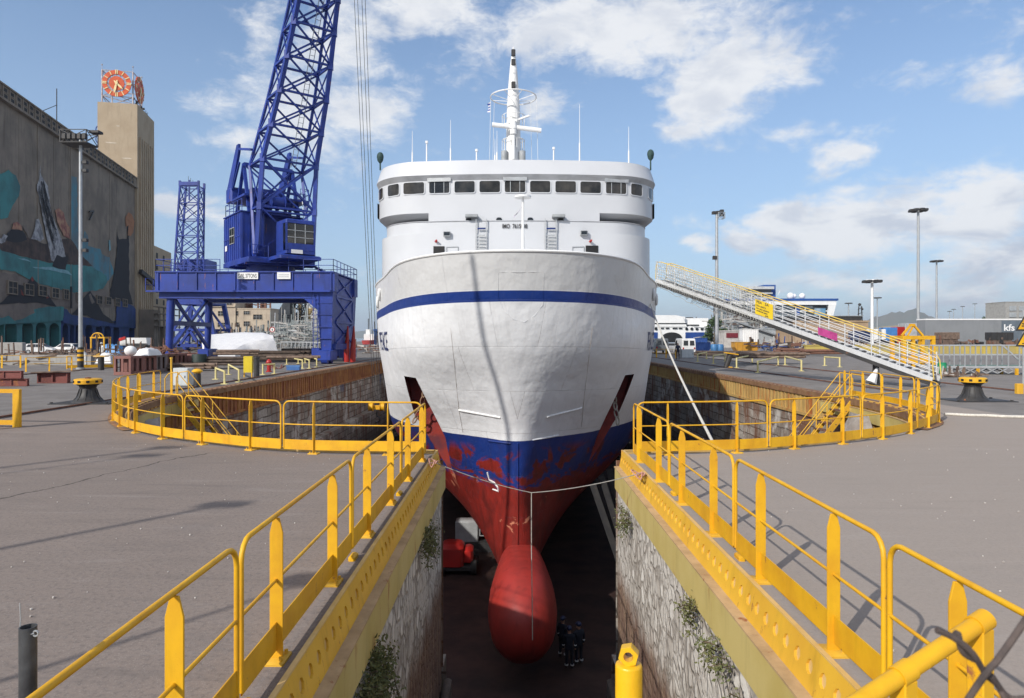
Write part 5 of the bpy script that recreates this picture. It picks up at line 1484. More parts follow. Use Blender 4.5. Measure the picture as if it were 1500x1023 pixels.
for i in range(5):
    g=MB(); x=x0+.35+i*.36; g.cbox(x-.14,x+.14,b0.y-.85,b0.y-.55,z0+.2,z0+.6,.03); g.build('floodlight',BLK,pf,True)
g=MB(); g.cbox(x1-.1,x1+.65,b0.y-.3,b0.y+.3,z1-.1,z1+.08,.03); g.build('lamp_arm',BLK,pf,True)
for py in (352,367,238,250):
    g=MB(); q=P(124,py,b0.y); g.cbox(q.x-.12,q.x+.22,q.y-.15,q.y+.15,q.z-.12,q.z+.12,.03); g.cyl(q,V(b0.x,b0.y,q.z),.04,n=6); g.build('side_lamp',BLK,t,True)
# ------------------------------------------------------------------ cars
TYRE=pbr('tyre',(0.02,0.02,0.02),None,4,.8); SILV=pbr('car_silver',(0.45,.46,.47),None,1,.3,metal=.4,grime=.1,bump=0); CARW=pbr('car_white',(0.75,.75,.74),None,1,.28,grime=.1,bump=0)
REDL=pbr('rear_lamp',(0.4,.01,.01),None,1,.2,bump=0,grime=0)
def car(name,label,loc,rz,paint,kind='hatch',group=None):
    t=thing(name,label,'car' if kind!='van' else 'van',loc,rz,group)
    if kind=='van': Lh,W,prof=2.35,.92,[(-2.35,.45),(-2.35,1.1),(-2.28,2.05),(-2.1,2.2),(1.0,2.2),(1.35,2.05),(1.75,1.25),(2.3,1.05),(2.35,.45)]
    else: Lh,W,prof=2.0,.86,[(-2.0,.35),(-2.03,.85),(-1.9,1.0),(-1.55,1.42),(-.2,1.5),(.35,1.42),(1.0,.98),(1.85,.80),(2.0,.6),(2.0,.35)]
    g=MB(); rows=[]
    def half(z_): return W*(1-.16*max(0,(z_-1.0))/.5) if kind!='van' else W*(1-.06*max(0,z_-1.1))
    rows=[[V(x,-half(z_)+.06,z_+0) for x,z_ in prof],[V(x*.99,-half(z_),z_-.03) for x,z_ in prof],[V(x*.99,half(z_),z_-.03) for x,z_ in prof],[V(x,half(z_)-.06,z_) for x,z_ in prof]]
    rows=[[V(x*.97,-half(z_)*.0-half(z_),max(.3,z_-.05)) for x,z_ in prof],[V(x,-half(z_)+.07,z_) for x,z_ in prof],[V(x,half(z_)-.07,z_) for x,z_ in prof],[V(x*.97,half(z_),max(.3,z_-.05)) for x,z_ in prof]]
    g.grid(rows); n=len(prof); g.f.append(list(range(n))); g.m.append(0); g.f.append([3*n+i for i in range(n-1,-1,-1)]); g.m.append(0)
    body=g.build('body',paint,t,smooth=35)
    g=MB()
    for s in (-1,1):
        def sd(x,z_): return V(x,s*(half(z_)+.008),z_)
        if kind=='van': wins=[[(.35,1.3),(1.45,1.3),(1.05,1.95),(.35,1.95)]]
        else: wins=[[(-1.5,1.0),(-.35,1.0),(-.35,1.4),(-1.3,1.36)],[(-.27,1.0),(.75,1.0),(.2,1.36),(-.27,1.4)]]
        for w_ in wins: g.slab([sd(*q) for q in w_],.02)
    g.build('side_window',GLASS_D,t,smooth=0)
    g=MB()
    if kind=='van':
        for s in (-1,1): g.slab([V(-2.375,s*.12,1.3),V(-2.375,s*.70,1.3),V(-2.325,s*.66,1.92),V(-2.325,s*.12,1.92)],.03)
    else: g.slab([V(-1.94,-.66,1.0),V(-1.94,.66,1.0),V(-1.62,.56,1.37),V(-1.62,-.56,1.37)],.03)
    g.build('rear_window',GLASS_D,t,smooth=0)
    g=MB()
    if kind=='van': g.slab([V(1.74,-.75,1.3),V(1.74,.75,1.3),V(1.40,.68,1.98),V(1.40,-.68,1.98)],.03)
    else: g.slab([V(.98,-.68,1.02),V(.98,.68,1.02),V(.44,.58,1.39),V(.44,-.58,1.39)],.03)
    g.build('windscreen',GLASS_D,t,smooth=0)
    for x in (-Lh*.62,Lh*.65):
        for s in (-1,1):
            g=MB(); g.cyl((x,s*(W-.18),.31),(x,s*(W+.02),.31),.31,n=16); wl=g.build('wheel',TYRE,t)
            g=MB(); g.cyl((x,s*(W+.02),.31),(x,s*(W+.03),.31),.19,n=12); g.build('rim',SILV,wl)
    for s in (-1,1):
        g=MB(); zz0=.72 if kind!='van' else .8; g.cbox(-Lh-.03,-Lh+.05,s*W*.80-.09,s*W*.80+.09,zz0,zz0+.25,.02); g.build('tail_lamp',REDL,t)
    return t
car('parked_car','white hatchback parked by the teal arches, farther left of the two white cars',G(60,518.5),R(8),CARW)
car('parked_car','white hatchback parked beside the striped mast, nearer the mast than its twin',G(97,518.2),R(172),CARW)
# ------------------------------------------------------------------ left background pieces
def bgrail(label,pts,hh=1.0,sp=1.5,w_=.1,toe=False,mat=YEL,flat=True):
    t=thing('railing',label,'railing',pts[0])
    g=MB()
    for a,c in zip(pts,pts[1:]):
        for z_ in (hh,hh*.55): g.cyl(a+V(0,0,z_),c+V(0,0,z_),.024,n=6)
    g.build('rails',mat,t,True)
    for a,c in zip(pts,pts[1:]):
        n=max(1,int((c-a).length/sp))
        for i in range(n+1):
            q=a.lerp(c,i/n); g=MB(); g.cbox(q.x-w_/2,q.x+w_/2,q.y-.015,q.y+.015,0,hh,.004); g.build('post',mat,t,True)
        if toe:
            g=MB(); g.bar(a+V(0,0,.18),c+V(0,0,.18),.012,.22); g.build('toe_board',mat,t,True)
    return t
bgrail('distant yellow railing of posts beside the second dock, below the teal arches',[G(38,545),G(105,543)],.95,1.25,.11)
bgrail('distant yellow railing with a deep toe board behind the striped mast foot',[G(98,541),G(166,539.5)],.95,2.2,.08,True)
bgrail('distant yellow railing at the left edge behind the red girders',[G(-25,540),G(30,539)],.95,.95,.13)
g=MB(); a=G(-40,536); g.box(a.x,G(168,533).x,a.y+1,a.y+1.5,0,.85); tag(g.build('low_wall',CONC),'long low grey wall running behind the distant yellow railings','wall')
g=MB(); a=G(-20,524); q=G(33,524); g.cbox(a.x,q.x,a.y,a.y+.6,0,1.75,.05); tag(g.build('concrete_barrier',CONC),'pale concrete wall block at the left edge in front of the arches','barrier')
# near yellow barrier at the left edge
p0=G(25,626)
t=thing('barrier_rail','short yellow square-tube barrier cut by the left edge of the frame','barrier',p0)
g=MB(); g.cbox(p0.x-.09,p0.x+.09,p0.y-.05,p0.y+.05,0,.98,.008); g.build('post',YEL,t,True)
for z_,h_ in ((.93,.10),(.12,.12)):
    g=MB(); g.bar((p0.x-4,p0.y+.4,z_),(p0.x-.09,p0.y,z_),.07,h_); g.build('rail',YEL,t,True)
g=MB(); g.cbox(p0.x-4.2,p0.x-4.0,p0.y+.35,p0.y+.45,0,.98,.008); g.build('post',YEL,t,True)
# crane rails: steel strips let into the quay
for x,y0,y1 in ((-14.7,8,148),(-30.4,22,148),(16.45,28.5,148),(21.8,20,148)):
    g=MB(); g.box(x-.22,x+.22,y0,y1,-.02,.004); struct(g.build('rail_groove',BLK,smooth=0))
    g=MB(); g.box(x-.04,x+.04,y0,y1,.004,.055); struct(g.build('crane_rail',RUST,smooth=0))
# kiln-like steel boxes
def portbox(g,x0,x1,y0,y1,z1):
    w_=.14
    g.box(x0,x1,y0,y1,z1-.16,z1); g.box(x0,x1,y0,y1,0,.2)
    xm=(x0+x1)/2; ym=(y0+y1)/2
    for x in (x0,xm-w_/2,x1-w_):
        for y in (y0,y1-.05): g.box(x,x+w_,y,y+.05,.2,z1-.16)
    for y in (y0+.05,ym-.15,y1-.05-.3):
        for x in (x0,x1-.06): g.box(x,x+.06,y,y+.3,.2,z1-.16)
    g.box(x0+.2,x1-.2,y0+.3,y1-.3,.2,z1-.16)
bxs=[('pale rust pink steel support box at the near end of the row',REDP),('rust pink steel support box second in the row',REDP),('grey stained steel support box in the middle of the row',pbr('greyed_primer',(0.23,0.19,0.185),(.17,.13,.125),1.2,.8,rust=.2)),('dark rust steel support box fourth in the row',RUST),('dull red steel support box fifth in the row beside the grey cabinet',REDP),('rust brown steel support box farthest back in the row',RUST)]
for i,(lab,mt) in enumerate(bxs):
    y0=41.8+i*1.75; x0=-24.4-i*.16
    t=thing('support_box',lab,'support box',(x0+.5,y0+.8,0),group='row of steel support boxes')
    g=MB(); portbox(g,x0,x0+1.06,y0,y0+1.6,1.16); g.build('box_frame',mt,t,True,smooth=0,bevel=.015)
    g=MB(); g.box(x0+.22,x0+.84,y0+.32,y0+1.28,.21,1.0); g.build('dark_core',DARK,t,True,smooth=0)
def tarp(name,label,c,rx,ry,hz_,mat,seed,cat,n=14,flat=False):
    random.seed(seed); g=MB(); rows=[]
    for i in range(n+1):
        row=[]
        for k in range(n+1):
            u=i/n*2-1; v=k/n*2-1; e=max(abs(u),abs(v))
            f=(1-e**3.2)*random.uniform(.82,1.05)
            row.append(V(c.x+u*rx*random.uniform(.97,1.03),c.y+v*ry*random.uniform(.97,1.03),c.z+hz_*f))
        rows.append(row)
    g.grid(rows); return tag(g.build(name,mat,smooth=0 if flat else 60),label,cat)
TARP=pbr('white_sheet',(0.72,.72,.72),(0.64,.64,.66),2,.6,bump=.4,bd=.05,grime=.1)
g=MB(); q=V(-23.9,42.6,1.16); g.ball(q+V(.1,0,.32),.36,8,(1,1,.9)); tag(g.build('white_float',WHT),'round white float lying on the nearest steel support box','float')
tarp('white_sacks','crumpled white sacks lying on the row of steel support boxes',V(-23.6,44.3,1.16),.5,.9,.5,TARP,2,'sacks')
g=MB(); random.seed(9)
for i in range(26):
    a=V(-24.4+random.uniform(-.5,.6),45.5+random.uniform(0,6),1.2+random.random()*.3); b2=a+V(random.uniform(-.7,.7),random.uniform(-.8,.8),random.uniform(0,.35)); g.bar(a,b2,random.uniform(.05,.16))
tag(g.build('scrap_pieces',RUST,smooth=0),'loose scrap timber and steel lying on top of the support boxes','scrap',kind='stuff')
# red girders on the ground
def girder(label,c,rz,ln,h_,mat):
    t=thing('steel_girder',label,'girder',c,rz)
    g=MB(); w_=h_*.6
    g.box(-ln/2,ln/2,-w_/2,w_/2,h_*.9,h_); g.box(-ln/2,ln/2,-w_/2,w_/2,0,h_*.1); g.box(-ln/2,ln/2,-.04,.04,h_*.1,h_*.9)
    n=max(2,int(ln/.7))
    for i in range(n+1): x=lerp(-ln/2+.03,ln/2-.03,i/n); g.box(x-.03,x+.03,-w_/2+.02,w_/2-.02,h_*.1,h_*.9)
    g.build('girder_beam',mat,t,smooth=0,bevel=.008); return t
RP2=pbr('red_girder_paint',(0.20,.065,.055),(.13,.045,.04),1.5,.8,rust=.2,grime=.4)
a=G(2,567); girder('lower red steel girder of the pair at the left edge',a+V(-1.2,.3,0),R(6),4.2,.36,RP2)
girder('upper red steel girder lying on the pair at the left edge',a+V(-1.3,.3,.37),R(3),4.0,.36,RP2)
a=G(73,562); girder('red steel girder under a grey plank behind the left mooring capstan',a+V(0,.3,0),R(2),1.5,.54,RP2)
g=MB(); k=len(g.v); g.cbox(-1.1,.95,-.3,.3,0,.05,.01); g.xf(Matrix.Translation(a+V(.15,.3,.56))@Matrix.Rotation(R(4),4,'Z')@Matrix.Rotation(R(-2),4,'Y'),k); tag(g.build('grey_plank',WOOD),'grey plank lying on the red girder behind the left mooring capstan','plank')
# ------------------------------------------------------------------ mooring capstans
def capstan(label,c,sc=1.0):
    t=thing('mooring_bollard',label,'bollard',c)
    g=MB(); g.lathe([(.52,0),(.53,.03),(.51,.06),(.42,.12),(.34,.22),(.28,.36),(.25,.5),(.28,.59),(.38,.66),(.42,.68)],(0,0,0),32)
    for k in range(10):
        q=2*PI*k/10; u=V(math.cos(q),math.sin(q),0)
        g.slab([u*.50+V(0,0,.05),u*.36+V(0,0,.22),u*.275+V(0,0,.50),u*.24+V(0,0,.50),u*.26+V(0,0,.05)],.035)
    g.build('drum',BLK,t,smooth=30)
    g=MB(); n=40; 
    zs_=[.675,.72,.80,.84]; 
    def rr(i): return [.45,.45,.45,.42][i]
    rows=[[V(rr(i)*math.cos(2*PI*k/n),rr(i)*math.sin(2*PI*k/n),z_) for k in range(n)] for i,z_ in enumerate(zs_)]
    g.grid(rows,True)
    g.add([(.42*math.cos(2*PI*k/n),.42*math.sin(2*PI*k/n),.84) for k in range(n)]+[(.36*math.cos(2*PI*k/n),.36*math.sin(2*PI*k/n),.855) for k in range(n)],[(k,(k+1)%n,n+(k+1)%n,n+k) for k in range(n)]+[tuple(range(n,2*n))])
    g.add([(.45*math.cos(2*PI*k/n),.45*math.sin(2*PI*k/n),.675) for k in range(n)],[tuple(range(n-1,-1,-1))])
    cap_=g.build('yellow_head',YEL,t,smooth=30)
    for k in range(10):
        q=2*PI*(k+.35)/10; u=V(math.cos(q),math.sin(q),0); w_=V(-math.sin(q),math.cos(q),0)
        g=MB(); g.slab([u*.45+w_*.05+V(0,0,.72),u*.45-w_*.05+V(0,0,.72),u*.45-w_*.05+V(0,0,.80),u*.45+w_*.05+V(0,0,.80)],.025); g.build('bar_socket',DARK,cap_,smooth=0)
    g=MB(); g.lathe([(.1,.855),(.1,.89),(.03,.91)],(0,0,0),10); g.build('centre_cap',RUST,t)
    g=MB(); g.cbox(-.95,1.15,-.75,.65,-.01,.03,.01)
    for x,y in ((-.9,-.6),(1.0,-.6),(1.05,.55)): g.cyl((x,y,.03),(x,y,.07),.05,n=8)
    g.build('base_plate',BLK,t)
    return t
c1_=capstan('black mooring bollard with yellow head standing left of the dock head',G(116,592)+V(0,.5,0))
c2_=capstan('black mooring bollard with yellow head standing right of the dock by the gangway foot',G(1433,588)+V(0,.3,0))
# ------------------------------------------------------------------ left quay: cabinets, stands, timber
def simplebox(name,label,cat,px,py,w_,d_,h_,mat,rz=0,bev=.015,extra=None):
    c=G(px,py); t=thing(name,label,cat,c,rz)
    g=MB(); g.cbox(-w_/2,w_/2,0,d_,.03,h_,bev); g.build('body',mat,t,smooth=0)
    if extra: extra(t,w_,d_,h_)
    return t
LGREY=pbr('cabinet_grey',(0.50,.53,.54),(0.44,.47,.48),1.5,.5,grime=.2)
def cabx(t,w_,d_,h_):
    g=MB(); g.box(-w_/2+.03,w_/2-.03,-.012,0,.08,h_-.06); g.build('door',LGREY,t,smooth=0)
    g=MB(); g.box(-w_/2-.02,w_/2+.02,-.02,d_+.02,0,.035); g.build('plinth',BLK,t,smooth=0)
    g=MB(); g.box(w_/2-.14,w_/2-.11,-.035,-.012,h_*.45,h_*.58); g.build('handle',BLK,t,smooth=0)
simplebox('control_cabinet','pale grey steel cabinet at the dock edge behind the left curved railing','cabinet',264,566,.75,.55,.86,LGREY,R(-8),extra=cabx)
def fluebollard(label,px,py,hh=.85,r_=.16):
    c=G(px,py); t=thing('steel_bollard',label,'bollard',c)
    g=MB(); g.lathe([(r_*1.3,0),(r_*1.3,.03),(r_,.04),(r_,hh*.78)],(0,0,0),18); g.build('post',BLK,t)
    g=MB(); g.lathe([(r_,hh*.76),(r_*1.05,hh*.80),(r_*1.5,hh*.83),(r_*1.5,hh*.88),(r_*1.05,hh*.96),(r_*.5,hh)],(0,0,0),18); g.build('yellow_cap',YEL,t)
    return t
fluebollard('small black bollard with yellow cap beside the pale grey cabinet',289,567)
t=thing('marker_post','thin rusty yellow post standing behind the grey cabinet','post',G(251,563)); g=MB(); g.cyl((0,0,0),(0,0,1.25),.045,n=10); g.cyl((0,0,1.25),(0,0,1.33),.07,n=10); g.build('post_tube',YELW,t)
def pan(t,w_,d_,h_):
    for x in (-w_/2+.03,w_/2-.03):
        g=MB(); g.bar((x,.03,0),(x,.03,.3),.05); g.build('leg',YEL,t,smooth=0)
c=G(363,553); t=thing('electric_box','bright yellow switch box on short legs between the timber stacks','switch box',c); g=MB(); g.cbox(-.26,.26,0,.2,.28,1.22,.015); g.build('body',pbr('box_yellow',(0.62,.47,.02),None,1,.5,grime=.2),t,smooth=0); pan(t,.5,.2,1.2)
t=thing('steel_bollard','black ribbed post right beside the yellow switch box','bollard',G(376,553)); g=MB(); g.cyl((0,0,0),(0,0,1.1),.15,n=14); g.cyl((0,0,1.1),(0,0,1.18),.19,n=14); g.build('post',BLK,t)
t=thing('fire_hydrant','red hydrant among the timber stands left of the blue toolbox','hydrant',G(394,545)); g=MB(); g.lathe([(.2,0),(.2,.06),(.13,.08),(.13,.6),(.19,.62),(.19,.7),(.12,.8),(.05,.86)],(0,0,0),14); g.cyl((-.24,0,.5),(.24,0,.5),.07,n=10); g.build('hydrant_body',REDV,t)
c=G(429,543); t=thing('tool_box','blue steel toolbox with sloping lid lying on the quay','tool box',c); g=MB(); g.slab([V(-.45,.2,.02),V(.45,.2,.02),V(.45,.2,.25),V(-.45,.2,.25)],.38); g.build('body',pbr('toolbox_blue',(0.05,.14,.36),None,1,.5),t,smooth=0); g=MB(); g.box(-.47,.47,0,.4,.25,.36); g.build('lid',pbr('toolbox_lid',(0.07,.18,.42),None,1,.5),t,smooth=0)
PALEY=pbr('pale_yellow_pipe',(0.66,.58,.27),(0.58,.50,.22),2,.6,grime=.2,rust=.04)
def stand(label,a,b,hh=.62,r_=.05,n=2,parent_group='pale yellow pipe stands'):
    a=Vector(a); b=Vector(b); t=thing('pipe_stand',label,'stand',(a+b)/2)
    g=MB(); g.cyl(a+V(0,0,hh),b+V(0,0,hh),r_,n=10); g.build('cross_pipe',PALEY,t,True)
    for q in (a,b):
        g=MB(); g.cyl(q,q+V(0,0,hh+.05),r_,n=10); g.cbox(q.x-.16,q.x+.16,q.y-.12,q.y+.12,0,.03,.01); g.build('leg',PALEY,t,True)
stand('pale yellow pipe stand nearest the black bollard on the crane quay',G(329,563),G(316,556))
stand('pale yellow pipe stand just left of the yellow switch box',G(350,560),G(335,549))
stand('low pale yellow stand behind the red hydrant',G(385,549),G(402,548))
stand('pale yellow stand right of the blue toolbox',G(443,540),G(420,534))
stand('long pale yellow stand near the crane bogie',G(453,540),G(437,533)); stand('pale yellow stand closest to the crane bogie',G(464,538),G(447,532))
def logs(px,py,ln,ang,nw,nh,label,grp,r_=.12,mat=WOOD,z0=0,seed=1,cat='timber',name='timber_log'):
    random.seed(seed); base=G(px,py); proto=None
    d=V(math.cos(ang),math.sin(ang),0); n=V(-d.y,d.x,0)
    for j in range(nh):
        for i in range(nw-j):
            p=base+n*((i+j*.5)*r_*2.08)+V(0,0,z0+r_+j*r_*1.75)+d*random.uniform(-.25,.25)
            if proto is None:
                g=MB(); g.cyl((-ln/2,0,0),(ln/2,0,0),r_*1.0,r_*.9,9); proto=g.build(name,mat,smooth=40); o=proto
            else: o=proto.copy(); COL.objects.link(o)
            o.location=p; o.rotation_euler=(random.uniform(0,6),random.uniform(-.012,.012),ang+random.uniform(-.09,.09)); o.scale=(random.uniform(.72,1.08),)+(random.uniform(.75,1.1),)*2; o['label']=label; o['category']=cat; o['group']=grp
logs(274,544,3.0,R(4),5,2,'weathered round timber stacked on the quay behind the pale grey cabinet','timber behind the grey cabinet',.12,WOOD,.1,1)
logs(277,536,3.2,R(2),3,2,'grey brown timber in the stack farther back, in front of the support boxes','far timber by the support boxes',.13,WOOD,.45,2)
logs(327,541,3.4,R(5),6,3,'brown round timber in the stack between black bollard and yellow switch box','timber left of the yellow box',.12,WOOD2,.25,3)
logs(345,537,3.4,R(3),3,2,'brown timber lying across the stack behind the yellow switch box','timber behind the yellow box',.12,WOOD,.9,4)
logs(405,531,6.2,R(6),7,3,'dark brown round timber in the wide stack below the white wrapped boat','timber below the wrapped boat',.17,WOOD2,.15,5)
logs(448,528,6.4,R(-3),7,3,'dark timber in the wide stack next to the crane bogie','timber next to the crane bogie',.18,WOOD2,.2,6)
logs(430,537,4.4,R(10),3,1,'loose brown timber lying on the yellow stands near the crane bogie','timber on the yellow stands',.13,WOOD,.6,7)
t=thing('rusty_stand','rusty bundle of anchors lying right of the red hydrant','scrap'  ,G(408,541)); g=MB(); random.seed(8)
for i in range(9): a=V(random.uniform(-.6,.6),random.uniform(-.2,.3),.05); g.cyl(a,a+V(random.uniform(-.4,.4),random.uniform(-.2,.2),random.uniform(.05,.4)),.05,n=6)
g.build('rusty_pieces',REDP,t)
c=G(292,541); t=thing('oil_drum','dark green drum at the end of the timber, left of the white wrap','drum',c); g=MB(); g.lathe([(.5,0),(.52,.05),(.52,.5),(.54,.55),(.52,.6),(.52,1.05),(.48,1.1)],(0,0,0),18); g.build('drum_body',pbr('dark_green',(0.02,.035,.03),None,2,.6),t)
for i,(px,lab) in enumerate(((256,'brown rust drum at the left of the crane foot'),(281,'dark red drum next to the dark green drum'))):
    t=thing('oil_drum',lab,'drum',G(px,540)); g=MB(); g.lathe([(.5,0),(.52,.05),(.52,.5),(.54,.55),(.52,.6),(.52,1.05),(.48,1.1)],(0,0,0),18); g.build('drum_body',RUST if i==0 else REDP,t)
# shrink wrapped boat
g=MB(); d=78.0
def bp(px,py,dd): return P(px,py,dd)
top=[(296,495,80),(305,491,82),(330,488.5,83),(360,487,83),(385,487.5,82),(399,492,80)]
edge=[(296,502,76),(318,517,73),(343,511,74),(363,503,76),(385,498,77),(401,497,78)]
foot=[(296,522,75),(320,527,72.5),(345,526,73),(366,523,75),(388,522,76),(408,521,77)]
back=[(296,500,88),(305,500,89),(330,498,90),(360,498,90),(385,498,89),(402,500,86)]
rows=[]
for L_ in (foot,edge,top,back):
    r_=[]
    for a,b2 in zip(L_,L_[1:]):
        for k in range(4): t_=k/4; q=P(*[lerp(u,v,t_) for u,v in zip(a,b2)]); r_.append(q)
    r_.append(P(*L_[-1])); rows.append(r_)
fine=[]
random.seed(2)
for a,b2 in zip(rows,rows[1:]):
    for k in range(5):
        t_=k/5; fine.append([p.lerp(q,t_)+V(0,random.uniform(-.08,.08),random.uniform(-.025,.025)+.2*math.sin(PI*t_)) for p,q in zip(a,b2)])
fine.append(rows[-1]); foot_=[V(p.x,p.y,0) for p in rows[-1]]; fine.append(foot_)
g.grid(fine)
fine0=[V(p.x,p.y,-.05) for p in fine[0]]; g.grid([fine0,fine[0]])
g.grid([[r_[-1] for r_ in fine[:16]],[V(r_[-1].x+.3,r_[-1].y,0) for r_ in fine[:16]]])
tag(g.build('wrapped_boat',TARP,smooth=25),'long boat shrink wrapped in white sheeting under the blue crane','wrapped boat')
# no-entry style sign
c=G(399,524); t=thing('road_sign','round red ringed sign on a thin pole in front of the white wrapped boat','sign',c)
zc=P(399,483,c.y).z
g=MB(); g.cyl(c,V(c.x,c.y,zc+.3),.04,n=8); g.build('sign_pole',GREY,t,True)
g=MB(); g.cyl(V(c.x,c.y-.07,zc),V(c.x,c.y-.05,zc),.30,n=24); dd_=g.build('sign_face',WHT,t,True)
g=MB(); ring=[V(c.x+.28*math.cos(q),c.y-.08,zc+.28*math.sin(q)) for q in [2*PI*i/24 for i in range(24)]]; g.tube(ring,.045,5,True); g.build('red_ring',REDV,dd_,True)
g=MB(); g.slab([V(c.x-.05,c.y-.085,zc-.14),V(c.x+.05,c.y-.085,zc-.14),V(c.x+.05,c.y-.085,zc+.05),V(c.x,c.y-.085,zc+.14),V(c.x-.05,c.y-.085,zc+.05)],.02); g.build('sign_symbol',BLK,dd_,True)
# ------------------------------------------------------------------ buildings behind the crane
def block(name,label,cat,px0,px1,pyt,pyb,d,depth,mat,wins=(),wmat=None,roof=None,parent=None,z0=0):
    a=P(px0,pyb,d); b2=P(px1,pyt,d)
    t=parent or thing(name,label,cat,((a.x+b2.x)/2,d,0))
    g=MB(); g.box(a.x,b2.x,d,d+depth,z0,b2.z); g.box(a.x-.15,b2.x+.15,d-.15,d+depth+.15,b2.z,b2.z+.3); g.build('wall',mat,t,True,smooth=0)
    for x0,x1,y0,y1 in wins:
        p=P(x0,y1,d); q=P(x1,y0,d)
        g=MB(); g.box(p.x-.12,q.x+.12,d-.12,d-.004,p.z-.12,p.z); g.box(p.x-.12,q.x+.12,d-.12,d-.004,q.z,q.z+.12); g.box(p.x-.12,p.x,d-.12,d-.004,p.z,q.z); g.box(q.x,q.x+.12,d-.12,d-.004,p.z,q.z)
        w_=g.build('window',mat,t,True,smooth=0)
        g=MB(); g.box(p.x,q.x,d-.03,d-.006,p.z,q.z); g.build('pane',wmat or DARK,w_,True,smooth=0)
        g=MB(); 
        for k in (1,2): x=lerp(p.x,q.x,k/3); g.box(x-.04,x+.04,d-.06,d-.03,p.z,q.z)
        z_=(p.z+q.z)/2; g.box(p.x,q.x,d-.06,d-.03,z_-.04,z_+.04); g.build('glazing_bar',GREY,w_,True,smooth=0)
    return t
BEIGE=pbr('beige_render',(0.50,.42,.32),(0.40,.33,.26),.35,.9,bump=.3,grime=.6,rust=.06)
bw=[(328,340,441,447),(319.5,331.5,456,463),(337,349,456,462.5),(337,350,472.5,479),(357,366,456,461),(371,384,461,468),(357,366,471,478),(319,331,473,479)]
t=block('factory','derelict beige factory with broken windows seen under the crane beam','factory',305,345,433,500,228,12,BEIGE,[w_ for w_ in bw if w_[0]<330])
block('','','',345,396,453,500,228.4,12,BEIGE,[w_ for w_ in bw if w_[0]>=330],parent=t)
g=MB(); p=P(308,450,227.5); q=P(344,452,227.5); g.box(p.x,q.x,227.6,228,p.z,p.z+.5); g.build('ledge',BEIGE,t,True,smooth=0)
random.seed(21)
t=thing('process_tower','dark rusty steel process tower with ladders standing behind the beige factory','tower',P(368,500,236))
g=MB()
for px in (345,356,362,378,389,396):
    a=P(px,500,236); g.bar(V(a.x,236,0),V(a.x,236,19.5),.7 if px%2 else .45)
for k in range(9):
    z_=3+k*1.8; a=P(345,0,236).x; b2=P(396,0,236).x; g.bar(V(a,236,z_),V(b2,236,z_),.25)
    if k%2: g.bar(V(a,236,z_),V(lerp(a,b2,.5),236,z_+1.8),.2); g.bar(V(b2,236,z_),V(lerp(a,b2,.5),236,z_+1.8),.2)
for px,w_ in ((351,1.0),(367,1.6),(384,1.4)): a=P(px,500,238); g.cyl(V(a.x,238,0),V(a.x,238,19.2),w_*.5,n=10)
g.build('steel_frame',RUST,t,True,smooth=0)
t=block('warehouse','grey gabled warehouse far behind the right of the crane opening','warehouse',408,432,460,505,170,10,CONC,[(413,429,462,466)])
g=MB(); a=P(408,460,170); b2=P(432,460,170); pk=P(424,444,170)
g.slab([V(a.x,170.2,a.z),V(b2.x,170.2,b2.z),V(b2.x,170.2,pk.z+.2),V(pk.x-1.6,170.2,pk.z),V(a.x,170.2,a.z+.8)],.4); g.build('gable',CONC,t,True,smooth=0)
t=thing('lattice_tower','grey lattice tower of a process plant beside the gabled warehouse','tower',P(436,500,160))
g=MB(); secs=[]
for k in range(6):
    z_=k*2.6; a=P(428,0,160).x; b2=P(444,0,160).x; secs.append([V(a,159,z_),V(b2,159,z_),V(b2,162,z_),V(a,162,z_)])
lattice(g,secs,.3,.16,.2); g.build('lattice',BLK,t,True,smooth=0)
t=thing('storage_silo','round silo with white body, blue cap and ochre base','silo tank',P(455.5,500,165)); c=P(455.5,0,165)
zq=lambda py:H+(HZ-py)*.165
g=MB(); g.lathe([(1.0,zq(452)),(1.15,zq(449)),(1.15,zq(444.5))],(c.x,165,0),16); g.build('white_body',WHT,t,True)
g=MB(); g.lathe([(1.0,zq(444.5)),(1.05,zq(441)),(.6,zq(438)),(.1,zq(437.5))],(c.x,165,0),16); g.build('blue_cap',pbr('silo_blue',(0.06,.22,.36),None,1,.5),t,True)
OCH=pbr('ochre_plaster',(0.52,.36,.16),None,1,.8,grime=.4)
g=MB(); g.lathe([(1.9,0),(1.9,zq(460)),(1.0,zq(452))],(c.x,165,0),16); g.build('ochre_base',OCH,t,True)
t=block('white_house','white plastered house right of the blue capped silo','house',459,474,458,505,150,7,WHT,[(462,466,465,473)])
t=thing('distillation_column','tall ochre column with ring platforms left of the blue capped silo','column',P(440,0,168)); g=MB(); c=P(440,0,168); g.cyl((c.x,168,0),(c.x,168,12.4),.55,n=12)
for k in range(4): g.cyl((c.x,168,5+k*2.2),(c.x,168,5.15+k*2.2),1.0,n=12)
g.build('column_shell',OCH,t,True)
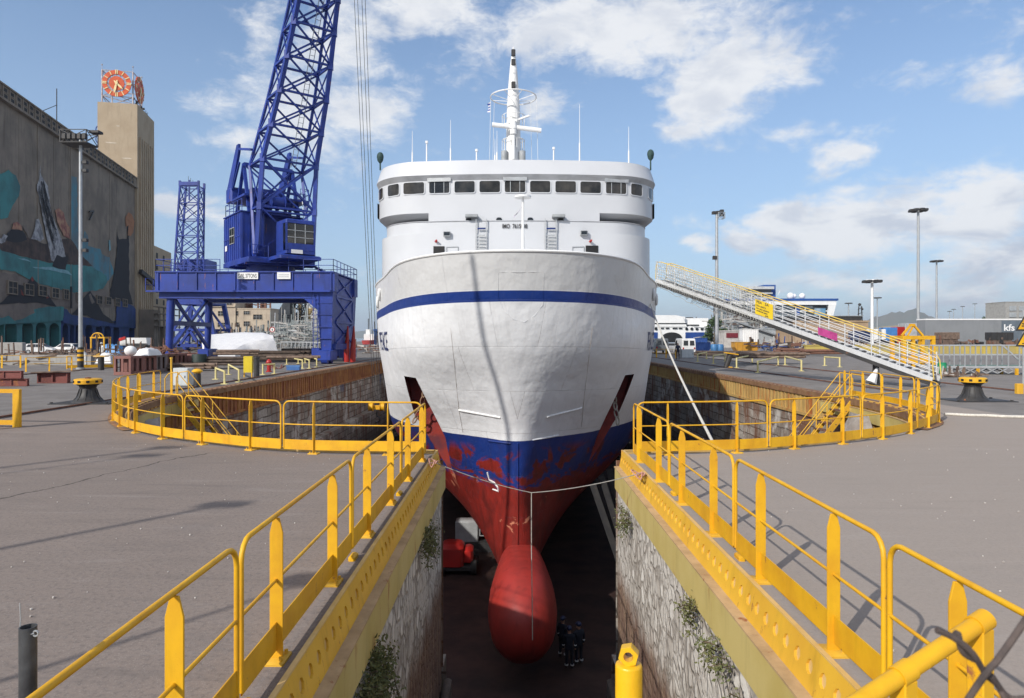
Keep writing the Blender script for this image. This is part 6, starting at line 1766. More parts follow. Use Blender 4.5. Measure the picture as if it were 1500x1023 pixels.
# tangle of pipes, scaffolds and scrap in front of the plant: nobody could count it
def tangle(name,label,x0,x1,y0,y1,zfun,n,mats,seed,lmin=.6,lmax=3.0,wmin=.05,wmax=.16):
    random.seed(seed); g=MB()
    for i in range(n):
        x=random.uniform(x0,x1); y=random.uniform(y0,y1); zt=zfun(x)*random.random()**.7
        a=V(x,y,zt); l=random.uniform(lmin,lmax)
        k=random.random()
        if k<.45: dv=V(l*random.choice((-1,1)),random.uniform(-.3,.3),random.uniform(-.15,.15)*l)
        elif k<.75: dv=V(random.uniform(-.1,.1),0,l*.8)
        else: dv=V(l*random.uniform(-.7,.7),random.uniform(-.5,.5),l*random.uniform(-.35,.35))
        b2=a+dv; b2.z=max(0.02,b2.z)
        g.mi=random.randrange(len(mats)); w_=random.uniform(wmin,wmax); g.bar(a,b2,w_,w_*random.choice((1,1,1.3,2.0)))
    return tag(g.build(name,mats,smooth=0),label,'scrap',kind='stuff')
GREEN_G=pbr('grey_green_steel',(0.24,.27,.27),(0.17,.19,.19),1,.7,grime=.3); PALE=pbr('pale_scrap',(0.50,.48,.45),(0.36,.34,.32),1,.8,grime=.4); BROWN=pbr('brown_scrap',(0.16,.11,.085),(0.09,.065,.055),1,.85,grime=.4)
xa=lambda px,d:(px-750)*d/1000
tangle('scaffold_tangle','tangle of grey green scaffold pipes, hoists and scrap in front of the far plant',xa(400,110),xa(481,110),104,122,lambda x:lerp(3.2,6.4,(x-xa(400,110))/(xa(481,110)-xa(400,110)))+.6*math.sin(x),620,[GREEN_G,GREEN_G,PALE,GALV],31,.8,3.6,.05,.14)
tangle('scrap_bank','bank of grey rubble and steel behind the white wrapped boat',xa(300,118),xa(405,118),112,124,lambda x:3.0+.5*math.sin(x*1.3),420,[GREEN_G,PALE,BROWN,BROWN],32,.8,3,.08,.25)
g=MB(); random.seed(77)
rows=[]
for i in range(24):
    row=[]
    for k in range(5):
        x=lerp(xa(300,120),xa(481,120),i/23); y=114+k*3; row.append(V(x,y,(0 if k in (0,4) else random.uniform(.8,2.2))))
    rows.append(row)
g.grid(rows); tag(g.build('rubble_mound',pbr('rubble',(0.20,.185,.17),(0.12,.11,.10),1.4,.9,bump=.8,bd=.1),smooth=0),'low rubble mound under the scaffold tangle','rubble',kind='stuff')
c=P(405,473,112); t=thing('satellite_dish','white dish standing in front of the derelict beige factory','dish',(c.x,112,0)); g=MB(); g.cyl((c.x,112,0),(c.x,112,c.z),.12,n=8); g.lathe([(.2,-.2),(.7,-.1),(.9,.15),(.7,.0)],(c.x,111.6,c.z),16); g.build('dish_shell',WHT,t,True)
t=thing('grey_footbridge','grey lattice footbridge lying behind the timber stacks under the crane','footbridge',P(437,515,92)); g=MB()
a=P(411,517,92); b2=P(478,521,90)
for z0 in (0.0,1.6):
    g.bar(V(a.x,92,z0+.15),V(b2.x,90,z0+.05),.12); g.bar(V(a.x,93.5,z0+.15),V(b2.x,91.5,z0+.05),.12)
for i in range(13):
    q=a.lerp(b2,i/12); 
    for dy in (0,1.5): g.bar(V(q.x,q.y+dy,.1),V(q.x,q.y+dy,1.75),.06)
    if i<12: q2_=a.lerp(b2,(i+1)/12); g.bar(V(q.x,q.y,.1),V(q2_.x,q2_.y,1.7),.05)
g.build('bridge_frame',GALV,t,True,smooth=0)
for px,lab in ((478,'red traffic cone shaped guard left of the crane leg'),(508,'red guard leaning between the crane legs'),(517,'thin red guard next to the far crane leg')):
    c=V((px-750)*.0645,64.5,0); t=thing('gas_cylinder',lab,'guard',c); g=MB(); g.cyl(c+V(0,0,1.25),c+V(.1,0,3.4),.26,.06,10); g.cyl(c,c+V(0,0,1.25),.26,n=10); g.build('cylinder_body',REDV,t,True)
# far cargo ship between crane and hull
t=thing('cargo_ship','small red hulled cargo ship moored far off, left of the white bow','ship',P(545,512,235)); d=235
def qq(px,z_,dy=0): return V((px-750)*.235,d+dy,z_)
g=MB(); g.slab([qq(533,-1.2,4),qq(556,-1.2,4),qq(560,1.6,4),qq(530,1.4,4)],9); g.build('red_hull',pbr('hull_red',(0.42,.05,.05),None,1,.6,grime=.3),t,True,smooth=0)
g=MB(); g.box(qq(532,0).x,qq(548,0).x,d+1,d+7,1.5,3.6); g.box(qq(534,0).x,qq(541,0).x,d+2,d+6,3.6,5.2); g.build('deck_house',WHT,t,True,smooth=0)
g=MB(); g.bar(qq(536,5.2,4),qq(536,9,4),.25); g.bar(qq(545,3.5,4),qq(545,8,4),.2); g.build('mast',BLK,t,True)
t=thing('dock_kiosk','blue and white kiosk at the far end of the crane quay, beside the hull','kiosk',P(554,512,140))
p=P(548,0,140); q=P(562,0,140); g=MB(); g.box(p.x,q.x,140,142,0,.4); g.box(p.x,p.x+.5,139.9,142,.4,3.6); g.box(q.x-.5,q.x,139.9,142,.4,3.6); g.box(p.x-.1,q.x+.1,139.8,142.2,3.6,4.1); g.build('blue_frame',pbr('kiosk_blue',(0.03,.09,.26),None,1,.5),t,True,smooth=0)
g=MB(); g.box(p.x+.5,q.x-.5,140.4,141.8,.4,3.6); g.build('white_panel',WHT,t,True,smooth=0)
tangle('quay_clutter','small clutter of pipes and crates along the far left quay edge',xa(528,100),xa(566,100),95,112,lambda x:1.2,60,[PALE,BROWN,RUST],33,.5,2)

# ------------------------------------------------------------------ right side
# gangway
A=V(9.2,42.2,5.75); B=V(19.4,31.2,.32)
gw=thing('gangway','long aluminium gangway with yellow handrails and netting, sloping from the ship to the quay','gangway',(B.x,B.y,0))
dirg=(B-A); Lg=dirg.length; ug=dirg.normalized(); sg=ug.cross(V(0,0,1)).normalized(); up=sg.cross(ug).normalized()
if up.z<0: up=-up
def gp(s,o,z_): return A+ug*s+sg*o+V(0,0,z_)
ALU=pbr('aluminium',(0.60,.61,.62),(0.52,.53,.54),2,.42,metal=.25,grime=.25)
PALEYR=pbr('worn_handrail_yellow',(0.66,0.47,0.08),(0.55,.40,.14),3,.55,grime=.4,rust=.1)
NET=pbr('net_cord',(0.45,.45,.42),None,5,.9,bump=0)
g=MB()
for o in (-.55,.55): g.bar(gp(0,o,.08),gp(Lg,o,.08),.07,.22)
g.build('side_beams',ALU,gw,True,smooth=0)
g=MB()
for o in (-.55,.55): g.bar(gp(0,o,-.14),gp(Lg,o,-.14),.10,.16)
n=int(Lg/.8)
for i in range(n): g.bar(gp(i*.8,-.55,-.12),gp(i*.8,.55,-.12),.08)
g.build('underframe',BLK,gw,True,smooth=0)
g=MB(); n=int(Lg/.36)
for i in range(n): q=.2+i*.36; g.bar(gp(q,-.5,.16),gp(q,.5,.16),.24,.03)
g.build('treads',ALU,gw,True,smooth=0)
for o in (-.55,.55):
    n=12
    for i in range(n+1):
        g=MB(); s=.15+i*(Lg-.3)/n; g.cyl(gp(s,o,.15),gp(s,o,1.28),.028,n=6); g.build('stanchion',ALU,gw,True)
    for z_ in (.34,.56,.78,1.0):
        g=MB(); g.cyl(gp(.1,o,z_),gp(Lg-.1,o,z_),.018,n=6); g.build('middle_rail',ALU,gw,True)
    g=MB(); pth=[gp(.0,o,.2),gp(.05,o,1.0),gp(.15,o,1.2),gp(.4,o,1.3),gp(Lg*.5,o,1.3),gp(Lg-.5,o,1.3),gp(Lg-.2,o,1.2),gp(Lg-.02,o,.95),gp(Lg+.05,o,.1)]
    g.tube(pth,.027,7); g.build('yellow_handrail',PALEYR,gw,True)
g=MB(); random.seed(12)
for o in (-.58,.58):
    L1=7.5
    m_=44
    for i in range(m_):
        s=i*L1/m_
        sag=-.55*math.sin(PI*min(1,s/L1))*random.uniform(.6,1) if o<0 else 0
        pts=[gp(s+random.uniform(-.1,.1),o+.02*math.sin(i),1.28),gp(s+.18,o,.7),gp(s+.05+random.uniform(-.1,.1),o,.1),gp(s+.2,o+.05,-.15+sag*.5),gp(s+.1+random.uniform(-.2,.2),o+.35,-.25+sag)]
        g.tube(pts,.013,4)
    for k in range(9):
        z_=1.2-k*.17
        pts=[gp(i*.3,o+.01,z_+.05*math.sin(i*1.9+k)+(-.4*math.sin(PI*i*.3/L1) if z_<0 else 0)) for i in range(int(L1/.3))]
        g.tube(pts,.013,4)
g.build('safety_net',NET,gw,True,smooth=0)
# yellow notice board on the side
g=MB(); s0=Lg*.435; s1=s0+1.06
def sgp(s,z_,o=-.62): return gp(s,o,z_)
side=-.62 if gp(0,-.62,0).y<gp(0,.62,0).y else .62
bd=[gp(s0,side,.22),gp(s1,side,.22),gp(s1,side,1.02),gp(s0,side,1.02)]
g.slab(bd,.02); nb=g.build('notice_board',pbr('notice_yellow',(0.80,.56,.02),None,1,.5,grime=.1),gw,True,smooth=0)
def boardtext(txt,s_,z_,size):
    vs,fs=text_mb(txt,size,.004); oo=side+(-.016 if side<0 else .016)
    g=MB(); g.add([gp(s_+v.x,oo,z_+v.y) for v in vs],fs); g.build('notice_lettering',BLK,nb,True,smooth=0)
boardtext('PEA   3A',s0+.08,.84,.20); boardtext('No entry',s0+.08,.66,.15); boardtext('for any person',s0+.08,.52,.13); boardtext('without pass',s0+.08,.39,.13); boardtext('24h',s0+.6,.25,.14)
g=MB(); g.slab([gp(Lg*.66,side,.3),gp(Lg*.66+1.0,side,.3),gp(Lg*.66+1.0,side,.68),gp(Lg*.66,side,.68)],.02); g.build('magenta_panel',pbr('magenta_cloth',(0.42,.05,.22),None,3,.8),gw,True,smooth=0)
# gangway support
q=A.lerp(B,.84); t=thing('support_post','black steel post with a white rag carrying the lower end of the gangway','post',(q.x,q.y,0))
g=MB(); g.cyl((q.x-.2,q.y,0),(q.x-.2,q.y,q.z-.2),.17,.14,12); g.cyl((q.x-.2,q.y,0),(q.x-.2,q.y,.12),.3,n=12); g.build('post_column',BLK,t,True)
g=MB(); g.cyl((q.x-.55,q.y-.2,.15),(q.x-.2,q.y-.15,.85),.26,.05,8); g.build('white_rag',TARP,t,True)
# stairs down into the dock, both sides
def dstair(label,top,dirx,run,drop,mat=YELW):
    t=thing('dock_stair',label,'stair',top); W_=.45; e=V(top.x+dirx*run,top.y-.6,-drop)
    g=MB()
    for o in (-W_,W_): g.slab([top+V(0,o,.0),e+V(0,o,0),e+V(0,o,-.32),top+V(0,o,-.32)],.03)
    g.build('stringers',mat,t,True,smooth=0)
    g=MB(); n=14
    for i in range(n): q=top.lerp(e,(i+.5)/n); g.box(q.x-.13,q.x+.13,q.y-W_,q.y+W_,q.z-.1,q.z-.07)
    g.build('treads',RUST,t,True,smooth=0)
    for o in (-W_,W_):
        g=MB()
        for z_ in (.95,.5): g.cyl(top+V(0,o,z_),e+V(0,o,z_),.016,n=6)
        pth=[top+V(-dirx*.5,o,0),top+V(-dirx*.5,o,.7),top+V(-dirx*.35,o,.9),top+V(0,o,.95)]; g.tube(pth,.022,6)
        for i in range(4): q=top.lerp(e,i/3); g.cyl(q+V(0,o,0),q+V(0,o,.95),.022,n=6)
        g.build('stair_rail',YELW,t,True)
dstair('rusty yellow stair going down into the dock on the left, below the crane',V(-13.1,27.2,0),1,3.2,3.6)
dstair('yellow stair with two handrails going down into the dock on the right, by the gangway',V(12.7,26.0,0),-1,3.0,3.4)
# spreader frame
c=G(1345,538); t=thing('lifting_spreader','yellow steel lifting frame standing behind the gangway foot','lifting frame',c)
w_=2.35; zt=H+(HZ-492)*c.y/1000; zp=H+(HZ-486)*c.y/1000+.15
g=MB()
def fr(g,x0,x1,y,zt):
    for x in (x0,x1): g.bar((x,y,0),(x,y,zt),.26)
    g.bar((x0-.1,y,zt-.15),(x1+.1,y,zt-.15),.3)
for y in (c.y,c.y+1.6): fr(g,c.x-1.15,c.x+1.15,y,zt)
for x in (c.x-.4,c.x+.35): g.bar((x,c.y,0),(x,c.y,zt),.22)
for x in (c.x-1.15,c.x+1.15): g.bar((x,c.y,zt-.15),(x,c.y+1.6,zt-.15),.25); g.bar((x,c.y,.5),(x,c.y+1.6,.5),.25)
g.slab([V(c.x-.9,c.y-.1,.3),V(c.x+.9,c.y-.1,.3),V(c.x+1.1,c.y-.1,.9),V(c.x-1.0,c.y-.1,.9)],.2)
g.build('frame',YEL,t,True,smooth=0)
g=MB(); 
for s in (-1,1): g.bar((c.x+s*.85,c.y+.8,zt),(c.x+s*.12,c.y+.8,zt+.85),.14); 
g.bar((c.x-.2,c.y+.8,zt+.85),(c.x+.2,c.y+.8,zt+.85),.2); g.bar((c.x-.35,c.y+.8,zt),(c.x+.1,c.y+.8,zt+.8),.1); g.build('lifting_eye',YEL,t,True,smooth=0)
# second gangway lying on the quay
t=thing('gangway','grey gangway with green deck lying flat on the quay at the right edge','gangway',G(1440,549))
a=G(1368,548); a=V(a.x,43.5,.45); b2=V(32.6,42.0,.5)
g=MB(); dv=(b2-a).normalized()
for o in (0,1.5):
    oo=V(0,o,0)
    g.bar(a+oo,b2+oo,.1,.14); g.bar(a+oo+V(0,0,1.35),lerp(a,b2,.80)+oo+V(0,0,1.35),.07); g.bar(a+oo+V(0,0,.75),lerp(a,b2,.86)+oo+V(0,0,.75),.05)
    g.bar(lerp(a,b2,.80)+oo+V(0,0,1.35),b2+oo+V(0,0,.1),.08)
    for i in range(9): q=lerp(a,b2,i*.80/8)+oo; g.bar(q,q+V(0,0,1.35),.06)
    for i in range(8):
        q=lerp(a,b2,i*.80/8)+oo; q3=lerp(a,b2,(i+1)*.80/8)+oo; g.bar(q+V(0,0,-.05),q3+V(0,0,-.4),.05); g.bar(q3+V(0,0,-.05),q+V(0,0,-.4),.05)
g.build('gangway_frame',GALV,t,True,smooth=0)
g=MB(); g.slab([a+V(.8,0.05,.04),b2+V(0,0.05,.04),b2+V(0,1.45,.04),a+V(.8,1.45,.04)],.06); g.build('green_deck',pbr('deck_green',(0.05,.16,.11),(0.04,.11,.09),2,.8),t,True,smooth=0)
for x in (28.8,31.2):
    for y in (42.2,43.5): g=MB(); g.bar((x,y,0),(x,y,.4),.14); g.build('foot',YEL,t,True,smooth=0)
t=thing('oil_drum','small green drum beside the end of the flat grey gangway','drum',G(1380,549)); g=MB(); g.lathe([(.22,0),(.25,.05),(.25,.3),(.27,.34),(.25,.38),(.25,.72),(.2,.76)],(0,0,0),14); g.build('drum_body',GRN,t)
tangle('rope_litter','litter of rags, rope and timber in front of the flat grey gangway',G(1360,552).x,G(1428,552).x,39.5,41.5,lambda x:.18,60,[WOOD,PALE,BROWN],35,.2,.7,.04,.12)
# trucks and trailers
def lbox(px0,px1,pyt,pyb,d,dep): a=P(px0,pyb,d); b2=P(px1,pyt,d); return a.x,b2.x,d,d+dep,a.z,b2.z
t=thing('truck_trailer','long grey curtain side trailer with white letters at the right edge','trailer',P(1440,515,118))
TRG=pbr('trailer_grey',(0.22,.23,.24),(0.19,.2,.21),.4,.6,grime=.2)
x0,x1,y0,y1,z0,z1=lbox(1356,1545,469,505,118,2.6)
g=MB(); g.box(x0,x1,y0,y1,z0,z1); g.build('curtain_side',TRG,t,True,smooth=0,bevel=.05)
g=MB(); g.box(x0-.05,x1,y0-.05,y1+.05,z1,z1+.22); g.build('roof_rail',WHT,t,True,smooth=0)
g=MB(); g.box(x0+.2,x1,y0+.2,y1-.2,z0-.35,z0); g.build('chassis',BLK,t,True,smooth=0)
for k in range(3):
    g=MB(); g.cyl((x0+2+k*1.35,y0+.1,.55),(x0+2+k*1.35,y0+.5,.55),.55,n=16); g.build('wheel',TYRE,t,True)
g=MB(); xl=P(1467,0,118).x; g.box(xl,x1,y0-.02,y0,z0+.1,z1-.12); pnl=g.build('dark_panel',pbr('trailer_slate',(0.13,.16,.19),None,.5,.6),t,True,smooth=0)
vs,fs=text_mb('kfs',1.55,.03); g=MB(); q=P(1470,484.5,118); g.add([V(q.x+v.x*1.12,y0-.035,q.z+v.y) for v in vs],fs); g.build('side_lettering',WHT,pnl,True,smooth=0)
def bale(name,label,cat,px0,px1,pyt,pyb,d,mat):
    t=thing(name,label,cat,P((px0+px1)/2,pyb,d)); x0,x1,y0,y1,z0,z1=lbox(px0,px1,pyt,pyb,d,1.6)
    g=MB(); g.cbox(x0,x1,y0,y1,z0,z1,.05)
    for i in range(5): x=lerp(x0,x1,i/4); g.bar((x,y0-.03,z0),(x,y0-.03,z1),.07)
    g.build('crate',mat,t,True,smooth=0)
    g=MB(); g.box(x0+.1,x1-.1,y0+.1,y1-.1,0,z0); g.build('pallet_stack',BROWN,t,True,smooth=0); return t
bale('wooden_crate','brown wooden crate in front of the grey trailer','crate',1378,1405,487,497,104,WOOD); bale('steel_crate','dark steel crate in front of the white trailer letters','crate',1453,1484,487,498,104,BLK)
# low walls and hazards
g=MB(); p=P(1180,0,98); q=P(1520,0,98); g.box(p.x,q.x,98,98.5,0,1.15); g.box(p.x-.1,q.x+.1,97.9,98.6,1.15,1.3); tag(g.build('yellow_wall',pbr('yellow_wall_paint',(0.50,.38,.08),(0.34,.28,.12),.3,.8,grime=.5,rust=.1),smooth=0),'long low ochre wall below the trailers on the right','wall')
tangle('pallet_row','row of dark scrap and pallets on the low ochre wall',P(1370,0,100).x,P(1500,0,100).x,99,101,lambda x:1.6,110,[BROWN,BLK,RUST],36,.4,1.6,.08,.25)
t=thing('truck_trailer','blue, white and red truck trailers parked nose to tail, left of the grey trailer','truck',P(1290,512,125))
for px0,px1,pyt,pyb,mt,nm in ((1252,1280,485,499,pbr('navy_box',(0.02,.035,.10),None,1,.6),'navy_box'),(1279,1298,482.5,497,WHT,'white_tank'),(1298,1315,480,499,pbr('truck_blue',(0.07,.22,.52),None,1,.5),'blue_cab'),(1315,1326,479,503,REDV,'red_box')):
    x0,x1,y0,y1,z0,z1=lbox(px0,px1,pyt,pyb,125,2.5); g=MB(); g.cbox(x0,x1,y0,y1,z0,z1,.08); g.build(nm,mt,t,True,smooth=0)
for px in (1290,1298,1306,1318):
    g=MB(); c=P(px,0,124.8); g.cyl((c.x,124.8,.55),(c.x,125.2,.55),.5,n=14); g.build('wheel',TYRE,t,True)
x0,x1,y0,y1,z0,z1=lbox(1256,1326,499,503,125.2,2); g=MB(); g.box(x0,x1,y0,y1,z0,z1); g.build('chassis',BLK,t,True,smooth=0)
t=thing('truck_trailer','plain pale grey trailer between the red truck and the long grey trailer','trailer',P(1340,512,135)); x0,x1,y0,y1,z0,z1=lbox(1326,1357,474,500,135,2.6); g=MB(); g.cbox(x0,x1,y0,y1,z0,z1,.06); g.build('box_body',pbr('pale_trailer',(0.42,.44,.46),None,1,.5),t,True,smooth=0)
for px in (1332,1337,1350): g=MB(); c=P(px,0,135); g.cyl((c.x,134.8,.5),(c.x,135.3,.5),.5,n=14); g.build('wheel',TYRE,t,True)
g=MB(); x0,x1,*_=lbox(1327,1356,0,0,135,0); g.box(x0,x1,135.2,137,.7,z0); g.build('chassis',BLK,t,True,smooth=0)
# warning triangles on a post
c=G(1499,577); t=thing('warning_sign','two yellow warning triangles on a post, cut by the right edge','warning sign',c)
g=MB(); g.cyl(c,V(c.x,c.y,H+(HZ-455)*c.y/1000),.035,n=8); g.build('sign_pole',GALV,t,True)
for i,(pb,sym) in enumerate(((485,0),(508,1))):
    zb=H+(HZ-pb)*c.y/1000; s_=.36; hh_=.62
    g=MB(); g.slab([V(c.x-s_,c.y-.05,zb),V(c.x+s_,c.y-.05,zb),V(c.x,c.y-.05,zb+hh_)],.02); f=g.build('black_triangle',BLK,t,True,smooth=0)
    g=MB(); k=.72; g.slab([V(c.x-s_*k,c.y-.064,zb+.07),V(c.x+s_*k,c.y-.064,zb+.07),V(c.x,c.y-.064,zb+.07+hh_*k)],.006); g.build('yellow_face',YEL,f,True,smooth=0)
    g=MB()
    if sym==0: g.bar(V(c.x-.12,c.y-.07,zb+.20),V(c.x+.12,c.y-.07,zb+.20),.004,.05); g.bar(V(c.x-.1,c.y-.07,zb+.30),V(c.x+.14,c.y-.07,zb+.24),.004,.05)
    else: g.bar(V(c.x-.1,c.y-.07,zb+.13),V(c.x+.1,c.y-.07,zb+.13),.004,.04); g.bar(V(c.x,c.y-.07,zb+.2),V(c.x,c.y-.07,zb+.36),.004,.06)
    g.build('symbol',BLK,f,True,smooth=0)
g=MB(); g.cbox(c.x-.3,c.x-.05,c.y-.1,c.y+.1,0,.42,.02); tag(g.build('yellow_block',YELW,smooth=0),'low yellow block at the foot of the warning sign post','block')
# light masts
def lm(px,pyt,pyb,d,r0,label,mat=GALV,crown=True,grp=None):
    b=V((px-750)*d/1000,d,0); return mast_light('light_mast',label,b,H+(HZ-pyt)*d/1000,r0,r0*.7,'crown',mat,grp)
lm(1345,307,470,140,.33,'tallest crowned light mast, standing behind the pale trailer on the right')
lm(1372,382,465,190,.30,'crowned light mast right of the tallest one, seen above the grey trailer')
lm(1277.5,411,480,120,.30,'white light mast standing just behind the white tank truck',WHT)
lm(1285,436,480,300,.32,'slim distant light mast directly right of the white light mast'); lm(1243,444,480,330,.32,'slim distant light mast right of the terminal building')
for px,pyt,lab in ((1391,456,'faint far mast farthest left of the row above the grey trailer'),(1397,453,'faint far mast second in the row above the grey trailer'),(1410,449,'faint far mast in the middle above the grey trailer'),(1428,445,'faint far mast nearest the hillside trees')):
    lm(px,pyt,470,420,.22,lab)
b=V((1050-750)*.105,105,0); t,c=mast_light('light_mast','grey floodlight mast behind the gangway with one lamp halfway up',b,H+(HZ-312)*.105,.30,.20,'none')
g=MB(); 
for dx,dz in ((-.45,0),(.1,.05),(.75,-.3),(.75,.25)): g.cbox(c.x+dx-.28,c.x+dx+.28,c.y-.3,c.y+.3,c.z+dz-.22,c.z+dz+.22,.05)
g.build('floodlight_cluster',BLK,t,True,smooth=0)
g=MB(); secs=[[V(c.x+.1,c.y-.5,z_),V(c.x+1.1,c.y-.5,z_),V(c.x+1.1,c.y+.5,z_),V(c.x+.1,c.y+.5,z_)] for z_ in (c.z-.9,c.z)]; lattice(g,secs,.08,.05); g.build('lamp_cage',GALV,t,True,smooth=0)
g=MB(); q=P(1047,378,105); g.cbox(q.x-.3,q.x+.3,q.y-.3,q.y+.3,q.z-.25,q.z+.3,.06); g.build('side_lamp',BLK,t,True)
# terminal building
d=300; t=thing('terminal_building','modern white ferry terminal with blue roof edge and blue tower','terminal',P(1150,490,d))
TBL=pbr('terminal_blue',(0.02,.09,.34),None,.2,.5,grime=.05)
def tb(px0,px1,pyt,pyb,y0,y1): a=P(px0,pyb,d); b2=P(px1,pyt,d); return a.x,b2.x,d+y0,d+y1,a.z,b2.z
g=MB(); g.box(*tb(1060,1222,441,447,-2,18)); g.slab([P(1214,447,d-2),P(1224,447,d-2),P(1219,466,d-2),P(1211,466,d-2)],1.0); g.box(*tb(1214,1220,447,500,2,16)); g.build('white_canopy',WHT,t,True,smooth=0)
g=MB(); g.box(*tb(1060,1224.5,438,441,-2.3,18.3)); g.build('blue_roof_edge',TBL,t,True,smooth=0)
g=MB(); g.box(*tb(1064,1214,450,500,1,16)); g.build('glass_front',pbr('terminal_glass',(0.10,.13,.15),(0.20,.23,.25),.12,.25,bump=0,grime=.1),t,True,smooth=0)
for i in range(3):
    g=MB(); py=455+i*8; g.box(*tb(1064,1213,py,py+1.6,-.5,1)); g.build('floor_slab',WHT,t,True,smooth=0)
for px in (1168,1120,1085): g=MB(); g.box(*tb(px-2.0,px+2.0,447,500,-1,0)); g.build('blue_column',TBL,t,True,smooth=0)
g=MB(); g.box(*tb(1193,1208,452,464,-.8,.2)); g.build('poster_panel',pbr('poster',(0.10,.25,.4),(0.5,.55,.6),.12,.6,bump=0),t,True,smooth=0)
g=MB(); a=tb(1126,1144,416,440,6,20); g.box(*a); g.build('blue_tower',TBL,t,True,smooth=0)
g=MB(); g.slab([P(1139,433,d+5.9),P(1140,430,d+5.9),P(1143,424,d+5.9),P(1142,429,d+5.9)],.1); g.build('white_emblem',WHT,t,True,smooth=0)
g=MB(); g.box(*tb(1100,1138,419,423,3,20)); g.box(*tb(1104,1136,428,430,3.2,20)); g.box(*tb(1104,1136,435,438,3.2,20)); g.build('upper_house',pbr('terminal_offwhite',(0.55,.56,.55),None,1,.7),t,True,smooth=0)
g=MB(); g.box(*tb(1106,1135,423,438,4,19)); g.build('upper_glass',GLASS_D,t,True,smooth=0)
g=MB(); 
for px,r_ in ((1175,1.4),(1158,1.6),(1163,1.1)): c=P(px,434,d+8); g.cyl(V(c.x,c.y,c.z-2.5),c,.3,n=8); g.ball(c,r_,8)
g.build('roof_domes',WHT,t,True)
# ferry far right
d=255; t=thing('passenger_ship','modern white and blue ferry with open bow doors moored far behind the gangway','ship',P(1005,505,d))
def fb(px0,px1,pyt,pyb,y0,y1): a=P(px0,pyb,d); b2=P(px1,pyt,d); return a.x,b2.x,d+y0,d+y1,a.z,b2.z
WH2=WHT
g=MB(); g.box(*fb(946,1044,479,505,0,60)); g.build('hull',WH2,t,True,smooth=0)
g=MB(); g.box(*fb(946,963,487,499,-.3,59)); g.box(*fb(1004,1044,487,500,-.3,59)); g.build('blue_hull_band',pbr('ferry_blue',(0.015,.06,.26),None,.3,.5),t,True,smooth=0)
g=MB(); g.slab([P(948,479,d),P(1006,479,d),P(1000,464,d),P(990,462,d),P(956,462,d)],.6); g.box(*fb(950,1004,464,479,.4,50)); g.box(*fb(1003,1040,466,479,2,50)); g.build('upper_decks',WH2,t,True,smooth=0)
g=MB(); g.box(*fb(953,1006,473.5,474.8,-.5,-.3)); g.box(*fb(1006,1026,475.6,477.4,1.7,1.9)); g.build('window_band',GLASS_D,t,True,smooth=0)
for a,b2 in ((968,972),(975,980),(985,992),(994,999)):
    g=MB(); g.box(*fb(a,b2,480.3,482,-.4,-.1)); g.build('bow_window',GLASS_D,t,True,smooth=0)
for px in (961,1006,1013.5,1021,1028.5):
    g=MB(); c=P(px,482,d-.35); g.cyl(c,c+V(0,.3,0),.55,n=14); g.build('porthole',GLASS_D,t,True)
g=MB(); c=P(984,496,d-.5); pts=[V(c.x+3.9*math.cos(PI*k/14),d-.45,c.z+2.3*math.sin(PI*k/14)) for k in range(15)]; pts=[V(c.x-3.9,d-.45,c.z-2)]+list(reversed(pts))+[V(c.x+3.9,d-.45,c.z-2)]
g.slab(pts,.1); g.build('bow_door',DARK,t,True,smooth=0)
g=MB()
for px,py in ((1015,465),(1020,464.5),(1025,466)): c=P(px,py,d+5); g.cyl(V(c.x,c.y,c.z-1.5),c,.15,n=6)
g.box(*fb(1010,1018,464.5,465.5,3,6)); g.build('roof_gear',BLK,t,True,smooth=0)
# vans, skips and people on the right quay
car('white_van','white van seen from behind with two dark rear windows beside the blue skips',G(1010,521)+V(0,2.6,0),R(90),CARW,'van')
car('grey_van','dark grey van parked left of the white van, near the hull',G(972,519)+V(0,2.8,0),R(88),pbr('car_grey',(0.12,.13,.14),None,1,.3,grime=.1,bump=0),'van')
car('parked_car','silver hatchback parked behind the white van, below the bow doors of the ferry',G(990,515.5)+V(0,3,0),R(75),SILV)
SKB=pbr('skip_blue',(0.025,.075,.27),(0.02,.055,.2),.6,.5,grime=.3)
def skip(label,px0,px1,pyt,pyb,d,mat=SKB,ribs=5):
    t=thing('skip_container',label,'skip',P((px0+px1)/2,pyb,d)); x0,x1,y0,y1,_,z1=lbox(px0,px1,pyt,pyb,d,2.2)
    g=MB(); g.slab([V(x0+.4,d+1.1,0.05),V(x1-.4,d+1.1,0.05),V(x1,d+1.1,z1*.45),V(x1,d+1.1,z1),V(x0,d+1.1,z1),V(x0,d+1.1,z1*.45)],2.2); g.box(x0-.08,x1+.08,d-.08,d+2.28,z1,z1+.1)
    for i in range(ribs): x=lerp(x0+.3,x1-.3,i/(ribs-1)); g.box(x-.06,x+.06,d-.07,d,.2,z1)
    g.build('skip_body',mat,t,True,smooth=0); return t
skip('near blue steel skip right of the white van',1019,1041,502.5,517,104); skip('far blue steel skip standing behind the near one',1014,1036,496,514,114)
skip('orange yellow steel skip among the pipe stacks under the gangway',1077,1112,502,513.5,116,pbr('skip_orange',(0.52,.27,.03),(0.45,.22,.03),.8,.5,grime=.3))
simplebox('control_cabinet','grey steel cabinet behind the standing worker on the right quay','cabinet',1007.5,525,1.35,.8,1.0,GREY,0,extra=cabx)
for i,(px,lab) in enumerate(((1046,'left blue plastic drum pair below the floodlight mast'),(1055,'right blue plastic drum below the floodlight mast'))):
    t=thing('plastic_barrel',lab,'barrel',G(px,518)); g=MB(); g.lathe([(.45,0),(.5,.1),(.5,1.2),(.4,1.35)],(0,0,0),14); g.build('barrel_body',pbr('barrel_blue%d'%i,(0.05,.17,.36),None,1,.5),t)
skip('white ribbed container standing behind the orange skip',1088,1111,483,505,150,WHT,7)
